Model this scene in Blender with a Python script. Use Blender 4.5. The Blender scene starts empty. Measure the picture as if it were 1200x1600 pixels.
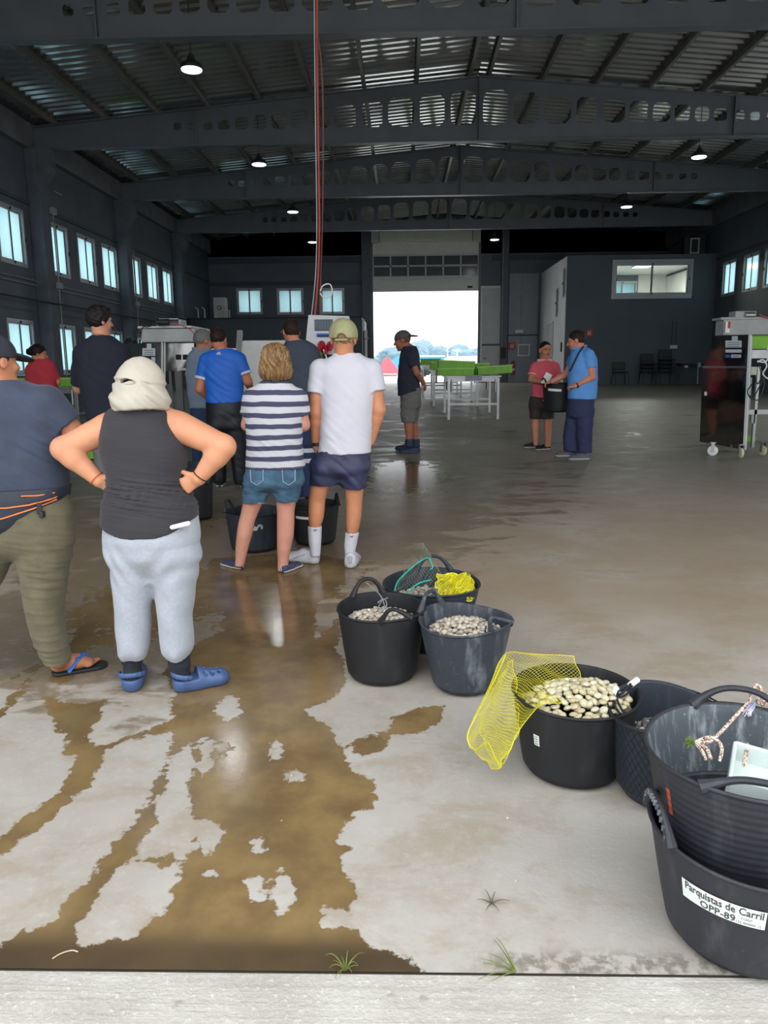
import bpy, bmesh, math, random
import numpy as np
from mathutils import Vector, Matrix
random.seed(7)
rng = np.random.default_rng(11)
SC = bpy.context.scene
COL = SC.collection

# ------------------------------------------------------------------ camera
F_PX = 1200.0                       # focal length in pixels of the 1200x1600 frame
PITCH, YAW, ROLL, CAM_H = 0.1875, 0.0255, -0.010, 1.62
def _axes():
    cp, sp = math.cos(PITCH), math.sin(PITCH); cy, sy = math.cos(YAW), math.sin(YAW)
    cr, sr = math.cos(ROLL), math.sin(ROLL)
    d = Vector((-sy*cp, cy*cp, -sp)); r = Vector((cy, sy, 0)); u = r.cross(d)
    return cr*r+sr*u, cr*u-sr*r, d
CR, CU, CD = _axes()
CC = Vector((0, 0, CAM_H))
cam_data = bpy.data.cameras.new('camera'); cam = bpy.data.objects.new('camera', cam_data); COL.objects.link(cam)
cam_data.sensor_width = 36; cam_data.lens = 36*F_PX/1600; cam_data.clip_start = 0.05; cam_data.clip_end = 2000
M = Matrix((CR, CU, -CD)).transposed().to_4x4(); M.translation = CC
cam.matrix_world = M
SC.camera = cam
SLOPE, Y0, YF, ZF = 0.033, 1.82, 28.9, 0.894      # the floor climbs gently into the hall, then levels out
def fz(y):
    return 0.0 if y < Y0 else min(ZF, SLOPE*(y-Y0))
def ray(x, y): return CD + CR*((x-600)/F_PX) + CU*((800-y)/F_PX)
def atY(x, y, Y): k = ray(x, y); return CC + k*(Y/k.y)
def atX(x, y, X): k = ray(x, y); return CC + k*(X/k.x)
def onfloor(x, y):
    k = ray(x, y)
    t = -CAM_H/k.z
    if t*k.y > Y0: t = (CAM_H+SLOPE*Y0)/(SLOPE*k.y-k.z)
    if t*k.y > YF: t = (ZF-CAM_H)/k.z
    return CC + k*t

# ------------------------------------------------------------------ view, world, daylight
SC.view_settings.view_transform = 'Standard'; SC.view_settings.look = 'None'
SC.view_settings.gamma = 1.0; SC.view_settings.use_curve_mapping = False
SC.view_settings.exposure = 0.2
SC.cycles.use_denoising = True
SC.cycles.max_bounces = 8; SC.cycles.diffuse_bounces = 5; SC.cycles.glossy_bounces = 4; SC.cycles.transmission_bounces = 6
SC.cycles.transparent_max_bounces = 16
SC.cycles.sample_clamp_indirect = 6.0
SC.cycles.caustics_reflective = False; SC.cycles.caustics_refractive = False
SKY = 3.0
world = bpy.data.worlds.new('overcast_sky'); SC.world = world; world.use_nodes = True
nt = world.node_tree; nt.nodes.clear()
wo = nt.nodes.new('ShaderNodeOutputWorld'); wb = nt.nodes.new('ShaderNodeBackground')
wg = nt.nodes.new('ShaderNodeTexCoord'); wn = nt.nodes.new('ShaderNodeTexNoise'); wr = nt.nodes.new('ShaderNodeValToRGB')
wn.inputs['Scale'].default_value = 1.6; wn.inputs['Detail'].default_value = 4
wr.color_ramp.elements[0].color = (.88, .94, 1, 1); wr.color_ramp.elements[1].color = (1, 1, 1, 1)
nt.links.new(wg.outputs['Generated'], wn.inputs['Vector']); nt.links.new(wn.outputs['Fac'], wr.inputs['Fac'])
wz = nt.nodes.new('ShaderNodeSeparateXYZ'); wm = nt.nodes.new('ShaderNodeMapRange'); wx = nt.nodes.new('ShaderNodeMix'); wx.data_type = 'RGBA'; wx.blend_type = 'MULTIPLY'; wx.inputs[0].default_value = 1
nt.links.new(wg.outputs['Generated'], wz.inputs[0]); nt.links.new(wz.outputs[2], wm.inputs[0])     # overcast: brighter towards the zenith
wm.inputs[1].default_value = 0; wm.inputs[2].default_value = 1; wm.inputs[3].default_value = .66; wm.inputs[4].default_value = 1.35
nt.links.new(wr.outputs['Color'], wx.inputs[6]); nt.links.new(wm.outputs[0], wx.inputs[7]); nt.links.new(wx.outputs[2], wb.inputs['Color']); wb.inputs['Strength'].default_value = SKY
nt.links.new(wb.outputs[0], wo.inputs['Surface'])
XL, XR, XRIDGE = -8.18, 11.05, 1.67          # side walls and ridge
YB = 33.6                                    # back wall
FRONT = (-7.6, 10.4, 6.1)                     # front doorway, widened to let daylight deeper in: x from, x to, height
DOOR = (-1.27, 3.25, 4.70)                   # far doorway
def portal(name, loc, rot, sx, sy):
    l = bpy.data.lights.new(name, 'AREA'); l.shape = 'RECTANGLE'; l.size = sx; l.size_y = sy
    l.cycles.is_portal = True; l.energy = 1
    o = bpy.data.objects.new(name, l); o.location = loc; o.rotation_euler = rot; COL.objects.link(o)
portal('front_doorway_daylight', ((FRONT[0]+FRONT[1])/2, Y0-.3, FRONT[2]/2), (math.radians(90), 0, 0), FRONT[1]-FRONT[0], FRONT[2])
ADDED_BAY = (10.6, 17.2, 5.2)                     # unseen bay opening added in the right-hand wall to brighten the deep hall
portal('added_bay_daylight', (XR+.3, (ADDED_BAY[0]+ADDED_BAY[1])/2, ADDED_BAY[2]/2), (0, math.radians(90), 0), ADDED_BAY[2], ADDED_BAY[1]-ADDED_BAY[0])
portal('far_doorway_daylight', ((DOOR[0]+DOOR[1])/2, YB+.35, (DOOR[2]+ZF)/2), (math.radians(-90), 0, 0), DOOR[1]-DOOR[0], DOOR[2]-ZF)

# ------------------------------------------------------------------ materials
def lin(c):
    if isinstance(c, str):
        c = c.lstrip('#'); c = [int(c[i:i+2], 16)/255 for i in (0, 2, 4)]
    return tuple((v/12.92 if v <= .04045 else ((v+.055)/1.055)**2.4) for v in c)
MATS = {}
class NT:
    def __init__(s, m): s.t = m.node_tree; s.n = s.t.nodes; s.l = s.t.links
    def new(s, typ, **kw):
        nd = s.n.new(typ)
        for k, v in kw.items():
            if k in nd.inputs: nd.inputs[k].default_value = v
            else: setattr(nd, k, v)
        return nd
    def link(s, a, b): s.l.new(a, b)
    def math(s, op, a, b=None, c=None, clamp=False):
        nd = s.n.new('ShaderNodeMath'); nd.operation = op; nd.use_clamp = clamp
        for i, v in enumerate((a, b, c)):
            if v is None: continue
            if isinstance(v, (int, float)): nd.inputs[i].default_value = v
            else: s.l.new(v, nd.inputs[i])
        return nd.outputs[0]
    def mix(s, f, a, b):
        nd = s.n.new('ShaderNodeMix'); nd.data_type = 'RGBA'
        for sock, v in ((nd.inputs[0], f), (nd.inputs[6], a), (nd.inputs[7], b)):
            if isinstance(v, (int, float)): sock.default_value = v
            elif isinstance(v, tuple): sock.default_value = (*v[:3], 1)
            else: s.l.new(v, sock)
        return nd.outputs[2]
    def smooth(s, v, a, b, c=0., d=1.):
        nd = s.n.new('ShaderNodeMapRange'); nd.interpolation_type = 'SMOOTHSTEP'
        s.l.new(v, nd.inputs[0])
        for i, k in enumerate((a, b, c, d)): nd.inputs[i+1].default_value = k
        return nd.outputs[0]
    def noise(s, vec, scale, detail=3, rough=.55, dist=0.):
        nd = s.new('ShaderNodeTexNoise', Scale=scale, Detail=detail, Roughness=rough, Distortion=dist)
        if vec is not None: s.l.new(vec, nd.inputs['Vector'])
        return nd.outputs['Fac']
    def scaled(s, vec, x, y, z):
        nd = s.new('ShaderNodeMapping'); nd.inputs['Scale'].default_value = (x, y, z); s.l.new(vec, nd.inputs['Vector']); return nd.outputs[0]
def base(name):
    m = bpy.data.materials.new(name); m.use_nodes = True
    t = NT(m); b = t.n['Principled BSDF']
    return m, t, b
def mat(name, color, rough=.6, metal=0., var=.12, vscale=6., bump=0., bscale=40., spec=.5, color2=None, trans=0., stretch=(1,1,1), sheen=0., sss=0.):
    if name in MATS: return MATS[name]
    m, t, b = base(name); c = lin(color)
    co = t.new('ShaderNodeTexCoord').outputs['Object']
    v = t.scaled(co, *stretch) if stretch != (1,1,1) else co
    n = t.noise(v, vscale, 4)
    c2 = lin(color2) if color2 else tuple(x*(1-var) for x in c)
    c1 = c if color2 else tuple(min(1, x*(1+var)) for x in c)
    f = t.smooth(n, .32, .68)
    t.link(t.mix(f, c2, c1), b.inputs['Base Color'])
    b.inputs['Roughness'].default_value = rough; b.inputs['Metallic'].default_value = metal
    b.inputs['Specular IOR Level'].default_value = spec
    if trans: b.inputs['Transmission Weight'].default_value = trans
    if sheen: b.inputs['Sheen Weight'].default_value = sheen
    if sss: b.inputs['Subsurface Weight'].default_value = sss; b.inputs['Subsurface Radius'].default_value = (.02, .008, .004)
    if bump:
        bn = t.new('ShaderNodeBump', Strength=bump, Distance=.01)
        t.link(t.noise(v, bscale, 4), bn.inputs['Height']); t.link(bn.outputs[0], b.inputs['Normal'])
    MATS[name] = m
    return m
def emit(name, color, strength):
    m, t, b = base(name); b.inputs['Base Color'].default_value = (.8,.8,.8,1)
    b.inputs['Emission Color'].default_value = (*lin(color), 1); b.inputs['Emission Strength'].default_value = strength
    return m

# ------------------------------------------------------------------ object helpers
def tag(o, label, cat, group=None, kind=None):
    o['label'] = label; o['category'] = cat
    if group: o['group'] = group
    if kind: o['kind'] = kind
    return o
def thing(name, label, cat, loc=(0,0,0), rz=0., group=None):
    o = bpy.data.objects.new(name, None); COL.objects.link(o); o.empty_display_size = .1
    o.location = loc; o.rotation_euler = (0, 0, rz)
    return tag(o, label, cat, group)
def link_mesh(name, me, m, parent=None, smooth=True, loc=None, auto=None):
    o = bpy.data.objects.new(name, me); COL.objects.link(o)
    for mm in (m if isinstance(m, (list, tuple)) else [m]): me.materials.append(mm)
    if parent is not None: o.parent = parent
    if loc is not None: o.location = loc
    if smooth and len(me.polygons): me.polygons.foreach_set('use_smooth', np.ones(len(me.polygons), bool))
    return o
class MB:
    """collects shapes into one mesh"""
    def __init__(s): s.bm = bmesh.new(); s.mi = 0
    def _set(s, fs):
        for f in fs: f.material_index = s.mi
    def box(s, c, size, rot=None, bevel=0.):
        r = bmesh.ops.create_cube(s.bm, size=1.)
        vs = r['verts']; mt = Matrix.Diagonal((*size, 1))
        for v in vs: v.co = mt @ v.co
        if bevel:
            es = list({e for v in vs for e in v.link_edges})
            rb = bmesh.ops.bevel(s.bm, geom=es, offset=bevel, segments=2, profile=.5, affect='EDGES')
            vs = list({v for f in rb['faces'] for v in f.verts} | {v for v in vs if v.is_valid})
        T = Matrix.Translation(c) @ (rot.to_4x4() if rot is not None else Matrix())
        for v in vs: v.co = T @ v.co
        s._set({f for v in vs for f in v.link_faces})
        return s
    def bx(s, x0, x1, y0, y1, z0, z1, bevel=0.):
        return s.box(((x0+x1)/2, (y0+y1)/2, (z0+z1)/2), (abs(x1-x0), abs(y1-y0), abs(z1-z0)), None, bevel)
    def tube(s, pts, r, n=8, caps=True, closed=False):
        pts = [Vector(p) for p in pts]; rs = r if isinstance(r, (list, tuple)) else [r]*len(pts)
        rings = []; prev = None; N = len(pts)
        for i, p in enumerate(pts):
            a = pts[(i-1) % N] if (closed or i > 0) else p; b = pts[(i+1) % N] if (closed or i < N-1) else p
            d = (b-a)
            d = d.normalized() if d.length > 1e-9 else Vector((0,0,1))
            if prev is None:
                prev = d.orthogonal().normalized()
            x = prev - d*prev.dot(d)
            x = x.normalized() if x.length > 1e-6 else d.orthogonal().normalized()
            prev = x; y = d.cross(x)
            rings.append([s.bm.verts.new(p + (x*math.cos(t)+y*math.sin(t))*rs[i]) for t in [2*math.pi*k/n for k in range(n)]])
        fs = []
        for i in range(N if closed else N-1):
            A, B = rings[i], rings[(i+1) % N]
            for k in range(n): fs.append(s.bm.faces.new((A[k], A[(k+1) % n], B[(k+1) % n], B[k])))
        if caps and not closed:
            fs.append(s.bm.faces.new(rings[0][::-1])); fs.append(s.bm.faces.new(rings[-1]))
        s._set(fs); return s
    def cyl(s, a, b, r, n=16, r2=None): return s.tube([a, b], [r, r if r2 is None else r2], n)
    def lathe(s, prof, c=(0,0,0), n=48, rot=None, zfun=None):
        """profile of (radius, z) swept around z"""
        c = Vector(c); rings = []
        for (r, z) in prof:
            ring = []
            for k in range(n):
                t = 2*math.pi*k/n
                p = Vector((r*math.cos(t), r*math.sin(t), z))
                if zfun: p = zfun(p, t)
                ring.append(s.bm.verts.new(c + (rot @ p if rot is not None else p)))
            rings.append(ring)
        fs = []
        for A, B in zip(rings, rings[1:]):
            for k in range(n): fs.append(s.bm.faces.new((A[k], A[(k+1) % n], B[(k+1) % n], B[k])))
        if prof[0][0] > 1e-5: fs.append(s.bm.faces.new(rings[0][::-1]))
        if prof[-1][0] > 1e-5: fs.append(s.bm.faces.new(rings[-1]))
        s._set(fs); return s
    def prism(s, poly, T, depth):
        """2D polygon (list of x,y) extruded along z by depth, then mapped by matrix T"""
        a = [s.bm.verts.new(T @ Vector((x, y, 0))) for x, y in poly]; b = [s.bm.verts.new(T @ Vector((x, y, depth))) for x, y in poly]
        n = len(poly); fs = [s.bm.faces.new(a[::-1]), s.bm.faces.new(b)]
        for k in range(n): fs.append(s.bm.faces.new((a[k], a[(k+1) % n], b[(k+1) % n], b[k])))
        s._set(fs); return s
    def quad(s, *p):
        f = s.bm.faces.new([s.bm.verts.new(q) for q in p]); s._set([f]); return s
    def ico(s, c, r, sub=2, scale=(1,1,1), rot=None):
        rr = bmesh.ops.create_icosphere(s.bm, subdivisions=sub, radius=r)
        for v in rr['verts']:
            q = Vector((v.co.x*scale[0], v.co.y*scale[1], v.co.z*scale[2])); v.co = Vector(c) + (rot @ q if rot is not None else q)
        s._set({f for v in rr['verts'] for f in v.link_faces}); return s
    def build(s, name, m, parent=None, smooth=False, loc=None, kind=None):
        bmesh.ops.recalc_face_normals(s.bm, faces=s.bm.faces)
        me = bpy.data.meshes.new(name); s.bm.to_mesh(me); s.bm.free()
        o = link_mesh(name, me, m, parent, smooth, loc)
        if smooth:
            try: me.set_sharp_from_angle(angle=math.radians(38))
            except Exception: pass
        if kind: o['kind'] = kind
        return o
def rect(m, x0, x1, z0, z1, y0, y1):           # an upright slab in the xz plane
    return m.bx(x0, x1, y0, y1, z0, z1)
def rotz(a): return Matrix.Rotation(a, 3, 'Z')
def copy_tree(o, parent=None):
    c = o.copy(); COL.objects.link(c)
    if parent is not None: c.parent = parent
    for ch in list(o.children): copy_tree(ch, c)
    return c
def text_mesh(body, size, align='CENTER', bold=0.):
    cu = bpy.data.curves.new('lettering', 'FONT'); cu.body = body; cu.size = size; cu.align_x = align; cu.align_y = 'CENTER'; cu.offset = bold; cu.resolution_u = 2
    ob = bpy.data.objects.new('lettering', cu); COL.objects.link(ob)
    dg = bpy.context.evaluated_depsgraph_get(); me = bpy.data.meshes.new_from_object(ob.evaluated_get(dg))
    bpy.data.objects.remove(ob); bpy.data.curves.remove(cu)
    return me
# ------------------------------------------------------------------ the hall: floor, walls, roof
def struct(o): o['kind'] = 'structure'; return o
def poly_sd(pts, poly):
    """signed distance (positive inside) of Nx2 points to a polygon"""
    P = np.asarray(poly, float); n = len(P); x, y = pts[:, 0], pts[:, 1]
    d2 = np.full(len(pts), 1e9); ins = np.zeros(len(pts), bool)
    for i in range(n):
        a, b = P[i], P[(i+1) % n]; e = b-a
        t = np.clip(((x-a[0])*e[0]+(y-a[1])*e[1])/max(1e-12, e@e), 0, 1)
        d2 = np.minimum(d2, (x-a[0]-t*e[0])**2+(y-a[1]-t*e[1])**2)
        c = ((a[1] > y) != (b[1] > y)) & (x < (b[0]-a[0])*(y-a[1])/(b[1]-a[1]+1e-12)+a[0])
        ins ^= c
    return np.where(ins, 1, -1)*np.sqrt(d2)
def stroke_sd(pts, line, widths):
    P = np.asarray(line, float); x, y = pts[:, 0], pts[:, 1]; best = np.full(len(pts), -1e9)
    for i in range(len(P)-1):
        a, b = P[i], P[i+1]; e = b-a
        t = np.clip(((x-a[0])*e[0]+(y-a[1])*e[1])/max(1e-12, e@e), 0, 1)
        w = widths[i]+(widths[i+1]-widths[i])*t
        best = np.maximum(best, w-np.sqrt((x-a[0]-t*e[0])**2+(y-a[1]-t*e[1])**2))
    return best
def fpoly(px): return [onfloor(x, y).xy[:] for x, y in px]
xs = np.concatenate([np.arange(XL-.1, -3.2, .5), np.arange(-3.2, 3.2, .025), np.arange(3.2, XR+.5, .5)])
ys = np.concatenate([np.arange(Y0, 7.0, .025), np.arange(7.0, 13, .06), np.arange(13, YB+.7, .5)])
GX, GY = np.meshgrid(xs, ys); P2 = np.stack([GX.ravel(), GY.ravel()], 1)
GZ = np.where(P2[:, 1] < Y0, 0, np.minimum(ZF, SLOPE*(P2[:, 1]-Y0)))
near = (P2[:, 1] < 12.5) & (np.abs(P2[:, 0]) < 3.3)
wet = np.full(len(P2), -1.); Q = P2[near]; w = np.full(len(Q), -1.)
WET = [
 [(330,872),(480,862),(565,880),(545,905),(530,925),(528,985),(540,1062),(520,1090),(480,1108),(500,1128),(522,1145),(542,1175),(552,1202),(580,1220),(587,1240),(582,1265),(558,1275),(528,1290),(525,1315),(555,1320),(557,1335),(530,1340),(542,1370),(555,1385),(562,1400),(555,1415),(540,1430),(550,1450),(575,1470),(585,1487),(600,1490),(618,1497),(640,1510),(658,1524),(650,1545),
  (0,1545),(-160,1545),(-160,1500),(0,1487),(28,1460),(60,1450),(95,1455),(110,1445),(130,1450),(135,1478),(160,1465),(200,1462),(245,1435),(265,1415),(278,1375),(290,1350),(303,1330),(302,1275),(290,1250),(298,1190),(295,1150),(275,1140),(262,1110),(275,1085),(250,1052),(280,1022),(310,1005),(350,985),(345,950),(320,905)],
 [(70,1090),(120,1100),(168,1093),(158,1118),(146,1135),(147,1160),(135,1176),(106,1174),(98,1150),(82,1140),(84,1118)],
 [(548,1158),(570,1145),(602,1148),(610,1165),(590,1178),(562,1185),(550,1175)],
 [(612,1118),(650,1106),(690,1106),(692,1128),(650,1143),(618,1146)],
 [(735,1570),(765,1562),(785,1580),(760,1592),(740,1588)],
]
STROKES = [
 ([(278,1130),(215,1150),(150,1172),(118,1228),(62,1278),(0,1322),(-40,1345)], [.035,.03,.035,.05,.045,.045,.05]),
 ([(285,1150),(258,1205),(238,1262),(197,1322),(152,1382),(112,1440),(85,1475)], [.03,.03,.04,.045,.04,.04,.07]),
 ([(218,1343),(245,1342),(272,1344)], [.015,.018,.02]),
 ([(190,905),(150,960),(118,1010),(95,1060)], [.05,.06,.07,.05]),
 ([(20,1060),(60,1040),(0,1120)], [.03,.02,.03]),
]
DRY = [
 [(308,1284),(330,1283),(349,1300),(340,1322),(332,1340),(315,1340)], [(392,1362),(402,1353),(414,1380),(402,1405),(386,1397)],
 [(430,1358),(440,1354),(456,1392),(455,1424),(440,1432),(428,1395)], [(393,1318),(402,1310),(410,1334),(398,1336)],
 [(328,1353),(341,1360),(334,1372),(326,1362)], [(492,1420),(505,1414),(513,1424),(538,1420),(543,1446),(520,1450),(503,1454)],
 [(315,1152),(325,1158),(331,1190),(325,1224),(314,1218)], [(333,1160),(352,1160),(358,1170),(345,1182)], [(447,1206),(458,1203),(472,1210),(470,1220),(455,1223)],
 [(425,1160),(432,1152),(440,1165),(432,1182)], [(345,1085),(370,1088),(372,1115),(352,1130),(338,1112)],
 [(500,940),(540,910),(520,980),(490,1000)], [(440,905),(470,900),(480,925),(450,935)],
]
for p in WET: w = np.maximum(w, poly_sd(Q, fpoly(p)))
for l, ws in STROKES: w = np.maximum(w, stroke_sd(Q, fpoly(l), ws))
for p in DRY: w = np.minimum(w, -poly_sd(Q, fpoly(p)))
wet[near] = w
def bump2(cx, cy, rx, ry): return np.exp(-((P2[:, 0]-cx)/rx)**2-((P2[:, 1]-cy)/ry)**2)
wet = np.maximum(wet, -.10+.145*bump2(.02, 9.7, .85, 1.9)+.10*bump2(-1.5, 7.3, 1.3, 1.0)+.11*bump2(-1.9, 4.6, .9, 1.0)+.125*bump2(-.75, 5.3, .9, .8))
# how damp the mopped concrete is, place by place
damp = .15+.27*bump2(-1.3, 6.2, 1.6, 1.8)+.24*bump2(-1.7, 4.2, 1.2, 1.2)+.24*bump2(-4, 9, 4.5, 4.)+.20*bump2(.3, 8.3, 1.6, 2.0)+.14*np.clip((P2[:, 1]-8.5)/4, 0, 1)+.06*bump2(2.2, 9, 2.2, 1.2)
me = bpy.data.meshes.new('floor'); nx, ny = len(xs), len(ys)
me.vertices.add(nx*ny); me.vertices.foreach_set('co', np.column_stack([P2, GZ]).astype(np.float32).ravel())
I = (np.arange(ny-1)[:, None]*nx+np.arange(nx-1)[None, :]).ravel()
quads = np.stack([I, I+1, I+nx+1, I+nx], 1).astype(np.int32)
me.loops.add(quads.size); me.polygons.add(len(quads)); me.loops.foreach_set('vertex_index', quads.ravel())
me.polygons.foreach_set('loop_start', np.arange(0, quads.size, 4, dtype=np.int32)); me.update(calc_edges=True)
for nm, arr in (('wet', wet), ('damp', damp)):
    at = me.attributes.new(nm, 'FLOAT', 'POINT'); at.data.foreach_set('value', arr.astype(np.float32))
def floor_material():
    m, t, b = base('trowelled_concrete_with_muddy_water')
    co = t.new('ShaderNodeTexCoord').outputs['Object']
    aw = t.new('ShaderNodeAttribute', attribute_name='wet').outputs['Fac']; ad = t.new('ShaderNodeAttribute', attribute_name='damp').outputs['Fac']
    n1 = t.noise(co, 5, 5, .6); n2 = t.noise(co, 26, 4, .6); n3 = t.noise(co, 1.1, 4, .6); n4 = t.noise(co, 90, 3, .6)
    edge = t.math('ADD', aw, t.math('ADD', t.math('MULTIPLY', t.math('SUBTRACT', n1, .5), .16), t.math('MULTIPLY', t.math('SUBTRACT', n2, .5), .085)))
    pool = t.smooth(edge, -.006, .008)
    # thin patches of wet left by sweeping: curved streaks
    wv = t.new('ShaderNodeTexNoise', Scale=1.0, Detail=7, Roughness=.68, Distortion=.7); t.link(t.scaled(co, 1.5, 2.6, 1), wv.inputs['Vector'])
    streak = t.math('ADD', t.math('MULTIPLY', wv.outputs['Fac'], .75), t.math('MULTIPLY', n1, .25))
    film = t.smooth(t.math('ADD', streak, ad), .82, .90)
    film = t.math('MULTIPLY', film, t.smooth(n2, .25, .55, .55, 1.))
    wetness = t.math('MAXIMUM', pool, film)
    # colours
    dry = t.mix(t.smooth(n3, .3, .7), lin('b0aca5'), lin('9f9990'))
    sw = t.noise(t.scaled(co, 1.0, 1.5, 1), 2.2, 7, .7, .35)
    dry = t.mix(t.math('MULTIPLY', t.smooth(sw, .46, .64), .5), dry, lin('8f7f68'))
    dry = t.mix(t.math('MULTIPLY', t.smooth(n2, .5, .8), .22), dry, lin('cbc6bd'))
    dry = t.mix(t.math('MULTIPLY', t.smooth(n4, .55, .8), .15), dry, lin('8a8175'))
    deep = t.new('ShaderNodeSeparateXYZ'); t.link(co, deep.inputs[0])
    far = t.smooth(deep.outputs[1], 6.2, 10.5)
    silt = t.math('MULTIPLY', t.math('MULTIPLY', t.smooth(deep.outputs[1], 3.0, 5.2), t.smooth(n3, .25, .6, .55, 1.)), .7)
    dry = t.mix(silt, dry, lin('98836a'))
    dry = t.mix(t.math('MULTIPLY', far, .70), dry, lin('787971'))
    mud = t.mix(t.smooth(n1, .3, .72), lin('69553a'), lin('86704a'))
    mud = t.mix(t.math('MULTIPLY', t.smooth(n3, .45, .7), .4), mud, lin('5d5138'))
    edgeband = t.math('MULTIPLY', t.smooth(deep.outputs[1], 2.00, 1.87), t.smooth(n1, .3, .6, .75, 1.))
    mud = t.mix(t.math('MULTIPLY', edgeband, .92), mud, lin('42372a'))
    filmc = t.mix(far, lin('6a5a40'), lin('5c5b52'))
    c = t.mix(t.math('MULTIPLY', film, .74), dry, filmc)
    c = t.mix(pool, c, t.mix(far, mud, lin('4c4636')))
    # dirt caught along the joint at the doorway
    moss = t.math('MULTIPLY', t.smooth(deep.outputs[1], 1.93, 1.86), t.math('MULTIPLY', t.smooth(deep.outputs[0], .1, .35), t.smooth(n2, .40, .6)))
    c = t.mix(t.math('MULTIPLY', moss, .65), c, lin('57503f'))
    t.link(c, b.inputs['Base Color'])
    r = t.math('SUBTRACT', t.smooth(n1, .2, .8, .48, .62), t.math('MULTIPLY', far, .04))
    r = t.math('SUBTRACT', r, t.math('MULTIPLY', film, .2), clamp=True)
    rr = t.new('ShaderNodeMix'); t.link(pool, rr.inputs[0]); t.link(r, rr.inputs[2]); rr.inputs[3].default_value = .15
    t.link(t.math('MAXIMUM', rr.outputs[0], .08), b.inputs['Roughness'])
    b.inputs['Specular IOR Level'].default_value = .45
    h = t.math('ADD', t.math('MULTIPLY', n2, .5), t.math('MULTIPLY', n4, .25))
    h = t.math('MULTIPLY', h, t.math('SUBTRACT', 1., t.math('MULTIPLY', wetness, .86)))
    bn = t.new('ShaderNodeBump', Strength=.22, Distance=.012); t.link(h, bn.inputs['Height']); t.link(bn.outputs[0], b.inputs['Normal'])
    return m
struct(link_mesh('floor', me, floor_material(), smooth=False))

def apron_material():
    m, t, b = base('brushed_concrete_apron')
    co = t.new('ShaderNodeTexCoord').outputs['Object']
    n1 = t.noise(co, 4, 5); n2 = t.noise(co, 60, 4, .65); n3 = t.noise(t.scaled(co, .35, 9, 1), 4, 4, .6, .6)
    c = t.mix(t.smooth(n1, .3, .7), lin('a5a198'), lin('b7b3ab'))
    c = t.mix(t.math('MULTIPLY', t.smooth(n2, .55, .72), .55), c, lin('dcd9d2'))
    c = t.mix(t.math('MULTIPLY', t.smooth(n3, .52, .66), .3), c, lin('8f897d'))
    c = t.mix(t.math('MULTIPLY', t.smooth(t.noise(co, 9, 3), .66, .72), .5), c, lin('85796a'))
    t.link(c, b.inputs['Base Color']); b.inputs['Roughness'].default_value = .8
    bn = t.new('ShaderNodeBump', Strength=.5, Distance=.01); t.link(t.math('ADD', n2, t.math('MULTIPLY', n3, .6)), bn.inputs['Height']); t.link(bn.outputs[0], b.inputs['Normal'])
    return m
struct(MB().bx(-30, 30, -30, Y0-.007, -.3, -.002).build('ground_apron', apron_material()))
struct(MB().bx(-30, 30, Y0-.0069, Y0+.04, -.06, -.006).build('trim_joint', mat('dark_joint_filler', '3a352c', .9)))
struct(MB().bx(-90, 90, YB+.72, 270, ZF-.4, ZF-.01).build('ground_quay', mat('quay_concrete', 'cfcfcb', .85, var=.1, vscale=.3)))

M_WALL = mat('slate_blue_grey_paint', '545c65', .62, var=.10, vscale=1.2, bump=.15, bscale=30)
M_WALLD = mat('dark_slate_paint', '414952', .6, var=.08, vscale=1.2)
M_STEEL = mat('grey_painted_steel', '5c6168', .45, var=.08, vscale=2.)
M_PURL = mat('galvanised_purlin', '6a6a62', .5, .25, var=.15, vscale=3)
M_ALU = mat('pale_aluminium_frame', 'a9adb0', .42, .25, var=.05)
M_GASK = mat('black_gasket', '191b1d', .6)
M_WHITE = mat('white_coated_panel', 'c9cbc8', .45, var=.04, vscale=2)
M_LGREY = mat('light_grey_panel', 'b4b6b7', .5, var=.05, vscale=2)
def pane_material():
    m, t, b = base('ribbed_translucent_pane'); t.n.remove(b); out = t.n['Material Output']
    co = t.new('ShaderNodeTexCoord').outputs['Object']
    wv = t.new('ShaderNodeTexWave', Scale=9., Distortion=.6); wv.wave_type = 'BANDS'; wv.bands_direction = 'X'
    sp = t.new('ShaderNodeSeparateXYZ'); t.link(co, sp.inputs[0]); cb = t.new('ShaderNodeCombineXYZ')
    t.link(t.math('ADD', sp.outputs[0], sp.outputs[1]), cb.inputs[0]); t.link(cb.outputs[0], wv.inputs['Vector'])
    tr = t.new('ShaderNodeBsdfTranslucent'); t.link(t.mix(wv.outputs['Fac'], lin('a3bfc4'), lin('d9eaec')), tr.inputs['Color'])
    gl = t.new('ShaderNodeBsdfGlossy', Roughness=.12); gl.inputs['Color'].default_value = (.9,.95,1,1)
    mx = t.new('ShaderNodeMixShader'); mx.inputs[0].default_value = .05; t.link(tr.outputs[0], mx.inputs[1]); t.link(gl.outputs[0], mx.inputs[2])
    t.link(mx.outputs[0], out.inputs['Surface']); return m
M_PANE = pane_material()
def glass_material(name='clear_glass', tint='f2f8f6', rough=.0):
    m, t, b = base(name); t.n.remove(b); out = t.n['Material Output']
    a = t.new('ShaderNodeBsdfTransparent'); a.inputs['Color'].default_value = (*lin(tint), 1)
    g = t.new('ShaderNodeBsdfGlossy', Roughness=.03); fr = t.new('ShaderNodeFresnel', IOR=1.35)
    mx = t.new('ShaderNodeMixShader'); t.link(fr.outputs[0], mx.inputs[0]); t.link(a.outputs[0], mx.inputs[1]); t.link(g.outputs[0], mx.inputs[2])
    t.link(mx.outputs[0], out.inputs['Surface']); return m
M_GLASS = glass_material()

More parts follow.
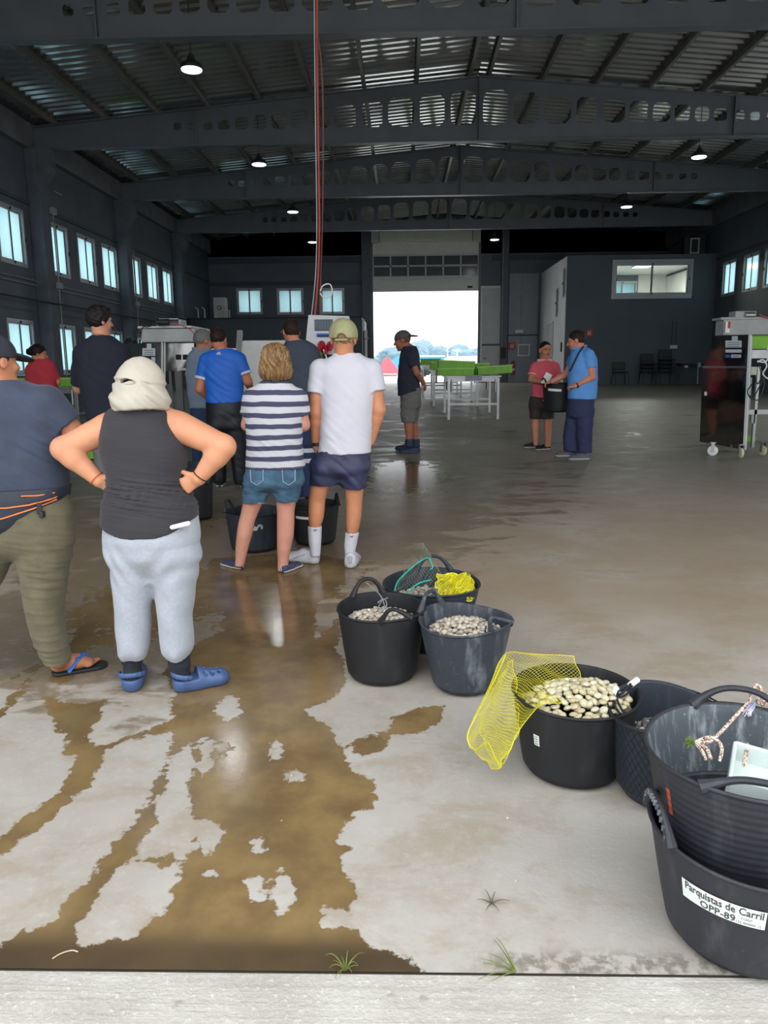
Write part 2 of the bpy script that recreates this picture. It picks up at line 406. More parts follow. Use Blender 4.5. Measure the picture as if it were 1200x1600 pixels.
def wall_boxes(mb, axis, p0, p1, us, u1, z0, z1, holes):
    """solid wall with rectangular openings; axis 'X': wall in the yz plane, u = y; axis 'Y': u = x"""
    cu = sorted({us, u1, *[v for h in holes for v in h[:2]]}); cz = sorted({z0, z1, *[v for h in holes for v in h[2:]]})
    for a, b_ in zip(cu, cu[1:]):
        run = None
        for c, d in list(zip(cz, cz[1:]))+[(None, None)]:
            solid = c is not None and not any(h[0] <= (a+b_)/2 <= h[1] and h[2] <= (c+d)/2 <= h[3] for h in holes)
            if solid: run = (run[0], d) if run else (c, d)
            elif run:
                if axis == 'X': mb.bx(p0, p1, a, b_, run[0], run[1])
                else: mb.bx(a, b_, p0, p1, run[0], run[1])
                run = None
    return mb
WN = [0]
def window(axis, pos, inward, u0, u1, z0, z1, pane=M_PANE, frame=M_ALU, split=.5, slide=.06):
    """a two-leaf sliding window; inward = +1/-1 towards the hall along the wall's normal"""
    WN[0] += 1
    root = bpy.data.objects.new('window_%d' % WN[0], None); COL.objects.link(root); struct(root)
    um = (u0+u1)/2
    root.location = (pos, um, z0) if axis == 'X' else (um, pos, z0)
    h = z1-z0; W = u1-u0; t = .055
    def bar(mb, a, b_, c, d, e, f):     # a..b along u, c..d along z, e..f along inward
        e, f = sorted((e*inward, f*inward))
        if axis == 'X': mb.bx(e, f, a, b_, c, d)
        else: mb.bx(a, b_, e, f, c, d)
    fr = MB()
    bar(fr, -W/2, -W/2+t, 0, h, -.06, .035); bar(fr, W/2-t, W/2, 0, h, -.06, .035)
    bar(fr, -W/2+t, W/2-t, 0, t+.015, -.06, .035); bar(fr, -W/2+t, W/2-t, h-t-.015, h, -.06, .035)
    fr.build('window_frame', frame, root)
    us = [(-W/2+t, um*0+W*(split-.5)+.03, .0), (W*(split-.5)-.03, W/2-t, -.03)]
    for k, (a, b_, dd) in enumerate(us):
        sa = MB(); s = .035; z_0, z_1 = t+.016, h-t-.016
        bar(sa, a, a+s, z_0, z_1, dd-.012, dd+.012); bar(sa, b_-s, b_, z_0, z_1, dd-.012, dd+.012)
        bar(sa, a+s, b_-s, z_0, z_0+s, dd-.012, dd+.012); bar(sa, a+s, b_-s, z_1-s, z_1, dd-.012, dd+.012)
        so = sa.build('sash', frame, root)
        ga = MB(); bar(ga, b_-s-.012, b_-s, z_0+s, z_1-s, dd-.008, dd+.014); bar(ga, a+s, a+s+.010, z_0+s, z_1-s, dd-.008, dd+.014)
        ga.build('gasket', M_GASK, so)
        pm = MB(); bar(pm, a+s*.8, b_-s*.8, z_0+s*.8, z_1-s*.8, dd-.003, dd+.003); pm.build('pane', pane, so)
    la = MB(); bar(la, -.02, .03, h*.0+t*.6, t*1.5, .02, .05); bar(la, -.02, .03, h-t*1.5, h-t*.6, .02, .05); bar(la, W/2-.04, W/2-.015, h*.45, h*.53, .035, .06)
    la.build('latch', M_GASK, root)
    return root
TH = .25
ZT = 7.75
def roof_z(x): return 7.80-.087*abs(x-XRIDGE)
# left wall
LW = [(10.4,11.58),(14.4,15.58),(16.15,17.33),(18.36,19.54),(20.08,21.26),(21.68,22.86),(23.72,24.89),(25.44,26.62),(27.08,28.26)]  # nearest two windows are out of view, added for daylight
LZ = [(1.50, 2.69), (3.80, 5.01)]
holes = [(a, b, c, d) for a, b in LW for c, d in LZ]
mb = wall_boxes(MB(), 'X', XL-TH, XL, Y0-.4, YB+.7, -.4, roof_z(XL)-.02, holes)
struct(mb.build('wall_left', M_WALL))
for a, b in LW:
    for c, d in LZ: window('X', XL-.03, 1, a+.004, b-.004, c+.004, d-.004)
# right wall
RW = [(18.4, 19.6), (20., 21.2), (21.8, 23.), (23.55, 24.7), (25.05, 26.17), (26.72, 27.82)]
mb = wall_boxes(MB(), 'X', XR, XR+TH, Y0-.4, YB+.7, -.4, roof_z(XR)-.02, [(a, b, 3.85, 5.02) for a, b in RW]+[(ADDED_BAY[0], ADDED_BAY[1], -1, ADDED_BAY[2])]+[(29.2, 31.2, 3.9, 5.0)])
struct(mb.build('wall_right', M_WALL))
for a, b in RW: window('X', XR+.03, -1, a+.004, b-.004, 3.854, 5.016)
window('X', XR+.03, -1, 29.204, 31.196, 3.904, 4.996)
# back wall with the loading door, the small windows and the office's window
def gable(mb, y0, y1, x0, x1, zb):
    T = Matrix(((1,0,0,0),(0,0,1,y0),(0,1,0,0),(0,0,0,1)))
    pts = [(x0, zb), (x1, zb), (x1, roof_z(x1)-.02)]
    if x0 < XRIDGE < x1: pts.append((XRIDGE, roof_z(XRIDGE)-.02))
    pts.append((x0, roof_z(x0)-.02))
    return mb.prism(pts, T, y1-y0)
FWN = [(-7.05, -5.93, 3.84, 4.93), (-5.32, -4.18, 3.82, 4.91), (-3.48, -2.44, 3.81, 4.89)]
OWB = (8.6, 9.85, 4.1, 5.02)
zs = 6.2
mb = wall_boxes(MB(), 'Y', YB, YB+.5, XL, XR, -.2, zs, FWN+[OWB, (DOOR[0], DOOR[1], ZF-2, 9)])
gable(mb, YB, YB+.5, XL, DOOR[0], zs); gable(mb, YB, YB+.5, DOOR[1], XR, zs)
T = Matrix(((1,0,0,0),(0,0,1,YB),(0,1,0,0),(0,0,0,1))); mb.prism([(DOOR[0], 7.12), (DOOR[1], 7.12), (DOOR[1], roof_z(DOOR[1])-.02), (XRIDGE, roof_z(XRIDGE)-.02), (DOOR[0], roof_z(DOOR[0])-.02)], T, .5)
struct(mb.build('wall_back', mat('back_wall_slate_paint', '5b646e', .6, var=.08, vscale=1.)))
for h in FWN: window('Y', YB+.03, -1, h[0]+.004, h[1]-.004, h[2]+.004, h[3]-.004)
window('Y', YB+.03, -1, OWB[0]+.004, OWB[1]-.004, OWB[2]+.004, OWB[3]-.004)
# front wall, behind and beside the viewer, with the doorway widened for daylight
mb = wall_boxes(MB(), 'Y', Y0-.4, Y0-.02, XL, XR, -.4, 6.2, [(FRONT[0], FRONT[1], -1, FRONT[2])])
gable(mb, Y0-.4, Y0-.02, XL, XR, 6.2)
struct(mb.build('wall_front', M_WALL))
# steel bands on the back wall
for k, (zz, hh) in enumerate(((5.02, .16), (5.92, .22))):
    struct(MB().bx(XL+.02, DOOR[0]-.42, YB-.07, YB-.004, zz, zz+hh).build('trim_%d' % (k+1), M_WALLD))
struct(MB().bx(DOOR[1]+.5, XR-.02, YB-.07, YB-.004, 5.92, 6.14).build('trim_3', M_WALLD))
# cornice beam along each eave, a string course over the windows, a skirting of bare concrete
for sgn, X, nm in ((1, XL, 'left'), (-1, XR, 'right')):
    a, b = sorted((X, X+sgn*.16)); struct(MB().bx(a+.002, b, Y0, YB-.08, 6.33, roof_z(X)-.08, .01).build('cornice_%s' % nm, mat('bare_concrete_beam', '61656a', .8, var=.2, vscale=2)))
    a, b = sorted((X, X+sgn*.05)); struct(MB().bx(a+.002, b, Y0, YB-.08, 5.16, 5.24).build('trim_%s' % nm, M_WALLD))
# concrete columns with corbels
BEAMS = [6.9, 12.25, 17.79, 23.08, 28.6]
for k, y in enumerate(BEAMS):
    for sgn, X, nm in ((1, XL, 'left'), (-1, XR, 'right')):
        if y < 7: continue
        if nm == 'right' and (y > 28.4 or 10 < y < 18): continue
        mb = MB(); a, b = sorted((X+sgn*.003, X+sgn*.30)); mb.bx(a, b, y-.2, y+.2, fz(y)-.05, 6.36, .012)
        T = Matrix(((sgn,0,0,X),(0,0,1,y-.2),(0,1,0,0),(0,0,0,1))); mb.prism([(.28, 5.62), (.28, 6.355), (.52, 6.355), (.52, 5.98), (.46, 5.84)], T, .4)
        struct(mb.build('column_%s_%d' % (nm, k+1), mat('painted_concrete_column', '545b63', .7, var=.15, vscale=2.5)))

# roof: corrugated sheet, purlins, castellated gable beams
def roof_sheet(x0, x1):
    p, amp = .25, .042
    prof = []; y = Y0-.4
    while y < YB+.7:
        prof += [(y, 0), (y+.09, 0), (y+.125, amp), (y+.215, amp)]; y += p
    n = 7; X = np.linspace(x0, x1, n); V = []; Fc = []
    for x in X:
        for (yy, zz) in prof: V.append((x, yy, roof_z(x)+zz))
    m_ = len(prof)
    for i in range(n-1):
        for j in range(m_-1): Fc.append((i*m_+j, i*m_+j+1, (i+1)*m_+j+1, (i+1)*m_+j))
    me = bpy.data.meshes.new('ceiling'); me.from_pydata(V, [], Fc); return me
M_ROOF = mat('galvanised_roof_sheet', 'adb0b1', .17, .8, var=.12, vscale=.8)
for nm, a, b in (('left', XL-TH, XRIDGE), ('right', XRIDGE, XR+TH)): struct(link_mesh('ceiling_%s' % nm, roof_sheet(a, b), M_ROOF, smooth=False))
struct(MB().bx(XL-TH, XR+TH, Y0-.4, YB+.7, 8.05, 8.12).build('roof_cover', mat('roof_membrane', '77797a', .8)))
off = [.2+1.13*k for k in range(10)]
for k, x in enumerate(sorted([XRIDGE+o for o in off if XRIDGE+o < XR-.1]+[XRIDGE-o for o in off if XRIDGE-o > XL+.1])):
    z = roof_z(x); mb = MB()
    mb.bx(x-.035, x+.035, Y0-.02, YB-.004, z-.155, z-.145); mb.bx(x-.006, x+.006, Y0-.02, YB-.004, z-.145, z-.012); mb.bx(x-.035, x+.035, Y0-.02, YB-.004, z-.012, z-.002)
    struct(mb.build('purlin_%d' % (k+1), M_PURL))
HALF = [(.08,.61),(.74,1.27),(1.39,1.95),(2.07,2.5),(2.65,3.1),(3.2,3.58),(3.69,4.06),(4.15,4.47),(4.58,4.88),(4.98,5.26),(5.38,5.63),(5.75,5.95),(6.1,6.3),(6.43,6.6)]
ZB = 6.345
def beam(y, k):
    mb = MB()
    def top(x): return roof_z(x)-.165
    xl, xr = XL+.17, XR-.17
    holes = sorted([(XRIDGE+a, XRIDGE+b) for a, b in HALF]+[(XRIDGE-b, XRIDGE-a) for a, b in HALF])
    t = .012
    def q2(pts):
        f = [mb.bm.verts.new((x, y-t/2, z)) for x, z in pts]; g = [mb.bm.verts.new((x, y+t/2, z)) for x, z in pts]
        mb.bm.faces.new(f); mb.bm.faces.new(g[::-1])
        return f, g
    def side(a, b):   # reveal between two (x,z) points
        mb.bm.faces.new([mb.bm.verts.new(v) for v in ((a[0], y-t/2, a[1]), (b[0], y-t/2, b[1]), (b[0], y+t/2, b[1]), (a[0], y+t/2, a[1]))])
    zf = ZB+.02
    prev = xl
    for (a, b) in holes:
        q2([(prev, zf), (a, zf), (a, top(a)), (prev, top(prev))])
        xm = (a+b)/2; z0 = ZB+.34; z1 = top(xm)-.23-.025*max(0, abs(xm-XRIDGE)-4)
        z1 = max(z1, z0+.16); c = min((b-a), (z1-z0))*.20
        O = [(a, z0+c), (a+c, z0), (b-c, z0), (b, z0+c), (b, z1-c), (b-c, z1), (a+c, z1), (a, z1-c)]
        q2([(a, zf), (b, zf), O[3], O[2], O[1], O[0]])
        tp = [(a, top(a))]+([(XRIDGE, top(XRIDGE))] if a < XRIDGE < b else [])+[(b, top(b))]
        q2([O[7], O[6], O[5], O[4]]+tp[::-1])
        for i in range(8): side(O[i], O[(i+1) % 8])
        prev = b
        if abs(b-(XRIDGE-.08)) < 1e-6:
            q2([(prev, zf), (XRIDGE, zf), (XRIDGE, top(XRIDGE)), (prev, top(prev))]); prev = XRIDGE
    q2([(prev, zf), (xr, zf), (xr, top(xr)), (prev, top(prev))])
    mb.bx(xl, xr, y-.10, y+.10, ZB, ZB+.02)
    for a, b in ((xl, XRIDGE), (XRIDGE, xr)):
        T = Matrix(((1,0,0,0),(0,0,1,y-.10),(0,1,0,0),(0,0,0,1)))
        mb.prism([(a, top(a)-.018), (b, top(b)-.018), (b, top(b)), (a, top(a))], T, .2)
    for xx in (XRIDGE, XRIDGE-6.1, XRIDGE+5.4):       # splice plates
        mb.bx(xx-.012, xx+.012, y-.09, y+.09, zf, top(xx)-.02)
    struct(mb.build('beam_%d' % (k+1), M_STEEL))
for k, y in enumerate(BEAMS[1:]): beam(y, k)
# ------------------------------------------------------------------ far loading door, office, cold room, outside
def empty_struct(name, loc):
    o = bpy.data.objects.new(name, None); COL.objects.link(o); o.location = loc; return struct(o)
D = empty_struct('door_1', ((DOOR[0]+DOOR[1])/2, YB, ZF))
dw = (DOOR[1]-DOOR[0])/2; yd = -.06
def drel(mb, x0, x1, z0, z1, y0, y1): return mb.bx(x0, x1, y0, y1, z0-ZF, z1-ZF)
zb, z1, z2, z3, z4 = 4.70, 5.26, 5.72, 6.20, 7.10
M_DOORP = mat('pale_door_panel', 'd8d8d2', .5, var=.04)
mb = MB(); drel(mb, -dw, dw, zb, z1, yd-.02, yd+.02); mb.build('bottom_panel', M_DOORP, D)
mb = MB(); drel(mb, -dw, dw, z3, z4+.02, yd-.02, yd+.02); mb.build('top_panel', M_DOORP, D)
fr = MB(); n = 6; cw = 2*dw/n
for zz in (z1, (z1+z3)/2-.03, z3-.07): drel(fr, -dw, dw, zz, zz+.07, yd-.03, yd+.03)
for i in range(n+1): xx = -dw+.06+(2*dw-.12)*i/n; drel(fr, xx-.03, xx+.03, z1+.07, z3-.07, yd-.03, yd+.03)
fr.build('glazed_frame', M_ALU, D)
M_DPANE = mat('smoked_acrylic_pane', '4a4f55', .18, var=.05)
for r_ in range(2):
    for i in range(n):
        a = -dw+.09+(2*dw-.12)*i/n; b = -dw+.03+(2*dw-.12)*(i+1)/n
        c, d = (z1+.07, (z1+z3)/2-.03) if r_ == 0 else ((z1+z3)/2+.04, z3-.07)
        mb = MB(); drel(mb, a, b, c, d, yd-.008, yd+.008); mb.build('pane', M_DPANE, D)
mb = MB(); drel(mb, -dw+.35, dw-.35, z4-.42, z4-.02, yd-.26, yd-.05); mb.build('shaft_housing', mat('cream_housing', 'e2dfd2', .5, var=.03), D)
for s_ in (-1, 1):
    mb = MB(); drel(mb, s_*dw-.32 if s_ > 0 else s_*dw, s_*dw if s_ > 0 else s_*dw+.32, z4-.46, z4, yd-.28, yd-.02); mb.build('spring_box', M_WHITE, D)
    mb = MB(); drel(mb, s_*dw-.05, s_*dw+.05, ZF+.01, z4-.46, yd-.05, yd+.03); mb.build('door_rail', M_STEEL, D)
mb = MB(); drel(mb, -dw+.3, dw-.3, z1-.10, z1-.05, yd-.035, yd-.02); mb.build('grab_rail', M_ALU, D)
mb = MB(); drel(mb, dw-.5, dw-.3, zb+.12, zb+.2, yd-.04, yd-.02); mb.build('handle', M_GASK, D)
# columns either side of the door
struct(MB().bx(DOOR[0]-.42, DOOR[0]-.06, YB-.22, YB-.003, ZF-.02, roof_z(DOOR[0])-.1, .01).build('pillar_left', mat('door_post_steel', '4f565e', .5, var=.06)))
struct(MB().bx(DOOR[1]+.9, DOOR[1]+1.2, YB-.2, YB-.003, ZF-.02, roof_z(4.4)-.1, .01).build('pillar_right', mat('door_post_steel', '4f565e', .5, var=.06)))
# pedestrian door beside it
P = empty_struct('door_2', (3.83, YB, ZF)); mb = MB()
mb.bx(-.53, .53, -.06, -.004, 3.9, 4.0); mb.bx(-.53, -.45, -.06, -.004, 0, 3.9); mb.bx(.40, .53, -.06, -.004, 0, 3.9); mb.build('door_frame', M_ALU, P)
mb = MB(); mb.bx(-.45, .40, -.045, -.005, 1.62, 3.9); mb.build('upper_panel', M_LGREY, P)
mb = MB(); mb.bx(-.45, .40, -.05, -.005, .02, 1.54); mb.bx(-.30, .26, -.058, -.05, .2, 1.4); mb.build('door_leaf', M_LGREY, P)
mb = MB(); mb.cyl((-.38, -.05, 1.02), (-.38, -.11, 1.02), .012, 8); mb.cyl((-.38, -.11, 1.02), (-.25, -.11, 1.02), .012, 8); mb.build('door_handle', M_GASK, P)
# lighter lower wall to the right of it
struct(MB().bx(4.50, 5.72, YB-.05, YB-.003, ZF-.02, 5.38).build('wall_dado', mat('mid_grey_dado', '868b92', .55, var=.05)))

# office built into the right-hand far corner
OX, OY, OZ = 5.83, 28.35, 5.38
M_OFF = mat('office_dark_grey_paint', '4b565e', .6, var=.07, vscale=.8); M_OFFW = mat('office_pale_grey_side', 'cfd0cf', .6, var=.07, vscale=1.)
WO = (7.47, 10.15, 3.98, 5.12)
mb = wall_boxes(MB(), 'Y', OY, OY+.12, OX, XR-.004, ZF-.06, OZ, [WO]); struct(mb.build('wall_office_front', M_OFF))
mb = wall_boxes(MB(), 'X', OX, OX+.12, OY+.121, YB-.055, ZF-.06, OZ, [(29.75, 30.25, 3.38, 4.45), (28.55, 29.05, 3.98, 5.04)]); struct(mb.build('wall_office_side', M_OFFW))
struct(MB().bx(OX+.121, XR-.004, OY+.121, YB-.004, OZ-.12, OZ).build('ceiling_office', M_WHITE))
struct(MB().bx(OX+.121, XR-.004, OY+.121, YB-.004, 3.25, 3.4).build('floor_office', M_LGREY))
struct(MB().bx(OX+.122, XR-.004, YB-.03, YB-.004, 3.401, 4.08).build('wall_office_back', M_WHITE))
struct(MB().bx(OX+.122, 8.58, YB-.03, YB-.004, 4.081, OZ-.121).build('wall_office_inner', M_WHITE))
struct(MB().bx(9.87, XR-.004, YB-.03, YB-.004, 4.081, OZ-.121).build('wall_office_corner', M_WHITE))
struct(MB().bx(XR-.03, XR-.004, 31.25, YB-.04, 3.401, OZ-.121).build('wall_office_east', M_WHITE))
struct(MB().bx(XR-.03, XR-.004, OY+.13, 29.15, 3.401, OZ-.121).build('wall_office_east_end', M_WHITE))
W = window('Y', OY+.02, -1, WO[0]+.004, WO[1]-.004, WO[2]+.004, WO[3]-.004, pane=M_GLASS)
mb = MB()
for a, b, c, d in ((WO[0]-.07, WO[1]+.07, WO[2]-.10, WO[2]), (WO[0]-.07, WO[1]+.07, WO[3], WO[3]+.09), (WO[0]-.07, WO[0], WO[2], WO[3]), (WO[1], WO[1]+.07, WO[2], WO[3])): mb.bx(a, b, OY-.03, OY-.003, c, d)
struct(mb.build('trim_office_window', M_ALU))
for (a, b, c, d) in ((29.75, 30.25, 3.38, 4.45), (28.55, 29.05, 3.98, 5.04)): window('X', OX+.03, -1, a+.004, b-.004, c+.004, d-.004, pane=M_GLASS, split=.5)
D3 = empty_struct('door_3', (OX, 31.2, ZF)); mb = MB(); mb.bx(-.03, -.003, -.55, .55, 0, 2.3); mb.build('door_leaf', M_LGREY, D3)
mb = MB(); mb.bx(-.05, -.003, -.62, -.55, 0, 2.37); mb.bx(-.05, -.003, .55, .62, 0, 2.37); mb.bx(-.05, -.003, -.55, .55, 2.3, 2.37); mb.build('door_frame', M_WHITE, D3)
mb = MB(); mb.cyl((-.06, -.45, 1.0), (-.06, -.3, 1.0), .014, 8); mb.cyl((-.06, -.45, 1.0), (-.003, -.45, 1.0), .014, 8); mb.build('door_handle', M_GASK, D3)
LP = thing('ceiling_light', 'lit square panel light on the ceiling inside the office window', 'light', (9.1, 30.6, OZ-.125))
mb = MB(); mb.bx(-.32, .32, -.32, .32, -.025, 0); mb.build('light_frame', M_WHITE, LP)
mb = MB(); mb.bx(-.29, .29, -.29, .29, -.03, -.025); mb.build('diffuser', emit('office_light', 'fff4dc', 5.), LP)
l = bpy.data.lights.new('office_glow', 'AREA'); l.size = .56; l.energy = 170; l.color = (1, .95, .85); o = bpy.data.objects.new('office_glow', l); COL.objects.link(o); o.location = (9.1, 30.6, OZ-.17)

# dark insulated cold room along the far left
CX0, CX1, CY, CZ = XL+.004, -1.50, 29.4, 3.40
M_COLD = mat('slate_cold_room_panel', '303842', .5, var=.06, vscale=1.)
t_ = thing('cold_room', 'dark slate cold room block under the three far windows', 'cold room', ((CX0+CX1)/2, CY, ZF))
mb = MB(); mb.bx(CX0-(CX0+CX1)/2+.02, CX1-(CX0+CX1)/2, 0, YB-.1-CY, 0, CZ-ZF); mb.build('panel_body', M_COLD, t_)
mb = MB(); mb.bx(CX0-(CX0+CX1)/2+.02, CX1-(CX0+CX1)/2+.02, -.03, .05, CZ-ZF, CZ-ZF+.06); mb.build('top_rail', M_GASK, t_)
mb = MB(); x1 = CX1-(CX0+CX1)/2
T = Matrix(((0,0,1,x1+.002),(1,0,0,-.02),(0,1,0,0),(0,0,0,1)))
mb.bx(x1+.003, x1+.10, -.03, .12, 0, CZ-ZF-.05, .02); mb.bx(x1+.003, x1+.18, -.03, .10, 0, CZ-ZF-.45, .03); mb.build('door_edge', M_WHITE, t_)
mb = MB(); mb.cyl((x1+.10, -.04, 1.75), (x1+.24, -.04, 1.75), .03, 10); mb.build('latch', M_ALU, t_)
for k, (lx) in enumerate((-7.65, -7.4)):    # pipe stubs standing on the wall by the corner
    o = MB().tube([(0,0,0), (0,0,.32), (-.1,0,.4)], .03, 8).build('pipe_stub', M_LGREY, None, True, (lx, CY+.1, CZ+.06)); tag(o, ['short bent pipe stub on the cold room roof, nearer the left wall', 'short bent pipe stub on the cold room roof, nearer the white boiler'][k], 'pipe')
t_ = thing('water_heater', 'pale grey water heater cabinet standing on the cold room by the left far window', 'water heater', (-6.95, 30.1, CZ+.003))
mb = MB(); mb.bx(-.21, .26, -.2, .2, 0, .84, .02); mb.build('cabinet', M_LGREY, t_)
mb = MB(); mb.bx(-.03, .24, -.215, -.2, .03, .52); mb.build('front_panel', mat('heater_panel', 'aaa79c', .5), t_)
mb = MB(); mb.tube([(.02+.08*math.cos(a), -.22, .46+.07*math.sin(a)) for a in np.linspace(0, 6.2, 12)], .012, 6, closed=True); mb.build('gauge', M_GASK, t_)
mb = MB(); mb.cyl((.26, -.05, .35), (.36, -.05, .35), .03, 8); mb.cyl((.36, -.05, 0), (.36, -.05, .38), .025, 8); mb.build('pipe', M_LGREY, t_)

# hanging high-bay lamps
M_LAMP = emit('led_high_bay', 'f2f8ff', 4.)
def lamp(x, y, label):
    zt = roof_z(x)-.17; t = thing('high_bay_lamp', label, 'lamp', (x, y, 6.03), 0, 'high bay lamps under the roof')
    mb = MB(); mb.lathe([(.05, .16), (.07, .1), (.15, .05), (.17, 0), (.165, -.02)], n=20); mb.build('housing', M_GASK, t, True)
    mb = MB(); mb.lathe([(.155, -.021), (.15, -.035), (.0, -.04)], n=20); mb.build('lens', M_LAMP, t, True)
    mb = MB(); mb.cyl((0,0,.16), (0,0,zt-6.03), .008, 6); mb.lathe([(.03,.16),(.03,.2),(.0,.22)], n=8); mb.build('suspension_cable', M_GASK, t)
    li = bpy.data.lights.new('lamp_light', 'AREA'); li.shape = 'DISK'; li.size = .30; li.energy = 15; li.color = (.95,.98,1)
    lo = bpy.data.objects.new('lamp_light', li); COL.objects.link(lo); lo.parent = t; lo.location = (0,0,-.045)
for (x, y, s_) in ((-3.13, 12.45, 'lit round high-bay lamp, nearest and biggest of the left row'), (-3.13, 17.95, 'lit round high-bay lamp hanging under the second visible beam, left'), (-3.13, 23.25, 'lit round high-bay lamp hanging under the third visible beam, left'), (-3.2, 28.75, 'small lit high-bay lamp in front of the dark wall above the windows'),
                   (3.3, 28.75, 'small lit high-bay lamp beside the white door spring housing'), (6.40, 23.25, 'lit round high-bay lamp hanging under the third visible beam, right'), (6.45, 17.95, 'lit round high-bay lamp hanging under the second visible beam, right')): lamp(x, y, s_)

# conduits on the left wall
M_COND = mat('grey_pvc_conduit', '8b8f90', .5); M_CONDD = mat('dark_conduit', '23272b', .5)
def conduit(name, pts, r, m, label, n=6): return tag(MB().tube(pts, r, n).build(name, m, None, True), label, 'conduit')
xw = XL+.035
conduit('conduit', [(xw, 11, 3.56), (xw, 28.3, 3.56)], .014, M_COND, 'thin grey conduit just under the upper left windows, upper of two')
conduit('conduit', [(xw, 11, 3.46), (xw, 28.3, 3.46)], .014, M_COND, 'thin grey conduit under the upper left windows, lower of two')
conduit('conduit', [(XL+.33, 11, 3.09), (XL+.33, 28.3, 3.09)], .022, M_CONDD, 'black cable run along the left wall above the lower windows')
conduit('conduit', [(XL+.33, 18.05, 5.12), (XL+.33, 18.05, 1.2)], .014, M_COND, 'vertical grey conduit on the nearest left column')
conduit('conduit', [(XL+.33, 23.32, 5.05), (XL+.33, 23.32, 1.2)], .014, M_COND, 'vertical grey conduit on the middle left column')
for y, z, lb in ((18.05, 5.12, 'grey junction box on the left column at the window tops'), (18.05, 3.5, 'small grey junction box on the left column below the windows'), (23.32, 3.5, 'small grey junction box on the middle left column')):
    o = MB().bx(-.03, .06, -.10, .10, -.07, .07, .01).build('junction_box', M_COND, None, False, (XL+.33, y, z)); tag(o, lb, 'box')
o = MB().bx(-.02, .02, -.22, .22, -.02, .02).build('strip_bracket', M_COND, None, False, (XL+.03, 19.1, 5.72)); tag(o, 'short pale strip fixed high on the left wall', 'bracket')

# fittings on the back wall, right of the loading door
yw = YB-.06
for x, lb in ((4.20, 'tall steel conduit on the post beside the pedestrian door'), (5.02, 'thin vertical conduit above the white vent grille')):
    conduit('conduit', [(x, yw-.16 if x < 4.5 else yw, 2.3), (x, yw-.16 if x < 4.5 else yw, 7.2 if x < 4.5 else 5.4)], .025, M_COND, lb)
conduit('conduit', [(4.25, yw-.02, 2.86), (5.75, yw-.02, 2.86)], .02, M_CONDD, 'horizontal dark conduit above the red fire sign')
t_ = thing('vent_grille', 'white square louvred vent low on the grey back wall', 'vent', (5.16, yw, 2.24)); mb = MB()
for a, b, c, d in ((-.26,.26,-.25,-.2),(-.26,.26,.2,.25),(-.26,-.21,-.2,.2),(.21,.26,-.2,.2)): mb.bx(a, b, -.03, 0, c, d)
mb.build('grille_frame', M_WHITE, t_); mb = MB()
for k in range(7): mb.box((0, -.012, -.17+k*.057), (.42, .012, .035), Matrix.Rotation(.6, 3, 'X'))
mb.build('louvre', M_LGREY, t_)
M_RED = mat('sign_red', 'b3242a', .5, var=.03)
def fire_sign(x, y, z, s, label, rz=0):
    t = thing('fire_sign', label, 'sign', (x, y, z), rz); mb = MB(); mb.bx(-s/2, s/2, -.012, 0, -s/2, s/2); mb.build('sign_plate', M_RED, t)
    mb = MB()
    for dx in (-.14, .14):
        mb.bx((dx-.07)*s, (dx+.07)*s, -.016, -.0125, -.32*s, .2*s); mb.bx((dx-.03)*s, (dx+.03)*s, -.016, -.0125, .2*s, .34*s)
    mb.build('symbol', M_WHITE, t)
fire_sign(4.66, yw, 2.42, .30, 'red and white fire sign above the extinguisher on the back wall')
fire_sign(6.68, OY-.004, 2.72, .25, 'red and white fire sign on the dark office wall')
o = MB().bx(-.17, .17, -.03, 0, -.06, .06, .01).build('emergency_light', M_WHITE, None, False, (4.95, yw, 3.02)); tag(o, 'small white emergency light above the fire sign', 'light')
o = MB().bx(-.1, .1, -.09, 0, -.22, .22, .015).build('door_control', M_GASK, None, False, (4.28, YB-.21, 2.13)); tag(o, 'black door control box on the post', 'control box')
t_ = thing('fire_extinguisher', 'red fire extinguisher on the grey back wall', 'fire extinguisher', (4.72, yw-.1, 1.22)); mb = MB()
mb.lathe([(.0,0),(.075,.0),(.08,.03),(.08,.42),(.06,.48),(.025,.5),(.025,.54)], n=16); mb.build('cylinder', M_RED, t_, True)
mb = MB(); mb.lathe([(.0815,.16),(.0815,.26)], n=16); mb.build('label_band', M_WHITE, t_, True)
mb = MB(); mb.bx(-.03,.07,-.02,.02,.54,.57); mb.tube([(0,0,.55),(-.09,0,.5),(-.1,0,.25)], .012, 6); mb.build('valve_and_hose', M_GASK, t_)
o = MB().bx(-.13, .13, -.03, 0, -.06, .06, .008).build('socket_plate', M_WHITE, None, False, (9.7, OY-.002, 2.2)); tag(o, 'white socket plate on the dark office wall above the chairs', 'socket')
for x, lb in ((9.62, 'thin conduit rising from the office wall socket, left of two'), (9.76, 'thin conduit rising from the office wall socket, right of two')): conduit('conduit', [(x, OY-.02, 2.27), (x, OY-.02, 3.1)], .012, M_CONDD, lb)
o = MB().bx(-.06, .06, -.04, 0, -.17, .17, .01).build('intercom', M_GASK, None, False, (OX-.003, 28.9, 2.25)); o.rotation_euler.z = -math.pi/2; tag(o, 'black intercom on the pale side of the office', 'intercom')
t_ = thing('condenser_unit', 'dark air conditioning unit with white frame on the office roof', 'air conditioner', (10.3, OY+.5, OZ+.003)); mb = MB(); mb.bx(-.32, .42, -.2, .2, 0, .62, .02); mb.build('casing', M_GASK, t_); mb = MB()
for a, b, c, d in ((-.12,.20,.05,.09),(-.12,.20,.53,.57),(-.12,-.08,.09,.53),(.16,.20,.09,.53)): mb.bx(a, b, -.215, -.2, c, d)
mb.build('fan_guard', M_LGREY, t_)
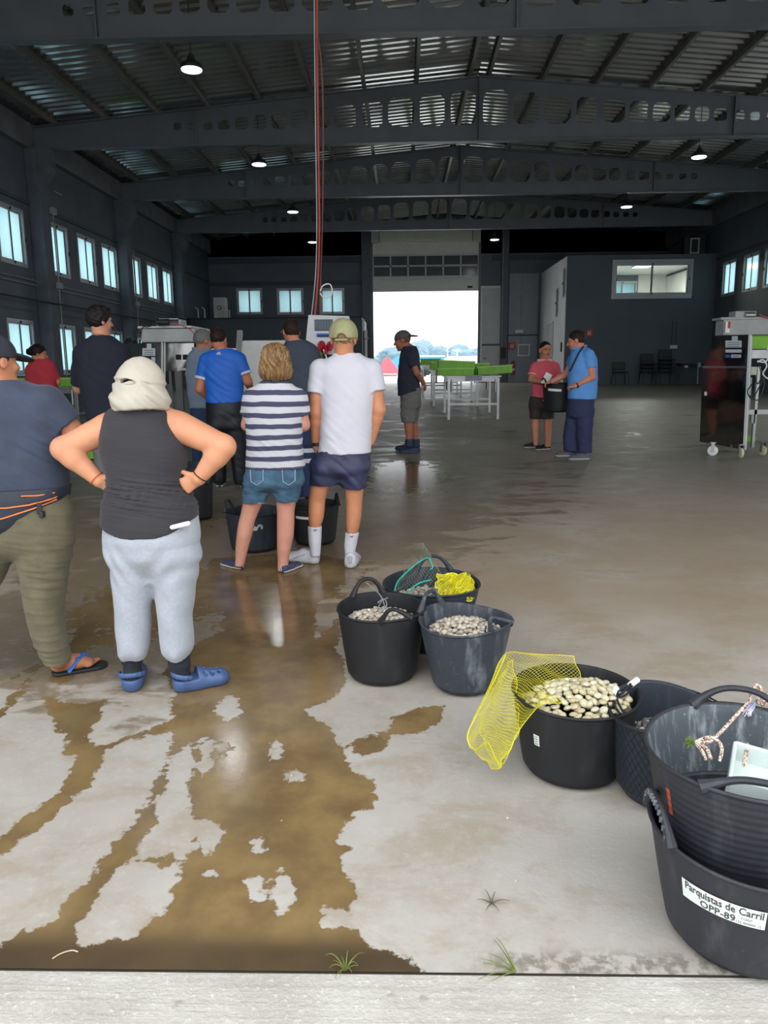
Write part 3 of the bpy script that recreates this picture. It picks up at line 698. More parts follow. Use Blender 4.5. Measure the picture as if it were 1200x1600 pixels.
tag(MB().tube([(10.0, OY+.4, OZ+.1), (10.2, OY+.35, OZ+.35), (10.6, OY+.3, OZ+.55), (10.9, OY+.3, OZ+.75)], .02, 6).build('power_cable', M_GASK, None, True), 'black cable looping up from the unit on the office roof', 'cable')

# chairs and folded table along the office front
M_SEAT = mat('black_chair_plastic', '1b2028', .5); M_CLEG = mat('black_chair_tube', '15171a', .4)
def chair(x, y, rz, label, group=None, z=ZF):
    t = thing('stacking_chair', label, 'chair', (x, y, z), rz, group)
    mb = MB(); mb.bx(-.23, .23, -.22, .20, .42, .46, .02); mb.build('seat', M_SEAT, t)
    mb = MB(); mb.box((0, .23, .66), (.44, .03, .26), Matrix.Rotation(-.15, 3, 'X'), .012); mb.build('backrest', M_SEAT, t)
    for sx in (-.22, .22):
        for fy, ty in ((-.25, -.18), (.27, .18)): MB().cyl((sx*1.1, fy, 0), (sx, ty, .42), .013, 8).build('leg', M_CLEG, t)
    mb = MB()
    for sx in (-.2, .2): mb.tube([(sx, .18, .42), (sx, .25, .76)], .012, 8)
    mb.build('back_frame', M_CLEG, t); return t
chair(7.75, OY-.4, .0, 'single black chair standing alone by the dark office wall')
for k in range(3): chair(8.72-.004*k, OY-.42-.035*k, .0, 'black stacking chair in the left stack by the office wall', 'chairs in the left stack', ZF+.14*k)
for k in range(4): chair(9.34-.004*k, OY-.42-.03*k, -.05, 'black stacking chair in the taller right stack by the office wall', 'chairs in the taller right stack', ZF+.14*k)
t_ = thing('folding_table', 'dark table by the office wall behind the steel machine', 'table', (10.35, OY-.5, ZF)); mb = MB(); mb.bx(-.58, .62, -.3, .3, .66, .72); mb.build('table_top', M_SEAT, t_)
for sx in (-.5, .54):
    for sy in (-.24, .24): MB().cyl((sx, sy, 0), (sx, sy, .66), .018, 8).build('leg', M_CLEG, t_)
mb = MB(); mb.bx(-.05, .05, -.34, -.3, .58, .74); mb.build('clip', M_LGREY, t_)
tag(MB().cyl((0,0,0), (0,0,.66), .015, 8).build('broom_handle', M_LGREY, None, True, (10.3, OY-.9, ZF)), 'thin pale pole leaning in front of the dark table', 'pole').rotation_euler.x = -.08
o = MB().bx(-.05,.05,-.04,.04,-.04,.04,.01).build('table_socket', M_WHITE, None, False, (9.9, OY-.83, ZF+.61)); tag(o, 'tiny white socket at the end of the dark table', 'socket')

# outside, beyond the far door
from mathutils import noise as mnoise
M_TREE = mat('hazy_foliage', '6a828f', .9, var=.08, vscale=.5)  # haze of distance put into the pale blue-grey colour
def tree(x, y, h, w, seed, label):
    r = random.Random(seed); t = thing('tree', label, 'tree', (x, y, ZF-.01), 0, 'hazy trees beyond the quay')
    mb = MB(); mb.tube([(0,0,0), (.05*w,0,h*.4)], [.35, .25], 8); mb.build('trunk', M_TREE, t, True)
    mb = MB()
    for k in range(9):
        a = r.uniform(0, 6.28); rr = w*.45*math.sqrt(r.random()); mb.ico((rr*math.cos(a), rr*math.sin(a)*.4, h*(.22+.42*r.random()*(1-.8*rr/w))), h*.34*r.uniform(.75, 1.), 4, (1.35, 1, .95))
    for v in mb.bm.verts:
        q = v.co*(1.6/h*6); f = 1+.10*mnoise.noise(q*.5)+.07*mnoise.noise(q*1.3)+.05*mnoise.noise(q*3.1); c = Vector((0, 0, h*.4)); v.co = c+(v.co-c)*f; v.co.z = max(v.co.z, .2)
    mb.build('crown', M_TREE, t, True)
def gx(px, Y): return atY(px, 580, Y).x
for k, (px, py, w) in enumerate(((588, 552, 12), (612, 548, 14), (637, 541, 15), (660, 523, 16), (686, 538, 16), (712, 533, 16), (735, 532, 14), (752, 540, 14))):
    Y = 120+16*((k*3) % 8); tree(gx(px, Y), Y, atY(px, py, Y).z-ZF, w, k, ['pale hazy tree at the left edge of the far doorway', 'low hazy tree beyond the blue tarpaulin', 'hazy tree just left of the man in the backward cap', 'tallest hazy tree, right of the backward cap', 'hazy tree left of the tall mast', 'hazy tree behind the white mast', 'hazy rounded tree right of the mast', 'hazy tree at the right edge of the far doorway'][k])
def outbox(name, px0, px1, py0, py1, Y, dep, m, label, cat, parts=None):
    a = atY(px0, py1, Y); b = atY(px1, py0, Y); w = b.x-a.x; h = b.z-max(a.z, ZF-.01)
    h = b.z-ZF+.01; t = thing(name, label, cat, ((a.x+b.x)/2, Y, ZF-.009)); return t, w, h
t_, w, h = outbox('trailer', 641, 694, 555, 590, 62, 4, None, 'pale trailer with a blue band along its top beyond the door', 'trailer')
mb = MB(); mb.bx(-w/2, w/2, 0, 3, .4, h*.78, .05); mb.build('trailer_body', M_WHITE, t_); mb = MB(); mb.bx(-w/2, w/2, -.05, 3.05, h*.78, h-.12); mb.build('blue_band', mat('trailer_blue', '3f8fd0', .5), t_)
mb = MB(); mb.bx(-w/2-.05, w/2+.05, -.1, 3.1, h-.12, h); mb.build('trailer_roof', M_WHITE, t_)
for k in range(3): MB().lathe([(.0,-.12),(.38,-.12),(.4,0),(.38,.12),(0,.12)], (0,0,0), 16, Matrix.Rotation(math.pi/2, 3, 'X')).build('wheel', M_GASK, t_, True, (-w*.3+k*w*.3, .05, .4))
t_, w, h = outbox('marquee', 694, 760, 556, 592, 70, 4, None, 'long white marquee at the right of the far doorway', 'marquee')
mb = MB(); mb.bx(-w/2, w/2, 0, 6, 0, h*.75); mb.build('side_wall', M_WHITE, t_); T = Matrix(((1,0,0,0),(0,0,1,0),(0,1,0,0),(0,0,0,1))); mb = MB(); mb.prism([(-w/2-.2, h*.75), (w/2+.2, h*.75), (w/2-.6, h), (-w/2+.6, h)], T, 6); mb.build('canopy', M_WHITE, t_)
t_, w, h = outbox('small_boat', 588, 622, 558, 580, 58, 3, None, 'red boat hull resting on the quay beyond the door', 'boat')
mb = MB(); T = Matrix(((1,0,0,0),(0,0,1,0),(0,1,0,0),(0,0,0,1))); mb.prism([(-w/2+.2, 0), (w/2-.1, 0), (w/2, h*.35), (.75, h*.42), (.15, h*.98), (-.25, h*.95), (-.5, h*.5), (-w/2, h*.55)], T, 2); mb.build('hull', mat('boat_red', 'd05a66', .5), t_)
mb = MB(); mb.bx(-w/2+.15, w/2-.1, -.05, 0, .12, .2); mb.build('rubbing_strake', M_WHITE, t_)
t_, w, h = outbox('tarpaulin_heap', 606, 640, 556, 582, 66, 3, None, 'bright blue covered load beside the red boat', 'covered load')
mb = MB(); mb.prism([(-w/2, 0), (w/2, 0), (w/2*.95, h*.7), (.3, h), (-.3, h*.95), (-w/2*.95, h*.5)], T, 2.5); mb.build('cover', mat('tarp_blue', '4f9ad6', .6), t_); mb = MB(); mb.bx(-w/2, w/2, -.03, 0, .05, .1); mb.build('lashing', M_WHITE, t_)
for px, pt, lb in ((699, 531, 'thin white mast standing among the far trees'), (714, 545, 'shorter pale pole right of the white mast')):
    p = atY(px, 590, 82); q = atY(px, pt, 82); t_ = thing('mast', lb, 'mast', (p.x, 82, ZF-.009)); MB().cyl((0,0,0), (0,0,q.z-ZF), .07, 8).build('pole', M_WHITE, t_, True)
    MB().box((0,0,(q.z-ZF)*.93), (.8, .1, .12)).build('crossbar', M_WHITE, t_)
# ------------------------------------------------------------------ smooth solid modelling for people and cloth
def vv(*a): return np.array(a, float)
def unit(a): a = np.asarray(a, float); return a/max(1e-9, np.linalg.norm(a))
def W3(px, py, Y): p = atY(px, py, Y); return np.array(p, float)
class Field:
    def __init__(s, h): s.h = h; s.ops = []
    def add(s, prim, k=.02): s.ops.append(('u', prim, k)); return s
    def cut(s, prim, k=.008): s.ops.append(('c', prim, k)); return s
    def clip(s, fn, k=.004): s.ops.append(('x', fn, k)); return s        # keep where fn < 0
    def warp(s, fn): s.ops.append(('w', fn, 0)); return s
    def mesh(s, name):
        lo = np.min([p[1] for o, p, k in s.ops if o == 'u'], axis=0)-3*s.h-.012; hi = np.max([p[2] for o, p, k in s.ops if o == 'u'], axis=0)+3*s.h+.012
        n = np.ceil((hi-lo)/s.h).astype(int)+1
        ax = [(lo[i]+s.h*np.arange(n[i])).astype(np.float32) for i in range(3)]
        V = np.full(n, .5, np.float32)
        full = (ax[0][:, None, None], ax[1][None, :, None], ax[2][None, None, :])
        for op, p, k in s.ops:
            if op in 'uc':
                m = k+3*s.h
                sl = []
                for i in range(3):
                    a = max(0, int((p[1][i]-m-lo[i])/s.h)); b = min(n[i], int((p[2][i]+m-lo[i])/s.h)+2); sl.append(slice(a, max(a, b)))
                sl = tuple(sl)
                if any(q.stop <= q.start for q in sl): continue
                X = ax[0][sl[0]][:, None, None]; Yy = ax[1][sl[1]][None, :, None]; Z = ax[2][sl[2]][None, None, :]
                d = p[0](X, Yy, Z).astype(np.float32); v = V[sl]
                if op == 'u': t = np.maximum(k-np.abs(v-d), 0)/k; V[sl] = np.minimum(v, d)-t*t*k*.25
                else: d = -d; t = np.maximum(k-np.abs(v-d), 0)/k; V[sl] = np.maximum(v, d)+t*t*k*.25
            elif op == 'x':
                d = p(*full).astype(np.float32)+0*V; t = np.maximum(k-np.abs(V-d), 0)/k; V = np.maximum(V, d)+t*t*k*.25
            else: V = V+p(*full).astype(np.float32)
        return surface_net(V, lo, s.h, name)
def surface_net(V, lo, h, name):
    S = V < 0
    c = S[:-1, :-1, :-1].astype(np.int8)
    for dx, dy, dz in ((1,0,0),(0,1,0),(1,1,0),(0,0,1),(1,0,1),(0,1,1),(1,1,1)):
        c = c+S[dx:S.shape[0]-1+dx, dy:S.shape[1]-1+dy, dz:S.shape[2]-1+dz]
    act = (c > 0) & (c < 8); I, J, K = np.nonzero(act)
    idx = np.full(act.shape, -1, np.int32); idx[I, J, K] = np.arange(len(I))
    acc = np.zeros((len(I), 3)); cnt = np.zeros(len(I))
    for a in range(3):
        e = np.zeros(3, int); e[a] = 1; b, g = [q for q in range(3) if q != a]
        for u in (0, 1):
            for w in (0, 1):
                o = np.zeros(3, int); o[b] = u; o[g] = w
                v0 = V[I+o[0], J+o[1], K+o[2]]; v1 = V[I+o[0]+e[0], J+o[1]+e[1], K+o[2]+e[2]]
                m = (v0 < 0) != (v1 < 0)
                t = np.where(m, v0/np.where(m, v0-v1, 1), 0); pt = np.tile(o.astype(float), (len(I), 1)); pt[:, a] += t
                acc[m] += pt[m]; cnt[m] += 1
    P = lo+h*(np.stack([I, J, K], 1)+acc/np.maximum(cnt, 1)[:, None])
    Q = []
    for a in range(3):
        b, g = (a+1) % 3, (a+2) % 3
        s0 = [slice(None)]*3; s1 = [slice(None)]*3; s0[a] = slice(0, -1); s1[a] = slice(1, None)
        A, B = S[tuple(s0)], S[tuple(s1)]
        E = np.argwhere(A != B); ok = (E[:, b] > 0) & (E[:, g] > 0) & (E[:, b] < V.shape[b]-1) & (E[:, g] < V.shape[g]-1); E = E[ok]
        fl = A[E[:, 0], E[:, 1], E[:, 2]]
        def cell(db, dg): q = E.copy(); q[:, b] -= db; q[:, g] -= dg; return idx[q[:, 0], q[:, 1], q[:, 2]]
        q = np.stack([cell(1, 1), cell(0, 1), cell(0, 0), cell(1, 0)], 1)
        q[~fl] = q[~fl][:, ::-1]; Q.append(q)
    Q = np.concatenate(Q).astype(np.int32); Q = Q[(Q >= 0).all(1)]
    me = bpy.data.meshes.new(name)
    me.vertices.add(len(P)); me.vertices.foreach_set('co', P.astype(np.float32).ravel())
    me.loops.add(Q.size); me.polygons.add(len(Q)); me.loops.foreach_set('vertex_index', Q.ravel())
    me.polygons.foreach_set('loop_start', np.arange(0, Q.size, 4, dtype=np.int32)); me.update(calc_edges=True)
    return me
# shapes: (distance function, box lo, box hi)
def cap(a, b, ra, rb, w=None, fa=1., fb=1.):
    """tapered limb from a to b; along direction w its radius is multiplied by fa..fb"""
    a = np.asarray(a, float); b = np.asarray(b, float); L = np.linalg.norm(b-a)+1e-9; e = (b-a)/L
    w = vv(1,0,0) if w is None else np.asarray(w, float); w = w-e*(w@e)
    w = unit(w) if np.linalg.norm(w) > 1e-3 else unit(np.cross(e, vv(0,1,.3))); v = np.cross(e, w)
    R = max(ra*max(1, fa), rb*max(1, fb))
    def f(X, Y, Z):
        dx, dy, dz = X-a[0], Y-a[1], Z-a[2]
        q = dx*e[0]+dy*e[1]+dz*e[2]; t = np.clip(q/L, 0, 1); r = ra+(rb-ra)*t
        if fa == 1 and fb == 1:
            return np.sqrt((dx-e[0]*t*L)**2+(dy-e[1]*t*L)**2+(dz-e[2]*t*L)**2)-r
        x = (dx*w[0]+dy*w[1]+dz*w[2])/(r*(fa+(fb-fa)*t)); y = (dx*v[0]+dy*v[1]+dz*v[2])/r; z = (q-t*L)/r
        ru = r*(fa+(fb-fa)*t); k0 = np.sqrt(x*x+y*y+z*z)+1e-9; k1 = np.sqrt((x/ru)**2+(y/r)**2+(z/r)**2)+1e-9
        return k0*(k0-1)/k1
    return f, np.minimum(a, b)-R, np.maximum(a, b)+R
def sleeve(S, e, ra, rb):
    """short sleeve from shoulder S, cut off square at its hem e"""
    ax = unit(e-S); f0, lo, hi = cap(S, e+ax*.04, ra, rb)
    def f(X, Y, Z): return np.maximum(f0(X, Y, Z), (X-e[0])*ax[0]+(Y-e[1])*ax[1]+(Z-e[2])*ax[2])
    return f, lo, hi
def ell(c, r, A=None):
    c = np.asarray(c, float); r = np.asarray(r, float); A = np.eye(3) if A is None else np.asarray(A, float); ext = np.sqrt(((A*r[:, None])**2).sum(0))
    def f(X, Y, Z):
        d = (X-c[0], Y-c[1], Z-c[2]); q = [d[0]*A[i, 0]+d[1]*A[i, 1]+d[2]*A[i, 2] for i in range(3)]
        k0 = np.sqrt((q[0]/r[0])**2+(q[1]/r[1])**2+(q[2]/r[2])**2)+1e-9; k1 = np.sqrt((q[0]/r[0]**2)**2+(q[1]/r[1]**2)**2+(q[2]/r[2]**2)**2)+1e-9
        return k0*(k0-1)/k1
    return f, c-ext, c+ext
def rows(R, inset=0., flat=True, pw=2.2, ext=(0, 0)):
    """stack of horizontal slices R = [(z, cx, cy, half width, half depth)]"""
    R = sorted(R); z = np.array([q[0] for q in R]); M_ = np.array([q[1:] for q in R], float)
    zz = np.linspace(z[0]-ext[0], z[-1]+ext[1], 160); C = np.stack([np.interp(zz, z, M_[:, i]) for i in range(4)], 1)
    kz = max(3, int(160*.045/max(.1, z[-1]-z[0]))); ker = np.hanning(kz+2)[1:-1]; ker /= ker.sum()
    for i in range(4): C[:, i] = np.convolve(np.pad(C[:, i], (kz//2, kz-1-kz//2), 'edge'), ker, 'valid')
    C[:, 2:] = np.maximum(C[:, 2:]-inset, .012)
    z0, z1 = zz[0], zz[-1]
    def f(X, Y, Z):
        zf = Z.ravel(); g = [np.interp(zf, zz, C[:, i]).reshape(Z.shape) for i in range(4)]
        x = (X-g[0])/g[2]; y = (Y-g[1])/g[3]
        k0 = (np.abs(x)**pw+np.abs(y)**pw)**(1/pw)+1e-9
        k1 = np.sqrt((x/g[2])**2+(y/g[3])**2)+1e-9
        d = np.where(k0 < .35, -np.minimum(g[2], g[3])*.6, k0*(k0-1)/k1)
        return np.maximum(d, np.maximum(z0-Z, Z-z1))
    return f, np.array([(C[:, 0]-C[:, 2]).min(), (C[:, 1]-C[:, 3]).min(), z0]), np.array([(C[:, 0]+C[:, 2]).max(), (C[:, 1]+C[:, 3]).max(), z1])
def wrinkle(amp, fx, fz_, seed, mask=None, tilt=.5):
    r = np.random.default_rng(seed); ph = r.uniform(0, 6.28, 8)
    def f(X, Y, Z):
        a = fx*(X+tilt*.4*Z)+ph[0]; b = fz_*(Z+tilt*X)+ph[1]
        q = np.sin(b+1.7*np.sin(a*.6+ph[2])+fx*.5*Y)*np.sin(a*.5+ph[3]+1.2*np.sin(b*.37+ph[4]))
        q = q+.5*np.sin(2.3*b+1.3*np.sin(a*1.1+ph[5])+ph[6]-fx*.7*Y)*np.sin(.8*a+ph[7])
        q = -np.abs(q)+.45
        return amp*(q if mask is None else q*mask(X, Y, Z))
    return f
def px_rows(Y, L):
    out = []
    for q in L:
        py, xl, xr, dh = q[:4]; y = Y+(q[4] if len(q) > 4 else 0)
        a = W3(xl, py, y); b = W3(xr, py, y); out.append(((a[2]+b[2])/2, (a[0]+b[0])/2, y, (b[0]-a[0])/2, dh))
    return out
def hvec(deg): a = math.radians(deg); return vv(math.sin(a), math.cos(a), 0)
class Head:
    def __init__(s, c, H, heading, nod=0., tilt=0.):
        s.c = np.asarray(c, float); s.k = H/.235; f = hvec(heading); u = vv(0,0,1)
        n = math.radians(nod); f2 = f*math.cos(n)-u*math.sin(n); u2 = u*math.cos(n)+f*math.sin(n); r = np.cross(f2, u2)
        t = math.radians(tilt); s.r = r*math.cos(t)-u2*math.sin(t); s.u = u2*math.cos(t)+r*math.sin(t); s.f = f2
        s.A = np.stack([s.r, s.f, s.u])
    def P(s, x, y, z): return s.c+s.k*(x*s.r+y*s.f+z*s.u)
    def E(s, x, y, z, a, b, c): return ell(s.P(x, y, z), s.k*vv(a, b, c), s.A)
    def C(s, p, q, a, b): return cap(s.P(*p), s.P(*q), a*s.k, b*s.k)
    def loc(s, X, Y, Z):
        d = (X-s.c[0], Y-s.c[1], Z-s.c[2]); return [(d[0]*s.A[i, 0]+d[1]*s.A[i, 1]+d[2]*s.A[i, 2])/s.k for i in range(3)]
    def skull(s, F, neck):
        F.add(s.E(0, -.010, .030, .076, .097, .088), .02); F.add(s.E(0, .028, -.040, .060, .066, .074), .03); F.add(s.E(0, .070, -.094, .022, .018, .018), .025)
        F.add(s.E(0, .080, .030, .050, .014, .012), .015)
        for x in (-1, 1):
            F.add(s.E(x*.042, .068, -.022, .020, .018, .020), .015)
            F.cut(s.E(x*.032, .101, .010, .017, .014, .012), .012)
            F.add(s.E(x*.078, -.008, .0, .009, .021, .033), .006); F.cut(s.E(x*.089, .0, .003, .006, .011, .018), .005)
        F.add(s.C((0, .088, .018), (0, .112, -.022), .008, .013), .010); F.add(s.E(0, .104, -.026, .019, .010, .008), .006)
        F.add(s.E(0, .090, -.052, .024, .011, .006), .005); F.add(s.E(0, .088, -.063, .021, .011, .007), .005)
        F.add(cap(s.P(0, -.022, -.05), neck, .053*s.k, .064*s.k), .03)
M_SKIN = {}
def skin(hexc):
    if hexc not in M_SKIN: M_SKIN[hexc] = mat('skin_tone_'+'abcdefghijklmnopqrst'[len(M_SKIN)], hexc, .52, var=.07, vscale=9, bump=.06, bscale=160, spec=.35, sss=.06)
    return M_SKIN[hexc]
def add_hand(F, wr, d, n, t, s=1., curl=.5, thumb=.3, spread=.0):
    wr = np.asarray(wr, float); d = unit(d); n = unit(n-d*(np.asarray(n)@d)); t = unit(t-d*(np.asarray(t)@d)-n*(np.asarray(t)@n))
    F.add(cap(wr+.005*d*s, wr+.078*d*s, .017*s, .014*s, t, 1.7, 2.9), .014)
    for i, (o, L) in enumerate(((.031, .070), (.0105, .078), (-.0105, .072), (-.031, .057))):
        p = wr+(.082-.004*abs(i-1.3))*d*s+o*s*t; ang = 0; q = d+spread*o*8*t
        for j, (fr, bend) in enumerate(((.44, 62), (.31, 78), (.25, 45))):
            ang += math.radians(bend)*curl*(1+.06*i); e = p+(unit(q)*math.cos(ang)+n*math.sin(ang))*L*fr*s
            F.add(cap(p, e, (.0094-.0009*j)*s, (.0088-.0011*j)*s), .0025 if j else .006); p = e
    p = wr+.026*d*s+.030*t*s; e = p+unit(.62*d+.62*t+.30*n)*.042*s; g = e+unit(.92*d+(.35-.7*thumb)*t+.25*n)*.030*s
    F.add(cap(p, e, .0135*s, .0105*s), .012); F.add(cap(e, g, .0102*s, .0082*s), .003)
def shoe_field(heel, dirv, L, Wd, Hh, h=.005, toe=.42, open_top=True):
    """a low shoe; heel = point on the ground at the back of the heel"""
    d = unit(vv(dirv[0], dirv[1], 0)); sd = vv(d[1], -d[0], 0); F = Field(h); z = vv(0,0,1); b = np.asarray(heel, float)
    r = Wd*.40
    F.add(cap(b+d*r+z*Hh*.42, b+d*L*.42+z*Hh*.42, r, r*.95, z, Hh*.62/r, Hh*.58/r), .02)
    F.add(cap(b+d*L*.42+z*Hh*.34, b+d*(L-Wd*.47)+z*Hh*toe*.7, r*1.02, Wd*.47, z, Hh*.5/r, Hh*toe/(Wd*.47)), .03)
    return F, b, d, sd, z
# ------------------------------------------------------------------ people
def put(F, name, m, root, smooth=True, label=None):
    off = Vector((0, 0, 0)); q = root
    while q is not None: off += q.location; q = q.parent
    me = F.mesh(name); me.transform(Matrix.Translation(-off)); me.update()
    o = link_mesh(name, me, m, root, smooth)
    if label: o['label'] = label
    return o
class Person:
    def __init__(s, label, base, Y, h=.008, sk='c08a6a', name='person'):
        g = onfloor(*base) if base is not None else None
        s.Y = Y; s.h = h; s.base = vv(g.x if base else 0, Y, fz(Y)); s.sk = skin(sk)
        s.root = thing('person', label, 'person', s.base); s.B = Field(h)
    def R(s, L): return px_rows(s.Y, L)
    def J(s, px, py, dy=0.): return W3(px, py, s.Y+dy)
    def body_rows(s, L, inset=.018, k=.03): s.B.add(rows(s.R(L), inset), k); return s
    def head(s, cx, top, chin, heading, nod=0., tilt=0., dy=0., neck=None, nd=0.):
        c = s.J(cx, (top+chin)/2, dy); H = s.J(cx, top, dy)[2]-s.J(cx, chin, dy)[2]
        s.hd = Head(c, H, heading, nod, tilt)
        s.hd.skull(s.B, s.J(*neck) if neck else c-vv(0, 0, .19)); return s
    def arm(s, sh, el, wr, r, hand=None, sleeve=0, flare=.012, cloth=None, k=.03):
        S, E_, Wr = s.J(*sh), s.J(*el), s.J(*wr); rs, re, rf, rw = r
        s.B.add(cap(S, E_, rs, re), .035); s.B.add(cap(E_, E_+(Wr-E_)*.3, re, rf), .02); s.B.add(cap(E_+(Wr-E_)*.25, Wr, rf, rw), .012)
        if hand is not None:
            d, n, t, kw = hand; add_hand(s.B, Wr, vv(*d) if d is not None else Wr-E_, vv(*n), vv(*t), **kw)
        if sleeve and cloth is not None:
            e = S+(E_-S)*sleeve; ax = unit(E_-S)
            cloth.append(('sleeve', S, e, rs+flare*.7, rs+(re-rs)*sleeve+flare, ax))
        return S, E_, Wr
    def garment(s, name, m, Lr, cloth=(), inset=-.004, h=None, wr=None, clips=(), k=.03, pw=2.2, extra=()):
        F = Field(h or s.h)
        F.add(rows(s.R(Lr), inset, pw=pw), k)
        for _, S, e, ra, rb, ax in cloth: F.add(sleeve(S, e, ra, rb), .028)
        for pr, kk in extra: F.add(pr, kk)
        for c in clips: F.clip(c)
        if wr is not None: F.warp(wr)
        return put(F, name, m, s.root)
    def legs(s, name, m, hip, left, right, inset=-.004, wr=None, pw=2.1, clips=()):
        F = Field(s.h)
        if hip:
            hr = sorted(s.R(hip)); z0, cx, cy, ru, rv = hr[0]
            hr += [(z0-.022, cx, cy, ru*.78, rv*.86), (z0-.045, cx, cy, ru*.48, rv*.62), (z0-.062, cx, cy, ru*.2, rv*.35)]
            F.add(rows(hr, inset, pw=pw), .03)
        for L in (left, right):
            if L:
                lr = sorted(s.R(L)); z0, cx, cy, ru, rv = lr[-1]; F.add(rows(lr+[(z0+.05, cx, cy, ru*.90, rv*.86), (z0+.08, cx, cy, ru*.6, rv*.6)], inset, pw=pw), .05)
        for c in clips: F.clip(c)
        if wr is not None: F.warp(wr)
        return put(F, name, m, s.root)
    def finish(s): s.body = put(s.B, 'body', s.sk, s.root); return s
    def eyes(s):
        for x in (-1, 1):
            F = Field(.003); F.add(s.hd.E(x*.031, .085, .010, .011, .008, .006), .002); o = put(F, 'eye', M_EYE, s.root)
            F = Field(.003); F.add(s.hd.E(x*.031, .0905, .010, .006, .004, .006), .002); put(F, 'iris', M_IRIS, o)
            F = Field(.004); F.add(s.hd.C((x*.014, .095, .027), (x*.05, .083, .030), .0045, .0035), .003); put(F, 'eyebrow', s.hairm, s.root)
    def hair(s, m, t=.012, back=-.055, front=.062, volume=None, h=None, wr=.004, sides=0.):
        s.hairm = m; H = s.hd; F = Field(h or max(.005, s.h*.8))
        F.add(H.E(0, -.012, .032, .076+t, .097+t, .088+t), .02)
        for e in (volume or []): F.add(H.E(*e), .03)
        def f(X, Y, Z):
            x, y, z = H.loc(X, Y, Z); zl = np.interp(np.clip(y+0*x+0*z, -.12, .12), [-.12, -.075, -.02, .01, .05, .075, .11], [back, back, -.02-sides, .0-sides, .035-sides*.5, front, front+.01])
            return (zl-z)*.8*H.k
        F.clip(f, .006)
        F.warp(lambda X, Y, Z: wr*np.sin(90*X+3*np.sin(60*Z))*np.sin(80*Y+2*np.sin(70*Z+1)))
        return put(F, 'hair', m, s.root)
    def cap_hat(s, m, yaw=0., strap=False, brim=True, low=.030, crown=(.090, .110, .100), bm=None):
        """baseball cap; yaw turns the peak (180 = worn backwards)"""
        H = s.hd; h = max(.0045, s.h*.7); F = Field(h)
        F.add(H.E(0, -.012, .034, *crown), .01)
        a = math.radians(yaw); fx, fy = math.sin(a), math.cos(a)
        def f(X, Y, Z):
            x, y, z = H.loc(X, Y, Z); q = x*fx+y*fy
            return (low-.005-.16*(-q)*0+.10*np.minimum(0, q)-z)*H.k
        F.clip(f, .004)
        if strap: F.cut(H.E(-fx*.10, -fy*.10-.01, low-.020, .032 if not fx else .03, .045, .034), .006)
        F.warp(lambda X, Y, Z: .0012*np.sin(8*np.arctan2(Y-H.c[1], X-H.c[0])*1.))
        o = put(F, 'cap', m, s.root)
        if brim:
            G = Field(h); c = H.P(fx*.125, fy*.125-.01, low+.002)
            A = np.stack([H.r*fy-H.f*fx, unit(H.f*fy+H.r*fx-.26*H.u), unit(H.u+.26*(H.f*fy+H.r*fx))])
            G.add(ell(c, H.k*vv(.082, .078, .013), A), .004)
            put(G, 'peak', bm or m, o)
        if strap:
            G = Field(h); G.add(cap(H.P(-.035*fy-fx*.1, .035*fx-fy*.112-.006, low-.028), H.P(.035*fy-fx*.1, -.035*fx-fy*.112-.006, low-.028), .007*H.k, .007*H.k), .004)
            put(G, 'strap', m, o)
        G = Field(h); G.add(H.E(0, -.012, .134, .008, .008, .005), .003); put(G, 'button', m, o)
        return o
    def shoe(s, heel_px, heading, L, Wd, Hh, m, sole=None, sole_h=.026, h=None, style='low', lab=None, zoff=0., toe=.42):
        g = onfloor(*heel_px); d = hvec(heading); b = np.array(g, float); b[2] = fz(b[1])+zoff+.001
        slope = SLOPE*d[1]
        F, b, d, sd, z = shoe_field(b, d, L, Wd, Hh, h or max(.005, s.h*.75), toe)
        gz = lambda X, Y: b[2]+SLOPE*(Y-b[1])
        if style == 'clog':
            F.clip(lambda X, Y, Z: np.where(((X-b[0])*d[0]+(Y-b[1])*d[1]) < L*.42, Z-(gz(X, Y)+Hh*.55), -.2), .01)
            for i in range(3):
                for j in (-1, 0, 1):
                    c = b+d*(L*(.55+.12*i))+sd*j*Wd*(.30-.04*i)+z*Hh*(.88-.16*i-.1*abs(j)); F.cut(ell(c, vv(.011, .011, .03)), .003)
        else:
            c = b+d*L*.27+z*Hh*1.15; F.cut(cap(c, c+d*L*.16, Wd*.30, Wd*.22, z, 1., .8), .01)
        F.clip(lambda X, Y, Z: gz(X, Y)+.001-Z)
        o = put(F, 'shoe' if style != 'clog' else 'clog', m, s.root)
        if lab: o['label'] = lab
        if sole is not None:
            G, *_ = shoe_field(b, d, L+.008, Wd+.012, Hh, h or max(.005, s.h*.75), toe); G.clip(lambda X, Y, Z: Z-(gz(X, Y)+sole_h), .003); G.clip(lambda X, Y, Z: gz(X, Y)+.0005-Z)
            put(G, 'sole', sole, o)
        s.B.add(cap(b+d*L*.24+z*Hh*.35, b+d*L*.68+z*Hh*.28, min(.026, Hh*.25), min(.02, Hh*.2)), .01)
        if style == 'clog':
            G = Field(.005); r = Wd*.47
            pts = [b+d*(r+r*.98*math.cos(a))*1.0+sd*r*1.0*math.sin(a)+z*Hh*(.72-.1*math.cos(a)) for a in np.linspace(math.pi*.38, math.pi*1.62, 11)]
            for p, q in zip(pts, pts[1:]): G.add(cap(p, q, .007, .007, z, 1.9, 1.9), .004)
            put(G, 'heel_strap', m, o)
        return b, d, sd
M_EYE = mat('eye_white', '9d948c', .25, var=.02); M_IRIS = mat('eye_iris', '2b1d14', .2, var=.02)
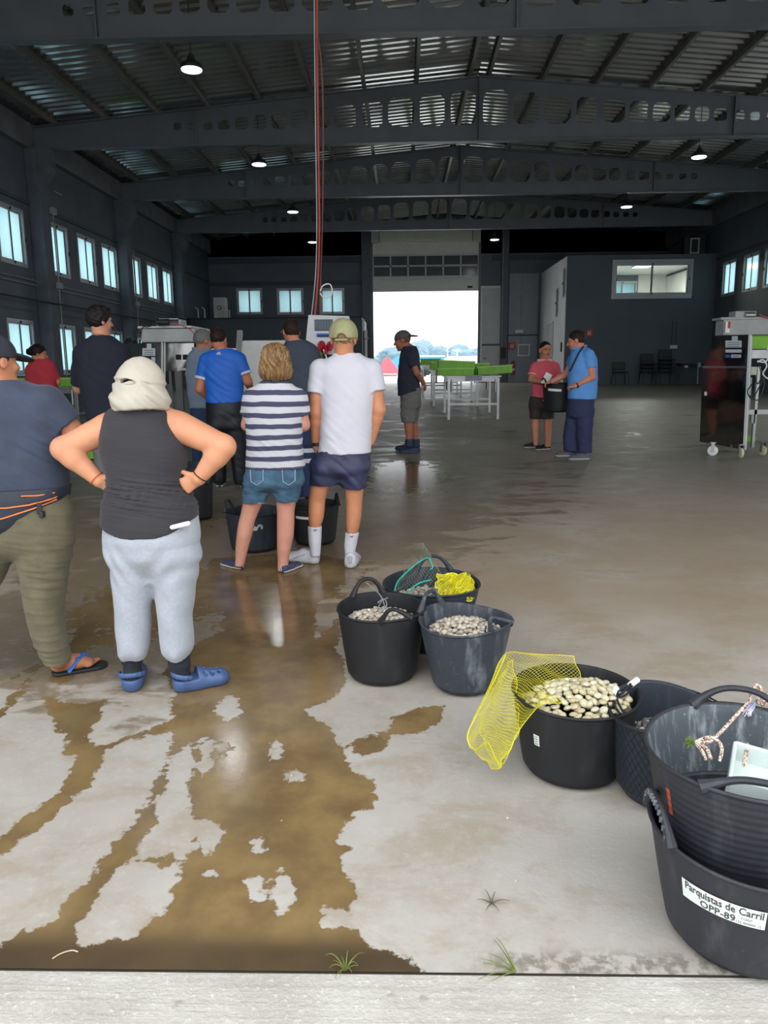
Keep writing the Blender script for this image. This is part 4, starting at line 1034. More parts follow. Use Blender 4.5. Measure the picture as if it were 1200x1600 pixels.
M_DHAIR = mat('dark_brown_hair', '14100e', .6, spec=.25, var=.25, vscale=90, stretch=(1,1,.25)); M_GHAIR = mat('greying_hair', '6d6b68', .6, var=.35, vscale=110); M_BHAIR = mat('cropped_brown_hair', '271b16', .65, spec=.25, var=.3, vscale=110)
M_BLOND = mat('dark_blond_hair', 'a07b4c', .5, color2='644a2e', vscale=55, stretch=(1,1,.22), bump=.5, bscale=70)
M_WSOLE = mat('white_rubber_sole', 'c2bfb8', .5, var=.05); M_BLK = mat('black_rubber', '1a1b1d', .55)

# 1. woman in the foreground with a pale neck-flap hat
p = Person('person in black tank top and pale grey joggers, hands on hips, cream neck-flap hat', (245, 1070), 3.55, .006, 'c98d6c')
p.base[2] = fz(3.55)
hip = [(792, 163, 306, .135), (815, 163, 308, .15), (840, 164, 311, .16), (865, 168, 310, .145), (878, 176, 304, .12)]
lL = [(872, 172, 242, .125), (900, 177, 240, .115), (930, 181, 237, .105), (960, 183, 234, .10), (990, 184, 232, .095), (1010, 186, 232, .092), (1019, 187, 230, .085), (1026, 192, 226, .065)]
lR = [(872, 236, 311, .125), (900, 242, 306, .115), (930, 246, 302, .105), (960, 249, 299, .10), (990, 252, 300, .095), (1010, 254, 300, .092), (1019, 256, 298, .085), (1026, 261, 294, .065)]
tor = [(634, 184, 250, .105), (642, 170, 264, .118), (660, 165, 269, .128), (680, 161, 280, .138), (700, 160, 289, .142), (720, 164, 289, .138), (740, 170, 286, .132), (757, 172, 285, .130), (772, 166, 296, .137), (790, 163, 305, .148), (812, 162, 307, .155), (836, 164, 308, .155)]
p.body_rows([(q[0], q[1], q[2], q[3]) for q in tor if q[0] < 800]+[(845, 172, 304, .13)]); 
for L in (lL, lR): p.body_rows(L+[(1062, L[-1][1]+5, L[-1][2]-5, .045)], .02)
p.B.add(cap(p.J(176, 664, .015), p.J(268, 662, .015), .058, .058), .04); p.B.add(cap(p.J(215, 640), p.J(192, 655), .06, .06), .04); p.B.add(cap(p.J(222, 640), p.J(250, 652), .06, .06), .04)
p.head(222, 566, 634, 0, nod=6, neck=(219, 650))
ARM_L = p.arm((163, 672, .01), (99, 701, -.05), (154, 750, -.035), (.070, .054, .054, .033), ((.80, .05, -.42), (.2, .95, .0), (.45, -.25, .75), dict(s=1.0, curl=.9, thumb=.1)))
ARM_R = p.arm((283, 668, .01), (349, 698, -.05), (311, 747, -.045), (.072, .055, .055, .034), ((-.80, .0, -.42), (-.2, .95, .0), (-.45, -.25, .75), dict(s=1.0, curl=.75, thumb=.1)))
M_TANK = mat('washed_black_jersey', '2c2a2f', .85, var=.12, vscale=14, bump=.15, bscale=120, stretch=(.3,.3,1), sheen=.1)
zh = p.J(235, 832)[2]; xh = p.J(235, 832)[0]
def tank_hem(X, Y, Z): return (zh+.95*np.maximum(0, X-xh-.03)**2*2.1+.85*np.maximum(0, xh-.03-X)**2*1.6)-Z
zs0, zs1 = p.J(230, 742)[2], p.J(230, 800)[2]
fold = lambda X, Y, Z: np.exp(-((Z-p.J(230, 768)[2])/.075)**2)+.12
p.garment('tank_top', M_TANK, tor, inset=-.008, clips=[tank_hem], wr=wrinkle(.011, 13, 150, 5, fold, .18), pw=2.3)
zc = p.J(220, 1021)[2]
gather = lambda X, Y, Z: .0045*np.sin(70*X+9*Y)*np.exp(-((Z-zc)/.035)**2)+.004*np.sin(48*Z+6*np.sin(14*X)+20*X)*np.exp(-((Z-p.J(240, 880)[2])/.10)**2)+.0035*np.sin(26*Z+9*X)*np.sin(31*X+5*Z)
M_JOG = mat('pale_grey_marl_fleece', '9da3ad', .9, var=.05, vscale=60, bump=.25, bscale=150, sheen=.2)
jg = p.legs('joggers', M_JOG, hip, lL, lR, inset=-.004, wr=gather)
F = Field(.004); F.add(rows(p.R([(826, 272, 312, .02, -.155), (890, 268, 306, .02, -.135)]), 0), .01)
F = Field(.005); a, b = p.J(269, 824, -.145), p.J(294, 818, -.125); F.add(cap(a, b, .011, .012), .005); put(F, 'folded_tissue', mat('white_tissue', 'e8e8ea', .8, var=.03), jg)
M_SOCK = mat('dark_navy_ribbed_sock', '1e222b', .9, var=.15, vscale=30, bump=.4, bscale=90)
for nm, L in (('l', [(1015, 192, 221, .05), (1030, 191, 222, .05), (1046, 194, 220, .045), (1064, 196, 218, .042)]), ('r', [(1012, 263, 293, .05), (1028, 262, 297, .05), (1046, 266, 297, .045), (1058, 270, 297, .042)])):
    F = Field(.005); F.add(rows(p.R(L), 0), .01); F.warp(lambda X, Y, Z: .0012*np.sin(420*Z)+.0022*np.sin(110*Z+9*X)); put(F, 'sock', M_SOCK, p.root)
M_CLOG = mat('blue_foam_clog', '3f5680', .5, var=.1, vscale=12)
p.shoe((206, 1084), -14, .275, .130, .112, M_CLOG, None, style='clog', h=.004); p.shoe((270, 1081), 62, .285, .128, .112, M_CLOG, None, style='clog', h=.004)
# wrist bands
for (S_, E_, W_), m_ in ((ARM_L, mat('coral_thread', 'c8603c', .6)), (ARM_R, mat('dark_hair_tie', '2a1d18', .7))):
    c = E_+(W_-E_)*.93; ax = unit(W_-E_); x_ = unit(np.cross(ax, vv(0, 1, 0))); y_ = np.cross(ax, x_)
    MB().tube([c+(x_*math.cos(t)+y_*math.sin(t))*.0375-p.base for t in np.linspace(0, 2*math.pi, 20)[:-1]], .003, 6, closed=True).build('wristband', m_, p.root, True)
H = p.hd; F = Field(.005)
F.add(H.E(0, -.008, .036, .100, .118, .106), .01)
F.add(H.E(0, .0, .020, .106, .122, .030), .035)
F.add(cap(H.P(0, -.03, .0), H.P(0, -.038, -.085), .103, .128, H.r, 1.03, 1.06), .04)
F.clip(lambda X, Y, Z: np.where(H.loc(X, Y, Z)[1] > .06, .035-H.loc(X, Y, Z)[2], -.2), .01)
F.clip(lambda X, Y, Z: (-.150+.30*np.maximum(0, H.loc(X, Y, Z)[1]+.02)+.05*H.loc(X, Y, Z)[0]-H.loc(X, Y, Z)[2]), .006)
F.cut(H.E(-.026, -.132, .004, .044, .034, .022), .006)
F.warp(lambda X, Y, Z: -.006*np.exp(-((H.loc(X, Y, Z)[2]-.014+.12*H.loc(X, Y, Z)[0])/.008)**2)+.004*np.exp(-((H.loc(X, Y, Z)[2]+.006+.12*H.loc(X, Y, Z)[0])/.008)**2))
F.warp(wrinkle(.0065, 26, 36, 21, lambda X, Y, Z: .35+.9*(H.loc(X, Y, Z)[2] < .0), .9))
hat = put(F, 'neck_flap_hat', mat('cream_cotton_hat', 'b3ac9f', .85, var=.05, vscale=10, bump=.12, bscale=110), p.root)
F = Field(.004); pts = [H.P(.030, -.136, .0), H.P(-.018, -.141, -.006), H.P(-.054, -.132, -.016), H.P(-.060, -.132, -.034), H.P(-.058, -.134, -.055)]
for a, b in zip(pts, pts[1:]): F.add(cap(a, b, .007, .007, H.u, 1.5, 1.5), .003)
put(F, 'adjuster_tab', MATS['cream_cotton_hat'], hat)
F = Field(.005); F.add(H.E(0, .145, .028, .085, .075, .010), .005); put(F, 'peak', MATS['cream_cotton_hat'], hat)
F = Field(.005); F.add(H.E(-.026, -.100, .004, .046, .020, .026), .005); put(F, 'hair', M_DHAIR, p.root)
p.finish()

# 2. man at the left edge
p = Person('person in navy tee and olive trousers at left edge, cap, waist pack, blue flip-flop', (60, 1050), 3.62, .0065, 'b97c5c')
tor = [(594, -48, 30, .08), (606, -80, 62, .105), (622, -100, 88, .12), (650, -108, 98, .14), (690, -110, 100, .155), (730, -112, 103, .165), (765, -108, 104, .165), (780, -105, 103, .16)]
p.body_rows(tor, .02)
lR = [(800, -5, 108, .15), (840, 18, 110, .14), (860, 27, 110, .13), (905, 37, 102, .115), (945, 43, 97, .105), (973, 48, 96, .095), (1000, 57, 101, .09), (1020, 67, 106, .085), (1033, 74, 108, .075)]
lL = [(800, -110, 5, .15), (840, -112, 24, .14), (862, -112, 22, .13), (905, -108, 4, .115), (960, -106, -28, .10), (1033, -100, -55, .08)]
hip = [(768, -108, 104, .16), (800, -110, 107, .165), (838, -112, 110, .155), (852, -112, 110, .14)]
for L in (lL, lR): p.body_rows(L, .02)
p.head(-7, 527, 606, 30, nod=2, neck=(-3, 612))
cl = []
p.arm((72, 632), (112, 676, .03), (40, 690, .20), (.078, .056, .052, .034), ((-.9, .3, 0), (0, 1, 0), (0, 0, 1), dict(curl=.4)), sleeve=.78, cloth=cl, flare=.022)
p.arm((-84, 632), (-118, 690, .04), (-40, 690, .22), (.078, .056, .052, .034), None, sleeve=.7, cloth=cl, flare=.022)
M_NAVY = mat('faded_navy_cotton', '333b4e', .88, var=.12, vscale=8, bump=.15, bscale=130, sheen=.1)
mk = lambda X, Y, Z: .5+1.2*np.exp(-((X-p.J(80, 690)[0])/.13)**2-((Z-p.J(80, 690)[2])/.09)**2)
p.garment('tee_shirt', M_NAVY, tor, cl, inset=-.006, wr=wrinkle(.006, 15, 42, 8, mk, .8))
F = Field(.0065); F.add(rows(p.R([(596, -42, 24, .075), (602, -46, 28, .085)]), -.01), .01); put(F, 'neckband', M_NAVY, p.root)
M_OLIVE = mat('olive_cotton_trousers', '5d5843', .88, var=.12, vscale=12, bump=.2, bscale=110, sheen=.1)
kn = lambda X, Y, Z: .5+1.3*np.exp(-((X-p.J(92, 890)[0])/.08)**2-((Z-p.J(92, 890)[2])/.10)**2)+1.2*np.exp(-((Z-p.J(92, 1015)[2])/.06)**2)
p.legs('trousers', M_OLIVE, hip, lL, lR, inset=-.004, wr=wrinkle(.005, 18, 70, 13, kn, .3))
M_PACK = mat('black_nylon_pack', '1f2430', .6, var=.1, bump=.1)
F = Field(.0065); F.add(rows(p.R([(759, -110, 103, .172), (775, -110, 102, .182), (800, -111, 88, .188), (818, -112, 66, .185), (826, -112, 50, .175)]), -.012, pw=2.4), .02)
pk = put(F, 'waist_pack', M_PACK, p.root); M_ORG = mat('orange_piping', 'e2783f', .5, var=.05)
def on_pack(px, py): # point on the back of the pack, facing the doorway
    c = p.J(px, py); cx = p.J(-4, py)[0]; hw = p.J(103, py)[0]-cx; return vv(c[0], p.Y-.198*math.sqrt(max(.02, 1-(abs(c[0]-cx)/(hw+.012))**2.4))-.004, c[2])-p.base
for pts in ([(-40, 782), (5, 782), (40, 783), (70, 780), (92, 775), (100, 772)], [(-40, 820), (8, 806), (40, 797), (75, 786), (100, 776)], [(60, 766), (80, 767), (98, 765)]): MB().tube([on_pack(*q) for q in pts], .0035, 6).build('orange_piping', M_ORG, pk, True)
mb = MB(); c = on_pack(82, 786); mb.box(c, (.022, .03, .05), rotz(.5), .004); mb.box(c+vv(.012, 0, -.03), (.018, .03, .03), None, .004); mb.build('buckle', M_BLK, pk)
p.hair(M_BHAIR, .006)
M_CAPB = mat('charcoal_cap_cloth', '2a2d36', .8, var=.08, bump=.1)
p.cap_hat(M_CAPB, yaw=0, low=.028)
# bare foot in a blue flip-flop
g = onfloor(80, 1056); b = np.array(g, float); b[2] = fz(b[1])+.020; d = hvec(62); sd = vv(d[1], -d[0], 0); z = vv(0,0,1)
an = p.J(90, 1030); p.B.add(cap(an, b+d*.05+z*.05, .045, .040), .03)
p.B.add(cap(b+d*.035+z*.032, b+d*.13+z*.036, .034, .036), .03); p.B.add(cap(b+d*.10+z*.045, b+d*.19+z*.022, .034, .022, sd, 1.05, 1.9), .03)
for i, o in enumerate((-.036, -.014, .004, .021, .036)):
    L = (.052, .048, .042, .034, .026)[i]; q = b+d*(.195-.006*i)+sd*o+z*.014; p.B.add(cap(q, q+d*L*.85, (.0125, .0095, .009, .0085, .008)[i], (.0115, .008, .0075, .007, .007)[i]), .004)
t_ = Field(.004); t_.add(cap(b+d*.045, b+d*.225-sd*.004, .044, .054), .02); t_.clip(lambda X, Y, Z: np.abs(Z-(b[2]-.010+SLOPE*(Y-b[1])))-.009, .003)
ff = put(t_, 'flip_flop', mat('black_flip_flop_sole', '23262c', .6), p.root); G = Field(.004)
M_STR = mat('blue_rubber_strap', '2a6fc4', .45, var=.05); tp = b+d*.195-sd*.022+z*.022; m1 = b+d*.150+z*.078+sd*.0
for sg in (-1, 1):
    e = b+d*.085+sd*sg*.044+z*.004; mid = b+d*.13+sd*sg*.037+z*.060
    for q, w_ in ((e, mid), (mid, b+d*.165-sd*.008+z*.066), (b+d*.165-sd*.008+z*.066, tp)): G.add(cap(q, w_, .0075, .0075, sd*sg+d*.8, 1.9, 1.9), .006)
put(G, 'strap', M_STR, ff, label='blue rubber toe-post strap')
p.finish()
# 3. woman in the striped tee
p = Person('person in white tee with navy stripes and frayed denim shorts, short wavy blond hair', (410, 888), 5.53, .0075, 'c9907c')
tor = [(594, 412, 448, .06), (602, 400, 458, .08), (612, 386, 468, .105), (628, 381, 474, .125), (650, 384, 473, .135), (690, 387, 471, .14), (712, 386, 473, .145), (731, 385, 476, .145)]
p.body_rows(tor, .02)
hip = [(722, 387, 473, .14), (745, 385, 473, .145), (756, 384, 472, .14)]
sL = [(752, 384, 427, .135), (762, 382, 420, .12), (784, 380, 415, .10)]; sR = [(752, 426, 472, .135), (762, 428, 470, .12), (782, 432, 465, .10)]
fL = [(776, 383, 412, .085), (786, 380, 410, .078), (800, 377, 404, .066), (815, 373, 398, .064), (835, 370, 394, .066), (855, 368, 388, .055), (872, 368, 384, .042), (884, 367, 381, .042)]
fR = [(776, 433, 463, .085), (786, 432, 462, .078), (800, 433, 460, .066), (815, 433, 460, .064), (835, 433, 459, .066), (855, 433, 455, .055), (875, 434, 451, .042), (892, 434, 450, .042)]
for L in (fL, fR): p.body_rows(L, 0, .02)
p.head(431, 543, 596, -5, nod=8, neck=(431, 602))
cl = []
p.arm((466, 622), (474, 664, .02), (445, 668, .22), (.058, .045, .043, .030), ((-.8, .6, .1), (0, 1, 0), (0, 0, 1), dict(curl=.5)), sleeve=.62, cloth=cl, flare=.018)
p.arm((394, 622), (387, 664, .05), (420, 668, .24), (.056, .045, .043, .030), None, sleeve=.62, cloth=cl, flare=.018)
def stripes():
    m, t, b = base('navy_striped_jersey'); co = t.new('ShaderNodeTexCoord').outputs['Object']; sp = t.new('ShaderNodeSeparateXYZ'); t.link(co, sp.inputs[0])
    n = t.noise(co, 5, 2); z = t.math('ADD', sp.outputs[2], t.math('MULTIPLY', n, .03))
    f = t.math('FRACT', t.math('DIVIDE', z, .0775)); s_ = t.math('MULTIPLY', t.smooth(f, .02, .06), t.smooth(f, .50, .46))
    t.link(t.mix(s_, lin('c6c5cc'), lin('45455f')), b.inputs['Base Color']); b.inputs['Roughness'].default_value = .9
    bn = t.new('ShaderNodeBump', Strength=.12, Distance=.01); t.link(t.noise(co, 130, 3), bn.inputs['Height']); t.link(bn.outputs[0], b.inputs['Normal']); return m
p.garment('tee_shirt', stripes(), tor, cl, inset=-.006, wr=wrinkle(.005, 16, 55, 31, lambda X, Y, Z: .5+.9*np.exp(-((Z-p.J(430, 700)[2])/.06)**2), .5))
M_DENIM = mat('washed_blue_denim', '4a6d87', .85, var=.22, vscale=10, bump=.3, bscale=160, color2='38566e')
sh = p.legs('denim_shorts', M_DENIM, hip, sL, sR, inset=-.006, wr=wrinkle(.004, 22, 60, 32, None, .3))
mb = MB(); rr = random.Random(4)
for (xa, xb, y, ) in ((381, 414, 784), (433, 464, 782)):
    for k in range(26):
        x = xa+(xb-xa)*(k+.5)/26; cx = (xa+xb)/2; c = p.J(x, y, -.098*math.sqrt(max(.05, 1-((x-cx)/((xb-xa)/2))**2)))-p.base
        mb.tube([c, c+vv(rr.uniform(-.006, .006), -.003, -rr.uniform(.006, .022))], .0012, 4)
mb.build('frayed_hem', mat('pale_denim_thread', 'b9c6d0', .8), sh)
for x0 in (391, 441):
    mb = MB(); pts = [p.J(x, y, -.155)-p.base for x, y in ((x0, 734), (x0+1, 752), (x0+10, 758), (x0+20, 751), (x0+20, 734))]; mb.tube(pts, .0022, 5); mb.build('pocket_seam', mat('pale_denim_thread', 'b9c6d0', .8), sh, True)
# wavy bob
h_ = p.hair(M_BLOND, .018, back=-.125, front=.02, volume=[(0, -.05, -.045, .098, .066, .080), (.062, -.01, -.04, .050, .065, .075), (-.062, -.01, -.04, .050, .065, .075), (0, -.03, .075, .082, .088, .055)], h=.006, wr=.0, sides=.085)
me = h_.data; co = np.empty(len(me.vertices)*3, np.float32); me.vertices.foreach_get('co', co); co = co.reshape(-1, 3); no = np.empty_like(co.ravel()); me.vertices.foreach_get('normal', no); no = no.reshape(-1, 3)
c0 = p.hd.c-p.base; an_ = np.arctan2(co[:, 1]-c0[1], co[:, 0]-c0[0])
co += no*(.008*np.sin(19*an_+60*(co[:, 2]-c0[2])+2*np.sin(40*(co[:, 2]-c0[2])))+.005*np.sin(47*an_-90*(co[:, 2]-c0[2])))[:, None]
me.vertices.foreach_set('co', co.ravel()); me.update()
M_CANV = mat('navy_canvas_shoe', '3a3c58', .8, var=.08, bump=.2, bscale=120)
for hp, hd_ in (((380, 890), -52), ((440, 896), 28)):
    b, d, sd = p.shoe(hp, hd_, .235, .086, .062, M_CANV, M_WSOLE, sole_h=.016, h=.0045)
    o = MB().box(b-d*.002+vv(0,0,.036)-p.base, (.006, .005, .036), rotz(-math.radians(hd_))).build('heel_stripe', M_WSOLE, p.root)
p.finish()

# 4. man in the white tee and green cap
p = Person('person in plain white tee, navy shorts and faded green cap, seen from behind', (530, 880), 5.72, .0075, 'c58663')
tor = [(552, 526, 560, .06), (559, 514, 571, .085), (568, 500, 582, .11), (585, 496, 589, .135), (610, 500, 587, .145), (650, 502, 582, .145), (690, 500, 579, .15), (707, 499, 578, .152)]
p.body_rows(tor, .022)
hip = [(700, 500, 577, .145), (722, 490, 576, .15), (735, 486, 575, .15)]
sL = [(728, 487, 534, .145), (745, 485, 533, .13), (757, 484, 530, .12)]; sR = [(728, 530, 575, .145), (745, 533, 573, .13), (762, 536, 571, .12)]
fL = [(745, 487, 520, .095), (765, 484, 513, .088), (782, 482, 508, .075), (800, 482, 507, .078), (812, 482, 505, .07), (826, 485, 500, .045), (860, 488, 497, .03)]
fR = [(745, 538, 570, .095), (765, 539, 568, .088), (785, 541, 566, .075), (805, 541, 565, .078), (822, 541, 562, .068), (836, 543, 557, .045), (868, 542, 551, .03)]
for L in (fL, fR): p.body_rows(L, 0, .02)
p.head(537, 503, 560, 4, nod=4, neck=(537, 562))
cl = []
p.arm((501, 578), (493, 645, -.03), (494, 697, .02), (.066, .048, .046, .032), ((.12, .25, -1), (1, 0, 0), (0, 1, 0), dict(curl=.35)), sleeve=.55, cloth=cl, flare=.024)
p.arm((580, 578), (592, 640, -.03), (579, 690, .03), (.066, .048, .046, .032), ((-.3, .3, -1), (-1, 0, 0), (0, 1, 0), dict(curl=.35)), sleeve=.55, cloth=cl, flare=.024)
M_WTEE = mat('white_cotton_jersey', 'cac9d3', .9, var=.03, vscale=6, bump=.1, bscale=130)
p.garment('tee_shirt', M_WTEE, tor, cl, inset=-.008, wr=wrinkle(.006, 14, 26, 41, lambda X, Y, Z: .35+.9*np.exp(-((Z-p.J(540, 690)[2])/.10)**2), .9))
F = Field(.006); F.add(rows(p.R([(551, 524, 552, .062), (556, 519, 556, .072)]), -.006), .01); put(F, 'neckband', M_WTEE, p.root)
p.legs('shorts', mat('navy_nylon_shorts', '2f3350', .55, var=.1, vscale=9, bump=.15, bscale=80), hip, sL, sR, inset=-.006, wr=wrinkle(.008, 20, 22, 42, None, .5))
p.hair(mat('shaved_hair', '8d6a52', .6), .002, back=-.05); p.cap_hat(mat('faded_sage_cotton', '9a9a72', .85, var=.1, vscale=12, bump=.15, bscale=110), 0, strap=True, low=.018, crown=(.096, .116, .108))
M_WSOCK = mat('white_ribbed_sock', 'c3c3cc', .9, var=.04, bump=.4, bscale=90)
for L, tk in (([(822, 481, 503, .058), (845, 482, 502, .052), (858, 484, 501, .045), (868, 485, 500, .042)], (492, 828)), ([(832, 540, 561, .058), (852, 538, 557, .05), (862, 539, 555, .045), (872, 540, 554, .042)], (549, 838))):
    F = Field(.005); F.add(rows(p.R(L), 0), .01); F.warp(lambda X, Y, Z: .001*np.sin(500*Z)*0+.0012*np.sin(130*X)); o = put(F, 'sock', M_WSOCK, p.root)
    q = p.J(tk[0]-2, tk[1], -.066)-p.base; MB().tube([q, q+vv(.012, -.001, -.003), q+vv(.030, .004, .004)], [.0025, .0035, .001], 5).build('tick_mark', M_BLK, o)
M_WSHOE = mat('white_leather_trainer', 'bcbdc4', .5, var=.04)
p.shoe((499, 881), -66, .31, .120, .115, M_WSHOE, mat('off_white_sole', 'a5a6a8', .5, var=.04), h=.0045, toe=.36); p.shoe((547, 889), 2, .30, .118, .115, M_WSHOE, mat('off_white_sole', 'a5a6a8', .5, var=.04), h=.0045, toe=.36)
M_SHD = mat('pale_grey_overlay', '9b9da4', .5, var=.04)
for hp, hd_, L_, W_ in (((499, 881), -66, .31, .120), ((547, 889), 2, .30, .118)):
    g = onfloor(*hp); d = hvec(hd_); sd = vv(d[1], -d[0], 0); b = vv(g.x, g.y, fz(g.y)); z = vv(0, 0, 1)
    for s_ in (-1, 1):
        F = Field(.004); F.add(cap(b+d*.10+sd*s_*W_*.40+z*.075, b+d*.20+sd*s_*W_*.44+z*.035, .004, .004, z, 1.5, 2.), .003); put(F, 'side_stripe', M_SHD, p.root)
    F = Field(.004); F.add(cap(b+d*.006+z*.05, b+d*.012+z*.085, .012, .014, sd, 1.4, 1.4), .004); put(F, 'heel_tab', M_SHD, p.root)
    for k in range(4): F = Field(.004); c = b+d*(L_*(.46+.07*k))+z*(.085-.008*k); F.add(cap(c-sd*.03, c+sd*.03, .0045, .0045), .002); put(F, 'lace', M_SHD, p.root)
w_ = p.J(495, 694, .015)-p.base; mb = MB(); mb.lathe([(.036, -.012), (.040, -.010), (.040, .010), (.036, .012)], w_, 20); mb.box(w_+vv(-.036, -.01, 0), (.012, .034, .034), None, .004); mb.build('wristwatch', M_BLK, p.root, True)
p.finish()

# 5. man in the blue football tee
p = Person('person in bright blue sports tee with white cuffs and black track trousers', (360, 762), 8.95, .010, 'bf7b5d')
tor = [(545, 336, 366, .07), (551, 322, 375, .10), (560, 315, 381, .12), (580, 318, 381, .14), (605, 323, 380, .14), (629, 323, 380, .15)]
p.body_rows(tor, .02)
hip = [(620, 323, 380, .14), (645, 323, 382, .155), (668, 325, 383, .14)]
lL = [(662, 325, 357, .13), (690, 327, 355, .11), (720, 330, 353, .095), (748, 334, 353, .085), (755, 336, 352, .07)]; lR = [(662, 352, 384, .13), (690, 356, 386, .11), (720, 362, 386, .095), (748, 366, 386, .085), (757, 368, 385, .07)]
for L in (lL, lR): p.body_rows(L, .02)
p.head(342, 513, 550, 12, nod=12, neck=(348, 550))
cl = []
p.arm((322, 562), (312, 608, -.02), (327, 624, .12), (.068, .05, .046, .034), ((.5, .7, -.2), (1, 0, 0), (0, 0, 1), dict(curl=.5)), sleeve=.62, cloth=cl, flare=.02)
p.arm((374, 562), (387, 596, .0), (394, 612, .25), (.068, .05, .046, .034), ((.1, .9, -.2), (-1, 0, 0), (0, 0, 1), dict(curl=.5)), sleeve=.62, cloth=cl, flare=.02)
M_BTEE = mat('bright_blue_polyester', '1c66cc', .6, var=.08, vscale=5, bump=.08)
p.garment('sports_shirt', M_BTEE, tor, cl, inset=-.006, wr=wrinkle(.008, 10, 20, 51, None, .5))
for _, S, e, ra, rb, ax in cl: F = Field(.009); F.add(cap(e-ax*.012, e+ax*.012, rb+.008, rb+.008), .004); F.clip(lambda X, Y, Z, e=e, ax=ax: np.abs((X-e[0])*ax[0]+(Y-e[1])*ax[1]+(Z-e[2])*ax[2])-.016, .002); put(F, 'white_cuff', mat('white_rib', 'd8dce6', .8), p.root)
F = Field(.008); F.add(cap(p.J(339, 546), p.J(362, 546), .06, .06, vv(0,1,0), .9, .9), .004); F.clip(lambda X, Y, Z: np.abs(Z-p.J(350, 546)[2])-.012, .003); put(F, 'collar', mat('white_rib', 'd8dce6', .8), p.root)
q = p.J(342, 554, -.112)-p.base; T = Matrix.Translation(q) @ Matrix.Rotation(math.radians(90), 4, 'X')
mb = MB(); [mb.prism([(x-.008, 0), (x+.004, 0), (x-.006, hh), (x-.014, hh*.8)], T, .003) for x, hh in ((-.015, .014), (.0, .026), (.016, .034))]; mb.build('bar_emblem', mat('white_rib', 'd8dce6', .8), p.root)
M_TRK = mat('black_track_fabric', '15171f', .5, var=.1); p.legs('track_trousers', M_TRK, hip, lL, lR, inset=-.006, wr=wrinkle(.004, 12, 16, 52, None, .4))
p.hair(M_BHAIR, .007, back=-.045)
for hp, hd_ in (((343, 762), -8), ((379, 763), 10)): p.shoe(hp, hd_, .29, .105, .09, M_BLK, M_WSOLE, sole_h=.03)
p.finish()

# 6. man in the grey polo beside him
p = Person('person in grey polo shirt and jeans with greying hair, half hidden by the blue tee', (312, 743), 9.75, .010, 'b5795c')
tor = [(545, 303, 327, .07), (551, 296, 334, .10), (562, 292, 338, .12), (585, 291, 338, .13), (615, 294, 337, .135), (637, 298, 337, .14)]
p.body_rows(tor, .02); hip = [(630, 298, 337, .135), (660, 298, 338, .14), (672, 299, 338, .13)]
lL = [(665, 300, 320, .12), (700, 301, 318, .09), (735, 302, 317, .075)]; lR = [(665, 317, 338, .12), (700, 319, 337, .09), (735, 319, 335, .075)]
for L in (lL, lR): p.body_rows(L, .02)
p.head(318, 516, 551, 50, nod=8, neck=(315, 552))
cl = []; p.arm((302, 562), (300, 604, .02), (322, 622, .15), (.062, .047, .044, .032), ((.8, .5, 0), (0, 1, 0), (0, 0, 1), dict(curl=.4)), sleeve=.6, cloth=cl); p.arm((330, 562), (336, 606, .1), (330, 625, .22), (.062, .047, .044, .032), None, sleeve=.6, cloth=cl)
M_GPOLO = mat('grey_blue_pique', '79899b', .85, var=.07, bump=.1); p.garment('polo_shirt', M_GPOLO, tor, cl, inset=-.006, wr=wrinkle(.007, 11, 24, 61, None, .5))
F = Field(.009); F.add(cap(p.J(308, 545), p.J(322, 546), .065, .065), .004); F.clip(lambda X, Y, Z: np.abs(Z-p.J(315, 545)[2])-.022, .003); put(F, 'collar', M_GPOLO, p.root)
p.legs('jeans', mat('dark_blue_denim', '26395a', .85, var=.15, bump=.2), hip, lL, lR, inset=-.004); p.hair(M_GHAIR, .009, back=-.05)
for hp, hd_ in (((310, 743), 30), ((328, 743), 20)): p.shoe(hp, hd_, .28, .1, .085, M_BLK, M_WSOLE)
p.finish()

# 7. man in the dark grey tee by the white panel
p = Person('person in dark grey tee and navy work trousers with reflective bands, behind striped tee', (470, 782), 8.0, .010, 'b87a5c')
tor = [(531, 450, 476, .07), (538, 444, 490, .10), (550, 441, 497, .125), (575, 444, 499, .145), (605, 446, 497, .15), (640, 448, 493, .155), (660, 449, 492, .155)]
p.body_rows(tor, .02); hip = [(652, 450, 492, .15), (680, 449, 493, .15), (694, 449, 493, .14)]
lL = [(688, 449, 472, .12), (720, 449, 469, .10), (775, 450, 468, .08)]; lR = [(688, 468, 493, .12), (720, 470, 492, .10), (738, 471, 490, .09), (775, 471, 489, .08)]
for L in (lL, lR): p.body_rows(L, .02)
p.head(455, 500, 539, -25, nod=5, neck=(461, 540))
cl = []; p.arm((486, 552), (494, 605, .0), (475, 640, .18), (.07, .052, .047, .034), ((-.5, .8, -.1), (0, 1, 0), (0, 0, 1), dict(curl=.4)), sleeve=.68, cloth=cl, flare=.02); p.arm((452, 552), (447, 606, .08), (440, 640, .26), (.07, .052, .047, .034), None, sleeve=.68, cloth=cl, flare=.02)
M_DGT = mat('charcoal_blue_cotton', '3a4150', .88, var=.08, bump=.1); p.garment('tee_shirt', M_DGT, tor, cl, inset=-.006, wr=wrinkle(.007, 10, 18, 71, None, .5))
M_NTR = mat('navy_work_cotton', '1f2c4f', .85, var=.08); wt = p.legs('work_trousers', M_NTR, hip, lL, lR, inset=-.004)
for y in (702, 718):
    for L in (lL, lR):
        a = [np.interp(y, [q[0] for q in L], [q[i] for q in L]) for i in (1, 2, 3)]; F = Field(.008); F.add(rows(p.R([(y-3, a[0], a[1], a[2]), (y+4, a[0], a[1], a[2])]), -.012), .003); put(F, 'reflective_band', mat('silver_reflective_tape', 'b4bac0', .35), wt)
p.hair(M_BHAIR, .005, back=-.05)
